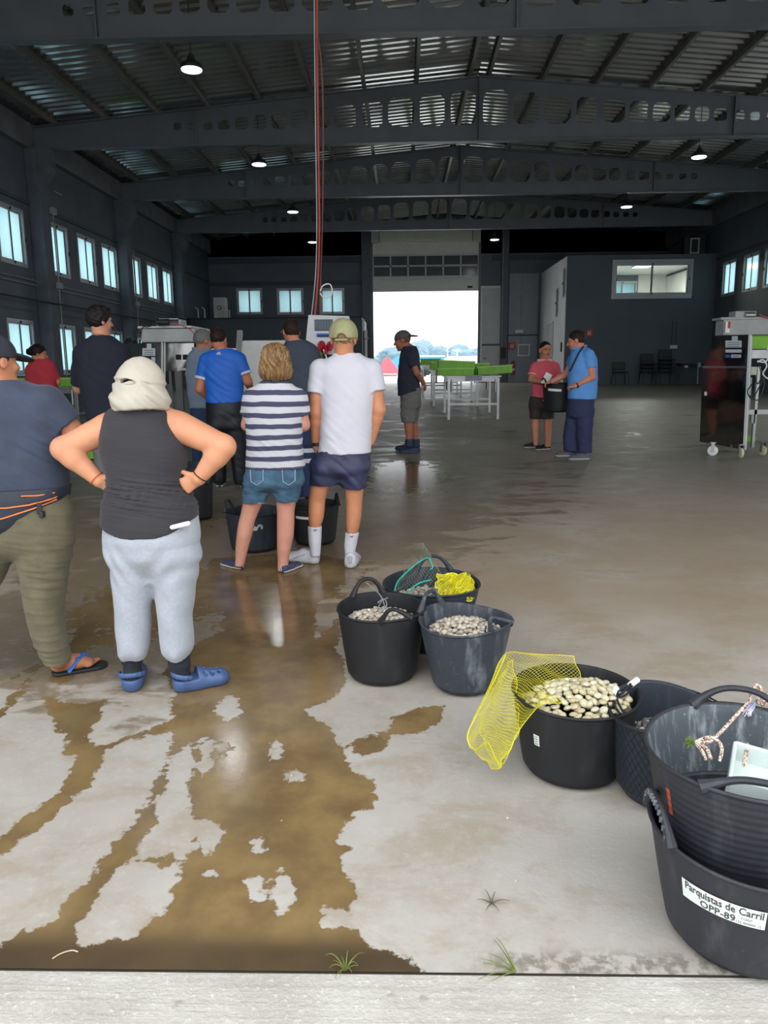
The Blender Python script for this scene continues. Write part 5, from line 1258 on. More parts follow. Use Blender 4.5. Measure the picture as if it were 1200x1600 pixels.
F = Field(.006); F.add(p.hd.C((-.084, .08, .014), (-.082, .0, .016), .004, .004), .002); F.add(p.hd.C((-.07, .10, .014), (.0, .115, .014), .004, .004), .002); put(F, 'spectacles', M_ALU, p.root)
for hp, hd_ in (((459, 784), -10), ((481, 784), 10)): p.shoe(hp, hd_, .29, .105, .1, M_BLK, None)
p.finish()

# 8. tall man in the navy-black tee
p = Person('tall person in very dark navy tee and grey trousers with short black hair, arms folded', (190, 852), 6.3, .009, 'b5806a')
tor = [(524, 146, 172, .06), (531, 134, 182, .085), (541, 125, 193, .11), (556, 121, 200, .13), (580, 123, 201, .145), (610, 128, 196, .145), (650, 138, 192, .145), (692, 142, 196, .145)]
p.body_rows(tor, .02); hip = [(684, 144, 197, .14), (715, 150, 203, .145), (735, 154, 207, .14)]
lL = [(728, 155, 186, .125), (760, 168, 190, .10), (800, 176, 195, .085), (840, 178, 194, .075)]; lR = [(728, 182, 208, .125), (760, 190, 212, .10), (800, 194, 214, .085), (840, 196, 212, .075)]
for L in (lL, lR): p.body_rows(L, .02)
p.head(156, 481, 525, 42, nod=2, neck=(158, 530))
cl = []; p.arm((187, 552), (199, 603, .04), (165, 602, .24), (.068, .05, .046, .034), ((-.9, .2, .1), (0, 1, 0), (0, 0, 1), dict(curl=.3)), sleeve=.92, cloth=cl, flare=.02); p.arm((130, 552), (124, 606, .10), (160, 606, .28), (.068, .05, .046, .034), None, sleeve=.9, cloth=cl, flare=.02)
M_BLKT = mat('blue_black_cotton', '0e1424', .88, var=.1); p.garment('tee_shirt', M_BLKT, tor, cl, inset=-.006, wr=wrinkle(.006, 10, 16, 81, None, .5))
p.legs('trousers', mat('mid_grey_trousers', '5f6264', .85, var=.08), hip, lL, lR, inset=-.004)
p.hair(M_DHAIR, .014, back=-.065, volume=[(0, .01, .10, .07, .085, .04)], sides=.02)
mb = MB(); c = p.hd.c-vv(0, 0, .118)-p.base; mb.tube([c+vv(.066*math.cos(t), -.012+.066*math.sin(t), -.018*math.sin(t)) for t in np.linspace(0, 2*math.pi, 24)[:-1]], .0022, 5, closed=True); mb.build('neck_chain', mat('gold_chain', 'b78a50', .3, .9), p.root, True)
for hp, hd_ in (((186, 852), 20), ((204, 852), 35)): p.shoe(hp, hd_, .29, .105, .09, M_BLK, None)
p.finish()

# 9. woman in the red tee by the left windows
p = Person('person in red tee, dark hair in a bun, hand at chin, by left windows', (68, 690), 10.5, .011, 'bd7c60')
tor = [(561, 54, 76, .06), (566, 46, 84, .09), (576, 42, 87, .11), (595, 41, 87, .125), (615, 46, 90, .125), (632, 50, 92, .13)]
p.body_rows(tor, .02); hip = [(626, 50, 92, .13), (650, 51, 92, .135)]
lL = [(645, 51, 72, .11), (722, 56, 70, .07)]; lR = [(645, 70, 92, .11), (722, 74, 88, .07)]
for L in (lL, lR): p.body_rows(L, .02)
p.head(60, 539, 567, 65, nod=10, neck=(64, 566))
cl = []; p.arm((80, 577), (90, 597, .05), (73, 566, .10), (.055, .043, .040, .028), ((-.2, .2, .9), (-.9, 0, .3), (0, -1, 0), dict(curl=.5)), sleeve=.75, cloth=cl, flare=.018); p.arm((48, 577), (62, 600, .16), (88, 600, .12), (.055, .043, .040, .028), None, sleeve=.75, cloth=cl, flare=.018)
p.garment('tee_shirt', mat('brick_red_cotton', 'b1323f', .88, var=.08), tor, cl, inset=-.006, wr=wrinkle(.006, 12, 20, 91, None, .5)); p.legs('trousers', M_OLIVE, hip, lL, lR, inset=-.004)
p.hair(M_DHAIR, .012, back=-.04, volume=[(-.01, -.115, .01, .045, .04, .045)]); F = Field(.006); F.add(p.hd.E(.0, -.09, .095, .03, .02, .012), .003); put(F, 'hair_clip', mat('pale_clip', 'c9b8a8', .4), p.root)
for hp, hd_ in (((63, 731), 40), ((82, 731), 60)): p.shoe(hp, hd_, .24, .09, .07, M_BLK, None)
p.finish()

# 10. bearded man in the black cap beside the left machine
p = Person('person in black cap and dark top, face just above the cream hat, beside left machine', (207, 700), 10.6, .010, 'a5684c')
tor = [(562, 196, 218, .07), (570, 186, 228, .10), (590, 184, 231, .13), (630, 187, 228, .14), (650, 188, 227, .14)]
p.body_rows(tor, .02); hip = [(644, 188, 227, .14), (662, 188, 228, .14)]; lL = [(656, 188, 208, .11), (722, 190, 205, .07)]; lR = [(656, 207, 228, .11), (722, 210, 225, .07)]
for L in (lL, lR): p.body_rows(L, .02)
p.head(205, 530, 561, 160, nod=14, neck=(206, 566))
cl = []; p.arm((190, 576), (184, 615), (196, 632, -.2), (.06, .046, .044, .032), None, sleeve=.9, cloth=cl); p.arm((224, 576), (231, 615), (218, 632, -.2), (.06, .046, .044, .032), None, sleeve=.9, cloth=cl)
p.garment('tee_shirt', M_BLKT, tor, cl, inset=-.006); p.legs('trousers', M_TRK, hip, lL, lR, inset=-.004); p.hair(M_DHAIR, .008); p.eyes(); p.cap_hat(M_BLK, 0, low=.040)
F = Field(.006); F.add(p.hd.E(0, .036, -.062, .062, .066, .058), .01); F.cut(p.hd.E(0, .085, -.028, .042, .05, .024), .008); F.clip(lambda X, Y, Z: (p.hd.loc(X, Y, Z)[2]+.022)*p.hd.k); put(F, 'beard', M_DHAIR, p.root)
for hp, hd_ in (((198, 726), 170), ((218, 726), 150)): p.shoe(hp, hd_, .28, .1, .09, M_BLK, None)
p.finish()

# 11. man in profile with the cap worn backwards
p = Person('person in dark tee and grey shorts in profile, hands behind back, cap worn backwards', (640, 704), 11.75, .0095, 'a3674e')
tor = [(541, 630, 650, .09), (547, 627, 653, .14), (556, 625, 655, .19), (575, 623, 656, .195), (595, 621, 655, .185), (610, 622, 656, .175), (618, 623, 657, .175)]
p.body_rows(tor, .02); hip = [(606, 624, 657, .165), (628, 626, 658, .165), (636, 627, 657, .16)]
sL = [(632, 627, 650, .09, -.08), (648, 626, 650, .085, -.08), (660, 628, 648, .08, -.08)]; sR = [(632, 632, 657, .09, .08), (648, 632, 655, .085, .08), (661, 633, 652, .08, .08)]
fL = [(654, 630, 646, .055, -.08), (668, 632, 645, .05, -.08), (680, 634, 645, .045, -.08), (698, 635, 643, .04, -.08)]; fR = [(654, 638, 652, .055, .08), (668, 641, 654, .05, .08), (680, 643, 654, .045, .08), (700, 644, 653, .04, .08)]
for L in (fL, fR): p.body_rows(L, 0, .02)
p.head(629, 518, 548, -84, nod=12, neck=(640, 546))
cl = []
p.arm((641, 556, -.17), (651, 583, -.20), (662, 599, -.04), (.060, .046, .043, .032), ((.35, .3, -.7), (-1, 0, 0), (0, 0, 1), dict(curl=.45)), sleeve=.62, cloth=cl, flare=.02)
p.arm((640, 556, .17), (650, 583, .20), (661, 596, .05), (.060, .046, .043, .032), ((.35, -.3, -.7), (-1, 0, 0), (0, 0, 1), dict(curl=.45)), sleeve=.62, cloth=cl, flare=.02)
p.garment('tee_shirt', mat('dark_navy_cotton', '252a3a', .88, var=.08), tor, cl, inset=-.006, wr=wrinkle(.006, 10, 16, 111, None, .5), clips=[lambda X, Y, Z, q=p.J(640, 613): q[2]+.30*(X-q[0])-Z])
p.legs('shorts', mat('grey_cargo_cotton', '6b6a66', .85, var=.1), hip, sL, sR, inset=-.004, wr=wrinkle(.006, 14, 20, 112, None, .5))
p.hair(mat('shaved_grey_hair', '54453c', .6), .003, back=-.045); p.eyes(); p.cap_hat(mat('grey_brown_cap', '5d5354', .85, var=.1), 180, low=.034, strap=False)
M_NSHOE = mat('dark_blue_trainer', '1f2a46', .6, var=.08)
for L in ([(686, 633, 646, .055, -.08), (698, 632, 646, .05, -.08)], [(686, 643, 656, .055, .08), (700, 643, 656, .05, .08)]): F = Field(.008); F.add(rows(p.R(L), 0), .01); put(F, 'sock', M_NSHOE, p.root)
p.shoe((648, 703), -86, .31, .11, .095, M_NSHOE, None); p.shoe((657, 708), -86, .32, .11, .095, M_NSHOE, mat('slate_sole', '40485a', .6))
p.finish()

# 12. man in the coral polo
p = Person('person in coral polo shirt and dark shorts facing us, holding a white slip', (842, 706), 11.8, .009, 'bd8066')
tor = [(562, 842, 862, .07), (568, 833, 870, .10), (578, 831, 873, .12), (600, 832, 872, .135), (620, 831, 870, .14), (627, 831, 868, .14)]
p.body_rows(tor, .02); hip = [(620, 829, 868, .14), (636, 828, 867, .145)]
sL = [(630, 827, 848, .12), (654, 828, 845, .10)]; sR = [(630, 846, 867, .12), (654, 848, 865, .10)]
fL = [(648, 831, 844, .06), (664, 830, 843, .055), (680, 832, 842, .045), (696, 833, 841, .04)]; fR = [(648, 850, 863, .06), (664, 850, 862, .055), (680, 851, 861, .045), (698, 851, 860, .04)]
for L in (fL, fR): p.body_rows(L, 0, .02)
p.head(852, 534, 562, 165, nod=4, neck=(851, 566))
cl = []
p.arm((836, 574), (830, 593, -.06), (847, 597, -.26), (.056, .044, .042, .031), ((.6, -.5, .25), (.2, -.2, -.9), (0, -.6, .8), dict(curl=.55)), sleeve=.62, cloth=cl, flare=.022)
p.arm((868, 574), (873, 596, -.06), (864, 603, -.26), (.056, .044, .042, .031), ((-.7, -.4, -.2), (0, 0, -1), (0, -1, 0), dict(curl=.55)), sleeve=.62, cloth=cl, flare=.022)
M_CORAL = mat('coral_pique', 'd55a66', .85, var=.06); p.garment('polo_shirt', M_CORAL, tor, cl, inset=-.006, wr=wrinkle(.006, 10, 18, 121, None, .5))
for _, S, e, ra, rb, ax in cl: F = Field(.009); F.add(cap(e-ax*.01, e+ax*.01, rb+.006, rb+.006), .004); F.clip(lambda X, Y, Z, e=e, ax=ax: np.abs((X-e[0])*ax[0]+(Y-e[1])*ax[1]+(Z-e[2])*ax[2])-.013, .002); put(F, 'cuff', mat('pale_coral_rib', 'dca79c', .8), p.root)
F = Field(.009); F.add(cap(p.J(845, 564, -.02), p.J(858, 564, -.02), .062, .062), .004); F.clip(lambda X, Y, Z: np.abs(Z-p.J(851, 563)[2])-.022, .003); put(F, 'collar', mat('pale_coral_rib', 'dca79c', .8), p.root)
p.legs('shorts', mat('dark_brown_shorts', '37302d', .85, var=.08), hip, sL, sR, inset=-.004, wr=wrinkle(.005, 14, 20, 122, None, .5)); p.hair(M_DHAIR, .004, back=-.06, front=.094, sides=-.03); p.eyes()
F = Field(.005); F.add(p.hd.E(0, .080, -.046, .030, .026, .007), .003); put(F, 'moustache', M_DHAIR, p.root)
p.shoe((843, 699), -112, .28, .105, .09, M_BLK, M_WSOLE, sole_h=.025); p.shoe((860, 702), -118, .28, .105, .09, M_BLK, M_WSOLE, sole_h=.025)
p.finish(); CORAL = p

# 13. man in the light blue polo
p = Person('person in light blue polo and navy trousers in profile, dark strap across his back', (905, 717), 11.05, .009, 'c98670')
tor = [(543, 898, 918, .08), (549, 893, 926, .13), (560, 890, 932, .18), (580, 888, 933, .19), (605, 888, 932, .18), (623, 888, 931, .175)]
p.body_rows(tor, .02); hip = [(616, 889, 929, .165), (640, 888, 927, .165), (650, 887, 927, .155)]
lL = [(644, 886, 911, .11, .06), (680, 880, 904, .095, .06), (704, 881, 904, .085, .06)]; lR = [(644, 900, 927, .11, -.06), (680, 901, 925, .095, -.06), (707, 903, 924, .085, -.06)]
for L in (lL, lR): p.body_rows(L, .02)
p.head(901, 517, 549, -72, nod=12, neck=(907, 550))
cl = []
p.arm((920, 554, -.15), (925, 589, -.18), (899, 603, -.16), (.062, .05, .046, .034), ((-.9, .25, -.1), (0, .5, -.9), (0, .9, .5), dict(curl=.6)), sleeve=.58, cloth=cl, flare=.024)
p.arm((900, 554, .12), (886, 584, .16), (862, 596, .10), (.062, .05, .046, .034), ((-.9, -.1, -.25), (0, -.2, -1), (0, -1, .2), dict(curl=.5)), sleeve=.58, cloth=cl, flare=.024)
p.garment('polo_shirt', mat('light_blue_pique', '5f9ae0', .85, var=.06), tor, cl, inset=-.006, wr=wrinkle(.006, 10, 16, 131, None, .5))
F = Field(.009); F.add(cap(p.J(899, 546, -.03), p.J(911, 543, .03), .062, .062), .004); F.clip(lambda X, Y, Z: np.abs(Z-.25*(X-p.J(905, 543)[0])-p.J(905, 543)[2])-.014, .003); put(F, 'collar', MATS['light_blue_pique'], p.root)
p.legs('trousers', mat('navy_chino', '2e3557', .85, var=.08), hip, lL, lR, inset=-.004, wr=wrinkle(.006, 14, 18, 132, None, .4)); p.hair(M_BHAIR, .006, back=-.05); p.eyes()
mb = MB(); pts = [p.J(912, 541, -.10), p.J(904, 552, -.16), p.J(897, 566, -.18), p.J(890, 580, -.12)]; mb.tube([q-p.base for q in pts], .012, 6); mb.build('shoulder_strap', M_BLK, p.root, True)
w_ = p.J(902, 602, -.165)-p.base; MB().lathe([(.036, -.011), (.040, -.009), (.040, .009), (.036, .011)], w_, 16, Matrix.Rotation(1.3, 3, 'Y')).build('wristwatch', M_BLK, p.root, True)
M_GSH = mat('grey_suede_shoe', '5b5d68', .8, var=.08); p.shoe((901, 713), -95, .31, .11, .095, M_GSH, M_WSOLE); p.shoe((922, 718), -95, .31, .11, .095, M_GSH, M_WSOLE)
p.finish(); POLO = p
# ------------------------------------------------------------------ rubber tubs of clams
def rubber(name, dark, light, amt, streak=(1, 1, .18), sc=16, rough=.55):
    m, t, b = base(name); co = t.new('ShaderNodeTexCoord').outputs['Object']
    n = t.noise(t.scaled(co, *streak), sc, 5, .65); n2 = t.noise(co, 5, 3); n3 = t.noise(co, 70, 3, .6)
    f = t.math('MULTIPLY', t.smooth(n, .48, .70), t.smooth(n2, .30, .65, .25, 1.))
    f = t.math('MULTIPLY', t.math('ADD', f, t.math('MULTIPLY', t.smooth(n3, .62, .75), .5)), amt, clamp=True)
    t.link(t.mix(f, lin(dark), lin(light)), b.inputs['Base Color']); b.inputs['Roughness'].default_value = rough; b.inputs['Specular IOR Level'].default_value = .35
    bn = t.new('ShaderNodeBump', Strength=.12, Distance=.004); t.link(n3, bn.inputs['Height']); t.link(bn.outputs[0], b.inputs['Normal'])
    MATS[name] = m; return m
R_BLK = rubber('clean_black_rubber', '1f2023', '3a3b40', .35)
R_BLUE = rubber('blue_black_rubber', '272d36', '4a535d', .4)
R_SCUF = rubber('scuffed_grey_rubber', '363b43', '7b838a', .75)
R_CHALK = rubber('chalky_worn_rubber', '4a5157', '9aa0a4', .95, (1, 1, .10), 26)
R_DULL = rubber('dull_black_rubber', '2c2d33', '55565d', .4)
CLAY = 0.0327
def tub_r(z, rb, R, H): t = max(0, z/H); return rb+(R-rb)*(t**.85) if z > 0 else rb
def tub(label, x, y, rb, R, H, ha=0., mat_out=R_BLK, mat_in=None, lean=(0, 0), sag=.0, oval=0., group=None, hh=.085, z0=None, tilt=None, rz=0., ridges=(.40, .97), arch=.40, ra=.0011, rs=2):
    t = thing('rubber_tub', label, 'tub', (x, y, (fz(y) if z0 is None else z0)+.003), 0, group)
    t.rotation_euler = tilt if tilt else (CLAY, 0, 0)
    prof = [(0, .004), (rb-.03, .004), (rb-.008, .008), (rb, .025)]; nz = 64
    for k in range(1, nz):
        z = .025+(H-.025)*k/nz; r = tub_r(z, rb, R, H)
        if ridges[0] < z/H < ridges[1] and k % rs == 0: r += ra
        prof.append((r, z))
    prof += [(R+.003, H-.006), (R+.007, H), (R+.005, H+.006), (R-.001, H+.006), (R-.006, H)]
    inner = [(tub_r(z, rb, R, H)-.007, z) for z in np.linspace(H-.01, .03, 14)]+[(rb-.02, .014), (0, .013)]
    def zf(p, th):
        u = max(0, p.z/H); c2 = math.cos(2*(th-ha)); q = 1+oval*c2*u
        return Vector((p.x*q, p.y*q, p.z+sag*c2*u**3))
    mb = MB(); mb.mi = 0; mb.lathe(prof, n=72, zfun=zf); 
    bm = mb.bm
    mb.mi = 1; mb.lathe([prof[-1]]+inner, n=72, zfun=zf)
    bmesh.ops.delete(bm, geom=[f for f in bm.faces if len(f.verts) > 4], context='FACES_ONLY')
    me = bpy.data.meshes.new('body'); bm.to_mesh(me); bm.free()
    body = link_mesh('body', me, [mat_out, mat_in or mat_out], t)
    for s_, ln in zip((0, math.pi), lean):
        if ln is None: continue
        pts = []
        for u in np.linspace(-1, 1, 15):
            th = ha+s_+u*arch*(1-.10*math.cos(u*1.5)); e = max(0, 1-abs(u)**2.6); hgt = hh*e
            r = (R+.004)-hgt*math.sin(ln); p = zf(Vector((r*math.cos(th), r*math.sin(th), H)), th); p.z += hgt*math.cos(ln)-.004; pts.append(p)
        rr = [.0098+.010*abs(u)**5 for u in np.linspace(-1, 1, 15)]
        MB().tube(pts, rr, 9).build('handle', mat_out, t, True)
    t['R'] = R; t['H'] = H; t['rb'] = rb
    return t
def tub_at(px, base_y, *a, **k):
    """tub whose front bottom edge touches the floor at the given pixel"""
    rb = a[1]; g = onfloor(px, base_y); return tub(a[0], g.x+g.x/g.y*rb, g.y+rb, *a[1:], **k)
def on_tub(t, th, z, off=.0015):
    r = tub_r(z, t['rb'], t['R'], t['H'])+off; return Vector((r*math.cos(th), r*math.sin(th), z))
def wrap(t, me, th0, z0, m, name, off=.002, shear=0.):
    for v in me.vertices:
        r = tub_r(z0, t['rb'], t['R'], t['H']); th = th0+v.co.x/r; v.co = on_tub(t, th, z0+v.co.y+shear*v.co.x, off)
    return link_mesh(name, me, m, t, False)
def patch(t, th0, z0, w, h, m, name, off=.0015, n=16, shear=0.):
    mb = MB(); r = tub_r(z0, t['rb'], t['R'], t['H']); V = []
    for i in range(n+1):
        for (z, o) in ((-h/2, off), (h/2, off)): V.append(on_tub(t, th0+(i/n-.5)*w/r, z0+z+shear*(i/n-.5)*w, o))
    vs = [mb.bm.verts.new(v) for v in V]
    for i in range(n): mb.bm.faces.new((vs[2*i], vs[2*i+2], vs[2*i+3], vs[2*i+1]))
    return mb.build(name, m, t)
M_LABEL = mat('white_sticker', 'dfe3e0', .45, var=.03); M_INK = mat('dark_green_ink', '3c4a44', .6, var=.05)
D2 = math.radians
T1 = tub('black tub of clams nearest the people, front left of the trio, grey cord inside', -.112, 3.73, .172, .219, .36, D2(112), R_BLK, lean=(0, 1.15), sag=.004, oval=-.01)
T2 = tub('scuffed blue-grey tub heaped with clams, front right of the trio', .300, 3.60, .150, .225, .345, D2(140), R_SCUF, lean=(.1, 1.2), sag=.012)
T3 = tub('black tub at the back of the trio, with dark net and yellow net', .155, 4.145, .185, .262, .355, D2(85), R_BLUE, lean=(.25, None), sag=.006, oval=-.02)
T4 = tub('black tub of clams half covered by yellow netting', .672, 2.86, .190, .242, .325, D2(20), R_BLK, lean=(None, None), sag=.0)
T5 = tub('black tub wrapped in black net, right of the yellow netting tub', .972, 2.68, .155, .208, .335, D2(100), R_BLUE, lean=(None, None), sag=.014, ridges=(2, 3))
T7 = tub('black tub with white paper label, lowest of the stack at bottom right', 0.972, 1.985, .200, .272, .338, D2(178), R_DULL, lean=(.12, .1), sag=.004, hh=.080, ridges=(2, 3))
T6 = tub('worn chalky tub with rope and white tray, nested on top at bottom right', 0.968, 2.040, .178, .272, .386, D2(72), R_DULL, R_CHALK, lean=(.1, 1.1), z0=.160, sag=.004, ridges=(.30, .95), hh=.062, arch=.52, ra=.0022, rs=4)
B1 = tub_at(399, 866, 'navy tub with white lettering on the floor behind the striped tee', .191, .224, .315, D2(170), R_BLUE)
B2 = tub_at(493, 855, 'black tub with a white band on the floor behind the white tee', .168, .208, .330, D2(12), R_BLK, lean=(.2, .2))
S1 = tub_at(311, 815, 'black tub at the bottom of the stack right of the cream hat woman', .130, .153, .36, D2(170), R_BLK)
S2 = tub('dark tub nested on top of the stack right of the cream hat woman', S1.location.x+.004, S1.location.y, .122, .160, .34, D2(175), R_BLUE, z0=S1.location.z+.19)
# writing
th = math.radians(-128.5); zl = .236
patch(T7, th, zl, .212, .060, M_LABEL, 'paper_label', off=.003, n=60)
def fit(me, w):
    xs_ = [v.co.x for v in me.vertices]; k = w/(max(xs_)-min(xs_))
    for v in me.vertices: v.co.x = (v.co.x-(max(xs_)+min(xs_))/2)*k
    return me
wrap(T7, fit(text_mesh('Parquistas de Carril', .034, bold=.0006), .197), th+.01, zl+.014, M_INK, 'lettering', .0042)
wrap(T7, fit(text_mesh('OPP-89', .031, bold=.0005), .088), th-.03, zl-.017, M_INK, 'lettering', .0042)
wrap(T7, fit(text_mesh('CONT', .012), .026), th+.25, zl-.009, M_INK, 'lettering', .0042); wrap(T7, fit(text_mesh('1132 000000 15', .012), .062), th+.26, zl-.022, M_INK, 'lettering', .0042)
lb = patch(T4, math.radians(-140), .19, .026, .046, M_LABEL, 'small_sticker'); 
for k in range(4): patch(T4, math.radians(-140), .205-.010*k, .016 if k % 2 else .012, .003, M_INK, 'printed_line', .0026)
th1 = math.radians(-82); wrap(B1, text_mesh('oeb', .052, bold=.001), th1, .215, M_LABEL, 'lettering', .002)
mb = MB()
for r_ in (.012, .022): mb.tube([on_tub(B1, th1+(.058+r_*math.cos(a))/.215, .222+r_*math.sin(a), .002) for a in np.linspace(-.9, 3.4, 12)], .0022, 5)
mb.build('swirl_mark', M_LABEL, B1)
patch(B2, math.radians(-112), .25, .15, .022, M_LABEL, 'white_band')
o = patch(T6, math.radians(198), .27, .016, .085, mat('orange_paint_mark', 'b04a2c', .7), 'orange_paint_streak')
# toothed grip on the lower tub's handle
mb = MB()
for u in np.linspace(-.9, .9, 14):
    thh = D2(178)+u*.40; hgt = .080*max(0, 1-abs(u)**2.6); r = .278-hgt*math.sin(.12); q = Vector((r*math.cos(thh), r*math.sin(thh), .338+hgt)); mb.box(q+Vector((-.010, 0, 0)), (.010, .006, .016), None, .001)
mb.build('grip_tooth', R_CHALK, T7, kind='stuff')

# ---- clams
def clam_mesh(seed, nu=18, nv=11):
    r = random.Random(seed); mb = bmesh.new(); rows_ = []
    ax, ay, az = 1, r.uniform(.76, .88), r.uniform(.50, .60)
    for j in range(nv+1):
        ph = math.pi*j/nv; ring = []
        for i in range(nu):
            th = 2*math.pi*i/nu; x = math.sin(ph)*math.cos(th); y = math.sin(ph)*math.sin(th); z = math.cos(ph)
            zz = math.copysign(abs(z)**1.18, z)*az; d = math.hypot(x-.55, y-.35); g = 1+.020*math.sin(d*26)
            px_ = x*ax*g; py_ = (y*ay+(.16 if y > 0 else 0)*(1-abs(x-.35))*abs(y))*g
            ring.append(mb.verts.new((px_*.5, py_*.5, zz*.5*g)))
        rows_.append(ring)
    for a, b in zip(rows_, rows_[1:]):
        for i in range(nu): mb.faces.new((a[i], a[(i+1) % nu], b[(i+1) % nu], b[i]))
    bmesh.ops.remove_doubles(mb, verts=mb.verts, dist=1e-5); bmesh.ops.recalc_face_normals(mb, faces=mb.faces)
    me = bpy.data.meshes.new('clam'); mb.to_mesh(me); mb.free(); me.polygons.foreach_set('use_smooth', np.ones(len(me.polygons), bool)); return me
def clam_material(name, cols, ring):
    m, t, b = base(name); oi = t.new('ShaderNodeObjectInfo'); co = t.new('ShaderNodeTexCoord').outputs['Object']
    rp = t.new('ShaderNodeValToRGB'); rp.color_ramp.interpolation = 'LINEAR'
    rp.color_ramp.elements[0].color = (*lin(cols[0]), 1); rp.color_ramp.elements[1].color = (*lin(cols[-1]), 1)
    for i, c in enumerate(cols[1:-1]): e = rp.color_ramp.elements.new((i+1)/(len(cols)-1)); e.color = (*lin(c), 1)
    at = t.new('ShaderNodeAttribute', attribute_name='tone').outputs['Fac']
    t.link(t.math('FRACT', t.math('ADD', oi.outputs['Random'], at)), rp.inputs[0])
    mp = t.new('ShaderNodeMapping'); mp.inputs['Location'].default_value = (-.27, -.17, 0); t.link(co, mp.inputs['Vector'])
    wv = t.new('ShaderNodeTexWave', Scale=5.5, Distortion=2.2); wv.wave_type = 'RINGS'; wv.rings_direction = 'Z'; t.link(mp.outputs[0], wv.inputs['Vector'])
    n = t.noise(co, 3.5, 4, .6)
    c = t.mix(t.math('MULTIPLY', t.smooth(wv.outputs['Fac'], .45, .95), .6), rp.outputs[0], lin(ring)); c = t.mix(t.math('MULTIPLY', t.smooth(n, .52, .70), .55), c, lin(ring))
    t.link(c, b.inputs['Base Color']); b.inputs['Roughness'].default_value = .42; return m
M_CLAM = clam_material('clam_shell_cream_grey', ['cdc6b6', 'b9ab98', 'd8d2c4', 'a39a8c', 'c4b6a6'], '7b6c60')
M_CLAMY = clam_material('clam_shell_pale', ['d8cfae', 'c9bd97', 'ded8c2', 'bfb48f'], '77693f')
M_CLAMD = clam_material('clam_shell_dark', ['8a8780', '5d5b57', 'a39d93', '4a4846'], '2f2d2b')
CM = [clam_mesh(k) for k in range(5)]; CMY = [m.copy() for m in CM]; CMD = [m.copy() for m in CM]
for l, m in ((CM, M_CLAM), (CMY, M_CLAMY), (CMD, M_CLAMD)):
    for me in l: me.materials.append(m)
loose = []     # the rest of the heap: (matrix, kind)
def heap(t, zf, rise, size, n_single, label, group, meshes, kind, fill_r=None, seed=1, off=(0, 0), keep=None):
    r = random.Random(seed); ri = (fill_r or tub_r(zf, t['rb'], t['R'], t['H'])-.012)-size*.42
    M0 = Matrix.LocRotScale(t.location, t.rotation_euler, None)
    pts = []; N = int((ri/size)**2*4.6); ga = math.pi*(3-5**.5)
    for k in range(N):
        rr = ri*math.sqrt((k+.5)/N); a = ga*k+seed; p = Vector((rr*math.cos(a)+r.uniform(-.2, .2)*size, rr*math.sin(a)+r.uniform(-.2, .2)*size, 0))
        p.z = zf+rise*(1-((p.x-off[0])**2+(p.y-off[1])**2)/ri**2)+r.uniform(-.12, .3)*size
        pts.append(p)
    pts.sort(key=lambda p: (M0 @ p).y-2.*p.z)          # largest in view first
    k = 0
    for i, p in enumerate(pts):
        R_ = Matrix.Rotation(r.uniform(0, 6.28), 4, 'Z') @ Matrix.Rotation(r.uniform(-.9, .9), 4, 'X') @ Matrix.Rotation(r.uniform(-.6, .6), 4, 'Y')
        s = size*r.uniform(.86, 1.14); T = M0 @ Matrix.Translation(p) @ R_ @ Matrix.Diagonal((s, s, s, 1))
        if k < n_single and (keep is None or keep(M0 @ p)):
            o = bpy.data.objects.new('clam', meshes[i % 5]); COL.objects.link(o); o.matrix_world = T; tag(o, label, 'clam', group); k += 1
        else: loose.append((T, kind))
    for q in range(int(N*1.3)):                          # the layer beneath
        rr = ri*math.sqrt(r.random()); a = r.uniform(0, 6.28); p = Vector((rr*math.cos(a), rr*math.sin(a), zf+rise*(1-(rr/ri)**2)-size*.30))
        loose.append((M0 @ Matrix.Translation(p) @ Matrix.Rotation(r.uniform(0, 6.28), 4, 'Z') @ Matrix.Rotation(r.uniform(-.5, .5), 4, 'X') @ Matrix.Diagonal((size, size, size, 1)), kind))
heap(T1, .276, .05, .032, 80, 'cream and grey clam heaped in the black tub with grey cord', 'clams in the black tub with cord', CM, 0, seed=3)
heap(T2, .268, .060, .031, 105, 'cream and grey clam heaped in the scuffed blue-grey tub', 'clams in the scuffed tub', CM, 0, seed=5)
heap(T4, .265, .085, .035, 100, 'pale clam heaped in the tub with yellow netting', 'clams under the yellow netting', CMY, 1, seed=8, off=(.05, -.03))
heap(T5, .205, .03, .034, 24, 'dark grey clam inside the tub wrapped in black net', 'clams in the black net tub', CMD, 2, seed=9, keep=lambda p: p.x < .99)
heap(T3, .250, .02, .036, 0, '', '', CM, 0, seed=10)
def merge_loose():
    V = []; Fc = []; mi = []; tone = []; base_ = 0; rr = random.Random(2)
    src = [[(np.array([v.co[:] for v in m.vertices]), [tuple(p.vertices) for p in m.polygons]) for m in CM]]
    for T, kd in loose:
        v, f = src[0][rr.randrange(5)]; A = np.array(T); V.append(v @ A[:3, :3].T+A[:3, 3]); Fc += [tuple(i+base_ for i in q) for q in f]; mi += [kd]*len(f); tone += [rr.random()]*len(v); base_ += len(v)
    me = bpy.data.meshes.new('clams'); me.from_pydata(np.concatenate(V).tolist(), [], Fc); me.polygons.foreach_set('material_index', mi)
    a = me.attributes.new('tone', 'FLOAT', 'POINT'); a.data.foreach_set('value', np.array(tone, np.float32))
    o = link_mesh('clams', me, [M_CLAM, M_CLAMY, M_CLAMD], None); tag(o, 'the rest of the clams lying deeper in the tubs', 'clams', None, 'stuff')
merge_loose()

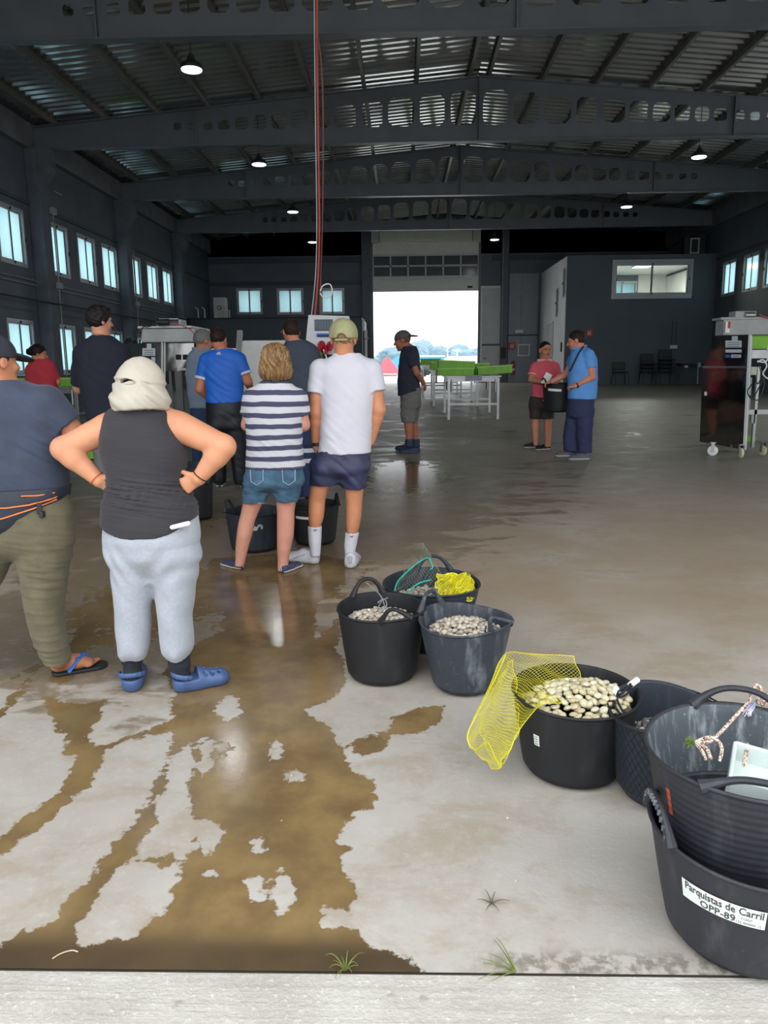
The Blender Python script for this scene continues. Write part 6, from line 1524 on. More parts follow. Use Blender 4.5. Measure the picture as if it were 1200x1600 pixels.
# ---- nets, cords and ropes
def cr(P, t):      # Catmull-Rom through points
    n = len(P)-1; t = min(max(t, 0), 1)*n; i = min(int(t), n-1); f = t-i; p0, p1, p2, p3 = P[max(i-1, 0)], P[i], P[i+1], P[min(i+2, n)]
    return .5*((2*p1)+(-p0+p2)*f+(2*p0-5*p1+4*p2-p3)*f*f+(-p0+3*p1-3*p2+p3)*f**3)
def net(name, ctrl, nu, nv, r, m, parent=None, jit=0., seed=0, hem=True, base_=Vector()):
    """knotted diamond net over a grid of control points"""
    C = [[np.array(W3(*q)) for q in row] for row in ctrl]; rg = np.random.default_rng(seed); ph = rg.uniform(0, 6.28, 6)
    def S(u, v):
        p = cr(np.array([cr(np.array(row), v) for row in C]), u)
        return p+jit*np.array([math.sin(23*u+17*v+ph[0]), math.sin(19*v-13*u+ph[1]), math.sin(15*u+29*v+ph[2])])
    G = [[S(i/(2*nu), j/(2*nv)) for j in range(2*nv+1)] for i in range(2*nu+1)]
    mb = MB()
    for sg in (1, -1):
        for st in range(-2*nv, 2*nu+2*nv+1, 2):
            run = []
            for k in range(0, 2*nv+1):
                i = st+sg*k
                if 0 <= i <= 2*nu: run.append(Vector(G[i][k])-base_)
            if len(run) > 1: mb.tube(run, r, 3, False)
    if hem:
        for run in ([G[i][0] for i in range(2*nu+1)], [G[i][-1] for i in range(2*nu+1)], G[-1], G[0]): mb.tube([Vector(q)-base_ for q in run], r*2.2, 5)
    return mb.build(name, m, parent)
M_YNET = mat('yellow_nylon_net', 'd9d018', .45, var=.08); M_GNET = mat('grey_green_net', '6a6f62', .6); M_TEAL = mat('teal_rope', '1f9c86', .55, var=.15, vscale=60)
Y4 = [[(897,1026,3.09),(906,1060,3.02),(896,1084,2.90),(874,1098,2.74)], [(866,1023,3.09),(870,1055,2.99),(863,1080,2.86),(850,1100,2.70)], [(832,1021,3.07),(836,1048,2.98),(828,1084,2.82),(828,1118,2.655)], [(795,1020,3.03),(803,1058,2.90),(806,1098,2.76),(808,1148,2.64)],
      [(783,1030,2.98),(780,1080,2.84),(785,1130,2.70),(795,1174,2.62)], [(768,1062,2.92),(765,1105,2.82),(770,1150,2.71),(785,1186,2.62)], [(742,1122,2.86),(746,1145,2.79),(757,1172,2.70),(780,1200,2.62)], [(729,1156,2.84),(738,1170,2.78),(752,1184,2.72),(772,1202,2.66)]]
t_ = thing('net_bag', 'yellow net bag draped over the tub of pale clams, hanging to the floor', 'net', T4.location)
net('net', Y4, 40, 25, .00055, M_YNET, t_, .003, 1, True, T4.location)
Y4b = [[(800,1030,3.0),(806,1062,2.92),(808,1100,2.80),(812,1140,2.68)], [(786,1050,2.96),(783,1090,2.87),(789,1130,2.76),(797,1170,2.66)], [(770,1080,2.91),(768,1115,2.85),(773,1152,2.76),(787,1184,2.67)], [(750,1120,2.88),(752,1146,2.82),(762,1172,2.75),(782,1200,2.68)]]
net('net_fold', Y4b, 18, 20, .00055, M_YNET, t_, .004, 2, True, T4.location)
MB().tube([Vector(cr(np.array([W3(*q) for q in ((790,1024,3.0),(772,1064,2.91),(748,1112,2.86),(730,1150,2.82),(742,1172,2.78),(762,1160,2.74),(782,1196,2.66),(800,1165,2.62))]), u))-T4.location for u in np.linspace(0, 1, 30)], .0024, 6).build('drawstring', M_YNET, t_, True)
G3 = [[(634,876,4.28),(630,900,4.20),(616,926,4.05)], [(650,862,4.24),(650,892,4.18),(640,930,4.02)], [(661,849,4.20),(668,884,4.16),(672,926,4.02)], [(674,872,4.22),(690,896,4.20),(706,922,4.05)]]
t_ = thing('net_bag', 'dark net bag with teal rope standing out of the back tub', 'net', T3.location); net('net', G3, 15, 13, .0008, M_GNET, t_, .004, 4, True, T3.location)
for pts in ([(616,926,4.0),(622,908,4.05),(640,890,4.12),(658,876,4.16),(670,872,4.17),(676,886,4.14),(672,890,4.13)], [(637,930,3.98),(645,918,4.0),(658,910,4.02),(674,906,4.03)]): MB().tube([Vector(cr(np.array([W3(*q) for q in pts]), u))-T3.location for u in np.linspace(0, 1, 20)], .0042, 6).build('rope', M_TEAL, t_, True, kind=None)['label'] = 'teal rope'
t_ = thing('net_bundle', 'crumpled bright yellow net bundle in the back tub', 'net', T3.location)
Yb = [[(686,898,4.10),(684,916,4.02),(690,934,3.96)], [(704,896,4.14),(703,914,4.06),(708,936,3.95)], [(716,898,4.12),(716,918,4.0),(722,937,3.95)], [(728,896,4.14),(736,914,4.02),(736,937,3.96)], [(738,906,4.18),(740,920,4.08),(738,934,3.98)]]
for k in range(3): net('net', [[(a+2*k-2, b+k, c+.03*k) for a, b, c in row] for row in Yb], 24, 20, .0011, M_YNET, t_, .007, 6+k, k == 0, T3.location)
# black net wrapped round its tub
mb = MB(); nst = 46
for sg in (1, -1):
    for k in range(nst): mb.tube([on_tub(T5, 2*math.pi*k/nst+sg*zz*3.2, zz, .004) for zz in np.linspace(.04, .33, 14)], .0011, 3, False)
t_ = thing('net_wrap', 'black netting wrapped round the tub beside the yellow netting', 'net', T5.location); t_.rotation_euler = T5.rotation_euler; mb.build('net', mat('black_nylon_net', '15171a', .5), t_)
mb = MB(); [mb.tube([on_tub(T5, a, .335, .006) for a in np.linspace(0, 6.283, 40)[:-1]], .0035, 6, closed=True)]; mb.build('hem_cord', mat('black_nylon_net', '15171a', .5), t_, True)
M_CORD = mat('grey_nylon_cord', '7d7f80', .6, var=.15, vscale=80)
def cord(name, pts, r, m, label, cat, root=None, n=30, part=None):
    P = np.array([W3(*q) for q in pts]); pp = [Vector(cr(P, u)) for u in np.linspace(0, 1, n)]
    if root is None: return tag(MB().tube(pp, r, 7).build(name, m, None, True), label, cat)
    return MB().tube([q-root.location for q in pp], r, 7).build(name, m, root, True)
t_ = thing('grey_cord', 'loose grey cord looped from the handle into the clam tub with black walls', 'cord', T1.location)
cord('strand', [(566,906,3.94),(578,915,3.9),(594,930,3.82),(602,950,3.72),(606,972,3.62)], .0032, M_CORD, '', '', t_); cord('strand', [(606,934,3.8),(596,940,3.8),(588,956,3.74),(580,966,3.66),(568,972,3.62),(545,968,3.62)], .0032, M_CORD, '', '', t_)
cord('strand', [(594,958,3.7),(604,946,3.72),(600,936,3.78),(590,942,3.76)], .0032, M_CORD, '', '', t_); MB().ico(Vector(W3(566, 906, 3.93))-T1.location, .010, 2, (1, 1, .7)).build('knot', M_CORD, t_, True)
t_ = thing('tape_bound_handle', 'dark cord loops with white taped ends between the yellow netting tub and the next', 'cord', T5.location)
for pts in ([(960,1080,2.80),(958,1094,2.74),(962,1106,2.68),(970,1116,2.62)], [(966,1080,2.80),(964,1092,2.75),(969,1104,2.68),(976,1116,2.60)], [(966,1086,2.78),(976,1080,2.78),(986,1068,2.84)], [(968,1090,2.76),(980,1084,2.78),(988,1070,2.84)]): cord('loop', pts, .0045, M_BLK, '', '', t_, 14)
for a, b in (((957,1088,2.78),(963,1075,2.82)), ((984,1071,2.84),(996,1062,2.87))): MB().cyl(Vector(W3(*a))-T5.location, Vector(W3(*b))-T5.location, .0125, 12).build('white_tape', M_LABEL, t_, True)
# braided rope and white tray in the worn tub
def rope_material():
    m, t, b = base('speckled_braided_rope'); co = t.new('ShaderNodeTexCoord').outputs['Object']; v = t.new('ShaderNodeTexVoronoi', Scale=260.); t.link(co, v.inputs['Vector'])
    rp = t.new('ShaderNodeValToRGB'); rp.color_ramp.interpolation = 'CONSTANT'; cols = ['d9cdc0', 'b98a78', '4a3a3a', 'd8c3ae', '8d6a60']
    rp.color_ramp.elements[0].color = (*lin(cols[0]), 1); rp.color_ramp.elements[1].position = .85; rp.color_ramp.elements[1].color = (*lin(cols[4]), 1)
    for i, c in ((.3, cols[1]), (.5, cols[2]), (.62, cols[3])): e = rp.color_ramp.elements.new(i); e.color = (*lin(c), 1)
    sp = t.new('ShaderNodeSeparateColor'); t.link(v.outputs['Color'], sp.inputs[0]); t.link(sp.outputs[0], rp.inputs[0]); t.link(rp.outputs[0], b.inputs['Base Color']); b.inputs['Roughness'].default_value = .8
    bn = t.new('ShaderNodeBump', Strength=.6, Distance=.003); t.link(v.outputs['Distance'], bn.inputs['Height']); t.link(bn.outputs[0], b.inputs['Normal']); return m
M_ROPE = rope_material()
t_ = thing('braided_rope', 'speckled pink and white rope tied from the handle into the worn upper tub', 'rope', T6.location)
for nm, pts, r in (('strand', [(1172,1096,2.28),(1150,1118,2.25),(1128,1142,2.18),(1110,1158,2.12),(1092,1160,2.08),(1086,1160,2.06)], .0056), ('knot', [(1172,1096,2.28),(1176,1078,2.29),(1184,1070,2.33),(1190,1082,2.30),(1182,1096,2.285),(1192,1098,2.29),(1200,1084,2.31),(1206,1092,2.29),(1190,1102,2.28)], .0056),
                   ('loop', [(1086,1160,2.06),(1106,1152,2.06),(1122,1158,2.04),(1128,1172,2.02),(1124,1190,2.0)], .0050), ('strand', [(1086,1161,2.06),(1096,1172,2.02),(1102,1186,1.98)], .0050), ('strand', [(1090,1160,2.06),(1104,1170,2.02),(1111,1186,1.98)], .0050), ('strand', [(1168,1163,2.16),(1166,1176,2.1),(1162,1196,2.05)], .0058)): cord(nm, pts, r, M_ROPE, '', '', t_, 26)
mb = MB(); rr = random.Random(5)
for k in range(26): a = Vector(W3(1180, 1096, 2.27))-T6.location; b = Vector(W3(1166+rr.uniform(-6, 8), 1114+rr.uniform(-4, 6), 2.26+rr.uniform(-.02, .02)))-T6.location; mb.tube([a, (a+b)/2+Vector((rr.uniform(-.008, .008), 0, .004)), b], .0014, 4)
mb.build('frayed_end', mat('frayed_white_fibre', 'd6d2d4', .7, color2='7d7fb0', vscale=60), t_)
mb = MB()
for k in range(60): a = Vector(W3(1079, 1160, 2.06))-T6.location; mb.tube([a+Vector([rr.uniform(-.008, .008) for _ in '123']), a+Vector([rr.uniform(-.014, .014) for _ in '123'])], .0012, 3)
mb.build('weed_strand', mat('green_weed', '5d7a2a', .7), t_, kind='stuff')
t_ = thing('plastic_tray', 'white plastic tray lying inside the worn upper tub', 'tray', (T6.location.x+.075, T6.location.y-.03, T6.location.z+.270)); t_.rotation_euler = (.12, .10, -.45)
M_TRAY = mat('milky_plastic', 'c9d3d0', .4, var=.05)
mb = MB(); mb.box((0, 0, 0), (.235, .175, .012), None, .004); mb.build('tray_floor', M_TRAY, t_); mb = MB()
for a, b, c in (((.117, 0, .03), (.012, .185, .07), 0), ((-.117, 0, .03), (.012, .185, .07), 0), ((0, .09, .03), (.235, .012, .07), 0), ((0, -.09, .03), (.235, .012, .07), 0)): mb.box(a, b, None, .005)
mb.build('tray_wall', M_TRAY, t_)
# ------------------------------------------------------------------ machines, tables, crates, power board
def steel_mirror():
    m, t, b = base('polished_stainless'); co = t.new('ShaderNodeTexCoord').outputs['Object']
    b.inputs['Base Color'].default_value = (*lin('8d8d8b'), 1); b.inputs['Metallic'].default_value = 1; b.inputs['Roughness'].default_value = .10
    bn = t.new('ShaderNodeBump', Strength=.12, Distance=.05); t.link(t.noise(co, 2.2, 2), bn.inputs['Height']); t.link(bn.outputs[0], b.inputs['Normal']); return m
M_MIRR = steel_mirror(); M_SS = mat('brushed_stainless', '9b9d9e', .32, .85, var=.08, vscale=5); M_GALV = mat('pale_grey_trough', '9a9d9d', .5, .2, var=.08, vscale=4)
M_GREEN = mat('lime_green_plastic', '7dc02a', .45, var=.08, vscale=3); M_CREAM = mat('cream_nylon_wheel', 'cfc9a8', .5); M_BOX = mat('cream_control_box', 'c8c2b2', .5)
def caster(root, x, y, fork=M_SS, wheel=M_CREAM, r=.075, turn=0., low=0.):
    mb = MB(); R_ = Matrix.Rotation(turn, 3, 'Z') @ Matrix.Rotation(math.pi/2, 3, 'Y'); z = r+low
    mb.lathe([(0, -.022), (r*.75, -.022), (r, -.014), (r, .014), (r*.75, .022), (0, .022)], (x, y, z), 20, R_); w_ = mb.build('caster_wheel', wheel, root, True)
    mb = MB(); q = Matrix.Rotation(turn, 3, 'Z')
    for s in (-1, 1): mb.box(Vector((x, y, z+.05)) + q @ Vector((s*.032, 0, 0)), (.006, .045, .13), q)
    mb.box((x, y, z+.118), (.08, .08, .012), q); mb.build('caster_fork', fork, root)
def oblique(root, pts, x0, ya, x1, yb, th, m, name, off=0.):
    """plate standing at an angle: depth runs from ya at pixel x0 to yb at x1"""
    A, B = atY(x0, 600, ya), atY(x1, 600, yb); e = Vector((B.x-A.x, B.y-A.y, 0)).normalized(); n = Vector((e.y, -e.x, 0))
    out = []
    for px, py in pts:
        k = ray(px, py); t = (A-CC).dot(n)/k.dot(n); P = CC+k*t; out.append(((P-A).dot(e), P.z))
    T = Matrix(((e.x, 0, -n.x, A.x+n.x*off-root.location.x), (e.y, 0, -n.y, A.y+n.y*off-root.location.y), (0, 1, 0, -root.location.z), (0, 0, 0, 1)))
    return MB().prism(out, T, th).build(name, m, root)
def side_plate(root, pts, Y, th, m, name):          # plate seen from the doorway, traced where it stands
    P = [atY(px, py, Y) for px, py in pts]; T = Matrix(((1,0,0,-root.location.x),(0,0,1,Y-root.location.y),(0,1,0,-root.location.z),(0,0,0,1)))
    return MB().prism([(p.x, p.z) for p in P], T, th).build(name, m, root)
# grading machine on the right
MY = 11.05
g = atY(1145, 712, MY); t_ = thing('grading_machine', 'polished steel grading machine on wheels at the right edge', 'machine', (4.75, MY+.35, fz(MY)+.002)); RM = t_
OB = (1096, MY+.55, 1168, MY-.12)
oblique(t_, [(1098,573),(1122,525),(1173,523),(1168,572)], *OB, .012, M_MIRR, 'upper_side_panel'); oblique(t_, [(1093,690),(1098,574),(1168,573),(1163,703)], *OB, .012, M_MIRR, 'lower_side_panel')
def rel(px, py, Y): return atY(px, py, Y)-t_.location
oblique(t_, [(1098,575),(1098,572),(1168,572),(1168,575)], *OB, .012, M_SS, 'seam_strip', .008); oblique(t_, [(1170,523),(1174,523),(1165,703),(1161,703)], *OB, .02, M_LABEL, 'edge_bead', .006)
oblique(t_, [(1096,688),(1101,577),(1124,528),(1170,527),(1161,698)], *OB, .07, M_SS, 'hopper_body', -.013)
a, b = rel(1132, 523, MY), rel(1236, 498, MY); mb = MB(); mb.bx(a.x, b.x, -.30, -.02, a.z, b.z); mb.build('feed_trough', M_GALV, t_); mb = MB(); mb.bx(a.x-.05, b.x, -.32, .0, b.z, b.z+.03); mb.build('trough_rim', M_GALV, t_)
a = rel(1136, 520, MY); MB().bx(a.x-.02, a.x+.04, -.335, -.322, a.z, a.z+.15).build('warning_tag', M_LABEL, t_); MB().bx(a.x+.01, a.x+.04, -.345, -.336, a.z+.06, a.z+.15).build('red_mark', M_RED, t_)
a, b = rel(1152, 499, MY), rel(1186, 485, MY); mb = MB(); mb.bx(a.x, b.x, -.28, -.05, a.z, b.z, .01); mb.build('motor_housing', M_GALV, t_)
mb = MB(); mb.cyl(((a.x+b.x)/2-.02, -.29, (a.z+b.z)/2), ((a.x+b.x)/2+.11, -.29, (a.z+b.z)/2), .045, 14); mb.build('motor', M_SS, t_, True)
cord('motor_cable', [(1186,491,MY),(1194,495,MY),(1204,497,MY)], .010, mat('red_flex', 'b5404c', .5), '', '', t_, 8)
a, b = rel(1175, 545, MY), rel(1236, 523, MY); MB().bx(a.x, b.x, -.2, -.18, a.z, b.z).build('green_guard', M_GREEN, t_)
a, b = rel(1174, 560, MY), rel(1236, 546, MY); MB().bx(a.x, b.x, -.25, -.15, a.z, b.z).build('cross_rail', M_SS, t_)
for px in (1186, 1195): a = rel(px, 545, MY); MB().lathe([(0,-.045),(.022,-.045),(.022,.045),(0,.045)], a+Vector((0, -.28, 0)), 12).build('roller_cap', M_LABEL, t_, True)
a, b = rel(1170, 586, MY), rel(1181, 573, MY); MB().bx(a.x, b.x, -.40, -.30, a.z, b.z, .006).build('control_box', M_BOX, t_)
for (x0, x1, y0, y1, nm, m) in ((1181,1187,573,700,'post',M_SS),(1222,1229,573,705,'post',M_SS),(1168,1236,640,648,'lower_rail',M_SS),(1176,1183,648,662,'bracket',M_GALV),(1168,1178,590,640,'cable_panel',M_GALV)):
    a, b = rel(x0, y1, MY), rel(x1, y0, MY); MB().bx(a.x, b.x, -.30, -.25, a.z, b.z).build(nm, m, t_)
a, b = rel(1190, 700, MY), rel(1232, 655, MY); MB().cyl(a+Vector((0, -.2, 0)), b+Vector((0, -.2, 0)), .03, 4).build('brace', M_SS, t_)
for pts in ([(1175,600,MY-.38),(1168,612,MY-.38),(1176,622,MY-.38),(1190,596,MY-.38),(1196,575,MY-.38)], [(1172,618,MY-.38),(1184,625,MY-.38),(1194,600,MY-.38),(1188,578,MY-.38)], [(1180,588,MY-.38),(1184,600,MY-.38),(1190,585,MY-.38),(1186,572,MY-.38)]): cord('cable', pts, .008, M_BLK, '', '', t_, 20)
for pts in ([(1184,566,MY-.4),(1192,562,MY-.4),(1198,572,MY-.4),(1192,584,MY-.4),(1200,592,MY-.4)], [(1183,564,MY-.4),(1195,566,MY-.4),(1200,560,MY-.4)]): cord('cable', pts, .010, M_LABEL, '', '', t_, 20)
mb = MB(); a, b = rel(1136, 703, MY), rel(1200, 700, MY); mb.bx(a.x, b.x, .05, .45, .17, .24); mb.build('green_chassis', M_GREEN, t_)
for px, py, tr, wm in ((1113,712,1.2,M_LABEL),(1157,717,0.,M_CREAM),(1191,712,.25,M_CREAM),(1145,697,1.3,M_LGREY)):
    q = onfloor(px, py)-t_.location; caster(t_, q.x, q.y, M_SS, wm, .072, tr, max(0, fz(q.y+t_.location.y)-t_.location.z+.001))
OBL = (222, 9.85, 302, 10.5)
def sticker(px0, px1, py0, py1, m, nm='sticker', Y=MY, root=None, off=.004):
    root = root or RM; return oblique(root, [(px0,py1),(px0,py0),(px1,py0),(px1,py1)], *(OB if root is RM else OBL), .002, m, nm, off+.003)
M_STK = mat('pale_blue_sticker', 'c4d0d6', .5, var=.04); M_EU = mat('flag_blue', '1d4ea3', .5)
sticker(1144,1153,525,532,M_STK); sticker(1134,1159,532,543,M_STK); sticker(1134,1159,546,551,M_STK); sticker(1143,1158,554,559,M_STK); fl = sticker(1133,1142,554,559,M_EU,'flag_sticker')
for k in range(12):
    cx_, cy_ = 1137.5+1.5*math.cos(k*math.pi/6), 556.5+1.5*math.sin(k*math.pi/6); q_ = oblique(t_, [(cx_-.2,cy_+.2),(cx_-.2,cy_-.2),(cx_+.2,cy_-.2),(cx_+.2,cy_+.2)], *OB, .001, mat('star_yellow', 'd9c23a', .5), 'star', .009)
for y in (535, 538, 541): sticker(1137, 1156, y, y+.7, M_INK, 'printed_line', off=.0065)
sticker(1145, 1156, 556, 557, M_INK, 'printed_line', off=.0065); sticker(1101, 1105, 612, 618, M_LABEL)
# the matching machine on the left, seen end-on
LY = 10.1
t_ = thing('grading_machine', 'steel grading machine with pale trough on top, left of the grey polo', 'machine', (-3.15, LY+.3, fz(LY)+.002)); LM = t_
a, b = rel(221, 535, LY), rel(304, 513, LY); MB().bx(a.x, b.x, -.3, .6, a.z, b.z, .006).build('feed_trough', M_GALV, t_); a2, b2 = rel(216, 513, LY), rel(300, 509, LY); MB().bx(a2.x, b2.x, -.32, .62, a2.z, b2.z).build('trough_rim', mat('trough_rim_white', 'c2c4c2', .5), t_)
a, b = rel(239, 509, LY), rel(277, 496, LY); mb = MB(); mb.bx(a.x, a.x+.03, -.15, .15, a.z, b.z); mb.bx(b.x-.03, b.x, -.15, .15, a.z, b.z); mb.bx(a.x, b.x, -.15, .15, b.z-.015, b.z); mb.bx(a.x, b.x, .12, .15, a.z, b.z-.015); mb.build('motor_housing', M_GALV, t_)
mb = MB(); c = rel(258, 504, LY); mb.cyl(c+Vector((-.07, -.1, 0)), c+Vector((.08, -.1, 0)), .042, 12); mb.build('motor', M_BLK, t_, True)
cord('motor_cable', [(268,505,LY-.1),(282,508,LY-.1),(296,514,LY-.32),(304,522,LY-.32)], .006, mat('red_flex', 'b5404c', .5), '', '', t_, 12); cord('motor_cable', [(240,508,LY-.1),(230,511,LY-.33),(222,513,LY-.34),(219,540,LY-.33)], .007, M_BLK, '', '', t_, 12)
oblique(t_, [(222,640),(222,535),(253,535),(253,640)], *OBL, .012, M_MIRR, 'side_panel'); oblique(t_, [(256,580),(256,535),(303,535),(303,580)], *OBL, .012, M_MIRR, 'end_panel')
oblique(t_, [(224,600),(224,536),(300,536),(300,600)], *OBL, .4, mat('dark_machine_body', '3a3c3d', .4, .4), 'hopper_body', -.013)
for px0, px1 in ((252,254),(256,258)): oblique(t_, [(px0,590),(px0,535),(px1,535),(px1,590)], *OBL, .02, M_LABEL, 'edge_bead', .008)
oblique(t_, [(277,579),(277,575),(300,575),(300,579)], *OBL, .06, M_LABEL, 'outlet_lip', .05)
for x0, x1 in ((259,264),(276,280),(296,301)): a, b = rel(x0, 690, LY), rel(x1, 580, LY); MB().bx(a.x, b.x, -.2, -.15, max(a.z, .0), b.z).build('leg', mat('dark_steel_leg', '4a4b4c', .5, .5), t_)
for sx in (rel(226,600,LY).x, rel(300,600,LY).x-.05): MB().bx(sx, sx+.05, .5, .55, .012, 1.2).build('leg', M_SS, t_)
sticker(229,236,537,544,M_STK,Y=LY-.30,root=t_); sticker(222,242,544,556,M_STK,Y=LY-.30,root=t_); sticker(236,242,558,566,M_STK,Y=LY-.30,root=t_)
for y in (547, 550, 553): sticker(225, 239, y, y+.8, M_INK, 'printed_line', LY-.30, t_, .0065)
sticker(275,283,554,562,M_BLK,'switch_plate',root=t_); sticker(286,293,554,562,M_BLK,'switch_plate',root=t_)
# white inclined belt between the blue tee and the dark grey tee
CYY = 10.2
t_ = thing('conveyor', 'white inclined conveyor belt behind the blue tee', 'conveyor', (-1.75, CYY, fz(CYY)))
top0, top1, bot0, bot1 = rel(374, 533, CYY+.5), rel(462, 532, CYY+.5), rel(366, 655, CYY-.25), rel(462, 655, CYY-.25)
mb = MB(); n_ = 26
for i in range(n_):
    f = i/n_; g_ = (i+1)/n_; A, B = bot0.lerp(top0, f), bot1.lerp(top1, f); Cc, Dd = bot0.lerp(top0, g_), bot1.lerp(top1, g_); mb.quad(A, B, Dd, Cc)
    if i % 4 == 0: mb.tube([A+Vector((0, -.006, 0)), B+Vector((0, -.006, 0))], .008, 6)
mb.build('belt', mat('white_belt', 'e2e2df', .5, var=.04, vscale=4), t_)
d_ = (top0-bot0).normalized(); MB().tube([bot0-d_*.1, top0+d_*.16], .05, 4).build('side_frame', M_GALV, t_); MB().tube([bot1-d_*.1, top1+d_*.1], .05, 4).build('side_frame', M_GALV, t_)
MB().cyl(top0+Vector((0, .06, -.04)), top1+Vector((0, .06, -.04)), .05, 14).build('head_roller', M_SS, t_, True)
for p in (bot0, bot1, top0, top1): MB().cyl((p.x, p.y+.06, 0), (p.x, p.y+.06, p.z-.03), .025, 8).build('leg', M_SS, t_)
# electrical board with its cables from the roof
EY = 9.0
t_ = thing('power_board', 'white electrical board with blue sockets and red plugs on a stand', 'electrical panel', (-.85, EY, fz(EY)))
P = [rel(px, py, EY) for px, py in ((481,492),(519,494),(519,552),(492,552),(478,530))]; a, b = rel(481, 552, EY), rel(545, 493, EY)
mb = MB(); T = Matrix(((1,0,0,0),(0,0,1,0),(0,1,0,0),(0,0,0,1))); q = [rel(*w, EY) for w in ((482,492),(545,494),(545,556),(494,552),(478,531))]; mb.prism([(v.x, v.z) for v in q], T, .16); mb.build('enclosure', mat('white_grp_box', 'c3c7cb', .45, var=.03), t_)
def ebox(x0, x1, y0, y1, m, nm, d0=-.012, d1=-.001, par=None): a, b = rel(x0, y1, EY), rel(x1, y0, EY); return MB().bx(a.x, b.x, d0, d1, a.z, b.z, .002).build(nm, m, par or t_)
ebox(492, 520, 499, 517, mat('smoked_breaker_cover', '2b3440', .2), 'breaker_window')
for k in range(6): ebox(494+4.2*k, 497.2+4.2*k, 501, 515, mat('breaker_grey', '4c5662', .4), 'breaker', -.015, -.0125)
M_SKT = mat('blue_socket', '2457b8', .45)
for k in range(5):
    c = rel(497.5+4.4*k, 525, EY); MB().lathe([(0,.0),(.016,.0),(.018,.03),(.014,.045),(0,.05)], c, 12, Matrix.Rotation(1.2, 3, 'X')).build('blue_socket', M_SKT, t_, True)
M_PLG = mat('red_plug', 'b3212f', .4)
for px, py, an in ((503,537,.3),(508,544,-.4),(500,544,.2),(516,538,-.2)):
    c = rel(px, py, EY); MB().lathe([(0,0),(.038,0),(.042,.05),(.030,.10),(.018,.15),(0,.155)], c, 14, Matrix.Rotation(an, 3, 'Y') @ Matrix.Rotation(2.0, 3, 'X')).build('red_plug', M_PLG, t_, True)
for sx in (-.17, .2): MB().cyl((sx, .08, 0), (sx, .08, a.z+.02), .022, 8).build('stand_leg', M_SS, t_)
for pts, m in (([(505,546,EY-.12),(510,560,EY-.12),(505,575,EY-.1),(498,590,EY)], M_LABEL), ([(500,548,EY-.12),(503,562,EY-.1),(500,580,EY)], mat('green_flex', '5d7a2a', .5))): cord('flex', pts, .008, m, '', '', t_, 14)
M_REDC = mat('red_cable', 'b5432f', .5, var=.08)
for dx, m, r, lb in ((0, M_REDC, .011, 'thick red-orange cable hanging from the roof to the electrical board'), (-4., M_LGREY, .006, 'thin pale cable hanging left of the red cable')):
    cord('hanging_cable', [(494+dx,-215,8.6),(495+dx,0,8.7),(497+dx,200,8.85),(499+dx,350,8.95),(497+dx,430,9.02),(492+dx*1.3,492,9.06)], r, m, lb, 'cable', None, 40)
cord('hanging_cable', [(497,60,8.72),(503,110,8.75),(505,200,8.85),(504,330,8.98),(501,430,9.05),(500,493,9.08)], .009, mat('brown_cable', '6a4038', .5), 'thin brown cable wrapped beside the red cable', 'cable')
cord('cable_loop', [(500,455,9.05),(505,446,9.05),(515,444,9.05),(519,453,9.05),(516,463,9.05),(506,465,9.05),(500,458,9.05)], .008, M_LABEL, 'white cable loop above the electrical board', 'cable')
# steel tables with green crates
def table(label, x0, x1, y0, y1, h=.86):
    zb_ = max(fz(y0), fz(y1)); t = thing('steel_table', label, 'table', ((x0+x1)/2, (y0+y1)/2, fz((y0+y1)/2))); w, d = x1-x0, y1-y0; zt = h
    MB().bx(-w/2-.06, w/2+.06, -d/2-.05, d/2+.05, zt, zt+.035, .004).build('table_top', M_SS, t); mb = MB()
    for a, b, c, e in ((-w/2, w/2, -d/2-.02, -d/2+.02), (-w/2, w/2, d/2-.02, d/2+.02), (-w/2-.02, -w/2+.02, -d/2, d/2), (w/2-.02, w/2+.02, -d/2, d/2)): mb.bx(a, b, c, e, zt-.09, zt-.001)
    mb.build('apron_rail', M_SS, t)
    for sx in (-1, 1):
        for sy in (-1, 1):
            z_ = fz((y0+y1)/2+sy*d/2)-t.location.z; MB().bx(sx*w/2-.025, sx*w/2+.025, sy*d/2-.025, sy*d/2+.025, z_+.002, zt-.02).build('leg', M_SS, t); MB().cyl((sx*w/2-sx*.06, sy*d/2, zt-.30), (sx*w/2-sx*.06, sy*d/2, zt-.03), .03, 10).build('leg_socket', M_SS, t)
    for sy in (-1, 1): MB().bx(-w/2, w/2, sy*d/2-.018, sy*d/2+.018, .30+sy*.02, .345+sy*.02).build('foot_rail', M_SS, t)
    return t
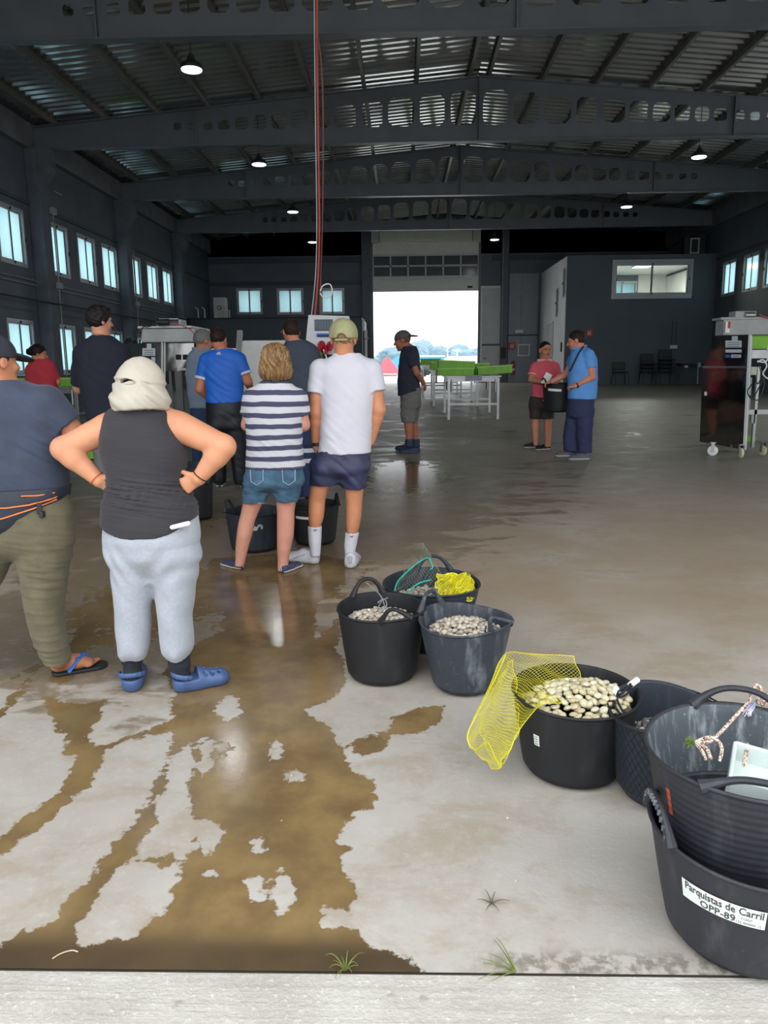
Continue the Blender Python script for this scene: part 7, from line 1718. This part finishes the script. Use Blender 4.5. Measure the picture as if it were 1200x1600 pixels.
def crate(label, x, y, z, rz=0., w=.60, d=.40, h=.17, tilt=0., group=None):
    t = thing('plastic_crate', label, 'crate', (x, y, z), rz, group); t.rotation_euler.x = tilt*0; t.rotation_euler.y = tilt
    mb = MB(); th = .008; mb.bx(-w/2, w/2, -d/2, d/2, 0, .010)
    mb.bx(-w/2, w/2, -d/2, -d/2+th, .01, h); mb.bx(-w/2, w/2, d/2-th, d/2, .01, h); mb.bx(-w/2, -w/2+th, -d/2+th, d/2-th, .01, h); mb.bx(w/2-th, w/2, -d/2+th, d/2-th, .01, h)
    mb.build('crate_body', M_GREEN, t); mb = MB()
    mb.bx(-w/2-.018, w/2+.018, -d/2-.018, -d/2, h-.022, h); mb.bx(-w/2-.018, w/2+.018, d/2, d/2+.018, h-.022, h); mb.bx(-w/2-.018, -w/2, -d/2, d/2, h-.022, h); mb.bx(w/2, w/2+.018, -d/2, d/2, h-.022, h); mb.build('crate_rim', mat('lit_edge_green_rim', 'a9d86a', .4), t); mb = MB()  # rim paler than the body, imitating light on its top edges
    for k in range(5): mb.bx(-w/2+.06+k*(w-.12)/4-.006, -w/2+.06+k*(w-.12)/4+.006, -d/2-.009, -d/2-.0005, .012, h-.023)
    mb.build('rib', M_GREEN, t); return t
tb = [table('nearest steel table of the row, stacked with green crates', .98, 2.02, 16.5, 18.1), table('second steel table in the row behind the nearest', .80, 1.9, 19.9, 21.5), table('third steel table in the row behind the profile man', .62, 1.75, 23.4, 25.0)]
zt = tb[0].location.z+.898
for k in range(2): crate(['lower green crate at the left of the nearest steel table', 'upper green crate stacked on the left of the nearest steel table'][k], 1.12+.02*k, 16.85, zt+.155*k, .03, .76, .56, .16, .05*k)
crate('tilted green crate at the right end of the nearest steel table', 1.98, 16.85, zt+.03, -.06, .72, .52, .17, -.06); crate('small green crate at the back of the nearest steel table', 1.62, 17.75, zt, .1, .6, .4, .26)
crate('green crate on the second steel table, seen left of the stack', 1.02, 20.3, tb[1].location.z+.898, .05, .6, .4, .2); crate('green crate on the third steel table', .85, 23.9, tb[2].location.z+.898, .0, .6, .4, .2)
MB().bx(-.17, .17, -.006, 0, -.055, .055).build('name_plate', mat('pale_lilac_plate', '9599ac', .5), tb[0], False, (.0, -.86, .85))
tl = [table('steel table by the left windows beside the red tee', -7.4, -5.95, 14.0, 15.2), table('second steel table along the left windows', -7.5, -6.1, 16.6, 18.0)]
zl_ = tl[0].location.z+.898; crate('green crate on the left table, right of the red tee', -6.35, 14.35, zl_, .1, .7, .45, .15); crate('green crate on the left table, left of the red tee', -7.15, 14.35, zl_, -.05, .6, .45, .15)
crate('green crate on the second left table', -6.7, 17., tl[1].location.z+.898, .2, .6, .4, .16)
g = onfloor(146, 720); crate('green crate on the floor between the navy tee and the tank top', g.x, g.y+.3, fz(g.y+.3)+.008, .15, .6, .4, .2)
# the tub the two men hold, with a white slip
HT = tub('black tub with a white strip held up between the coral and blue polos', 2.27, 11.42, .178, .224, .41, D2(10), R_BLK, z0=atY(865, 644, 11.4).z)
patch(HT, math.radians(-115), .33, .20, .035, M_LABEL, 'white_strip', shear=-.05)
o = MB().box((0,0,0), (.10, .012, .17), Matrix.Rotation(.45, 3, 'Y')).build('paper_slip', M_LABEL, None, False, atY(854, 592, 11.42)); tag(o, 'white paper slip held over the tub by the coral polo', 'paper')
# weeds in the doorway joint and shell scraps on the floor
M_WEED = mat('grass_green', '66702f', .7, var=.2, vscale=40); M_DRY = mat('dry_stalk', '4f5238', .8)
def weed(px, py, n, L, seed, label, m, flat=.25, spread=6.28, a0=0.):
    g = onfloor(px, py); t = thing('weed', label, 'weed', (g.x, g.y, fz(g.y)+.002)); r = random.Random(seed)
    for k in range(n):
        a = a0+spread*(k/n-.5)+r.uniform(-.2, .2); l_ = L*r.uniform(.6, 1.1); e = flat*r.uniform(.5, 1.4); d = Vector((math.cos(a), math.sin(a), 0))
        pts = [d*l_*u+Vector((0, 0, l_*e*math.sin(u*2.2))) for u in np.linspace(0, 1, 7)]; MB().tube(pts, [.0022*(1-.75*u) for u in np.linspace(0, 1, 7)], 5).build('blade', m, t, True)
weed(540, 1517, 12, .055, 1, 'grass tuft in the doorway joint at the end of the puddle', M_WEED, .7); weed(806, 1519, 7, .11, 2, 'uprooted weed lying across the doorway joint', M_WEED, .18, 2.2, 2.9); weed(768, 1412, 6, .05, 3, 'dry weed sprig on the bare floor above the doorway joint', M_DRY, .3)
for k, (px, py, s, lb) in enumerate(((793,1279,.012,'tiny pale shell scrap on the floor below the yellow netting'), (806,1377,.010,'tiny shell scrap above the dry weed sprig'), (456,1213,.014,'white shell scrap in the middle of the puddle'), (710,1270,.007,'tiny white crumb on the bare floor left of the shell scrap'), (440,1283,.009,'tiny crumb in the lower puddle'))):
    g = onfloor(px, py); o = bpy.data.objects.new('shell_scrap', CM[k % 5]); COL.objects.link(o); o.location = (g.x, g.y, fz(g.y)+s*.24); o.scale = (s,)*3; o.rotation_euler.z = k; tag(o, lb, 'shell')
cord('twig', [(82,1500,onfloor(82,1500).y),(95,1492,onfloor(95,1492).y),(112,1487,onfloor(112,1487).y),(122,1489,onfloor(122,1489).y)], .002, mat('pale_straw', 'b9a98a', .8), 'pale bent straw in the puddle edge at lower left', 'straw').location.z = .004
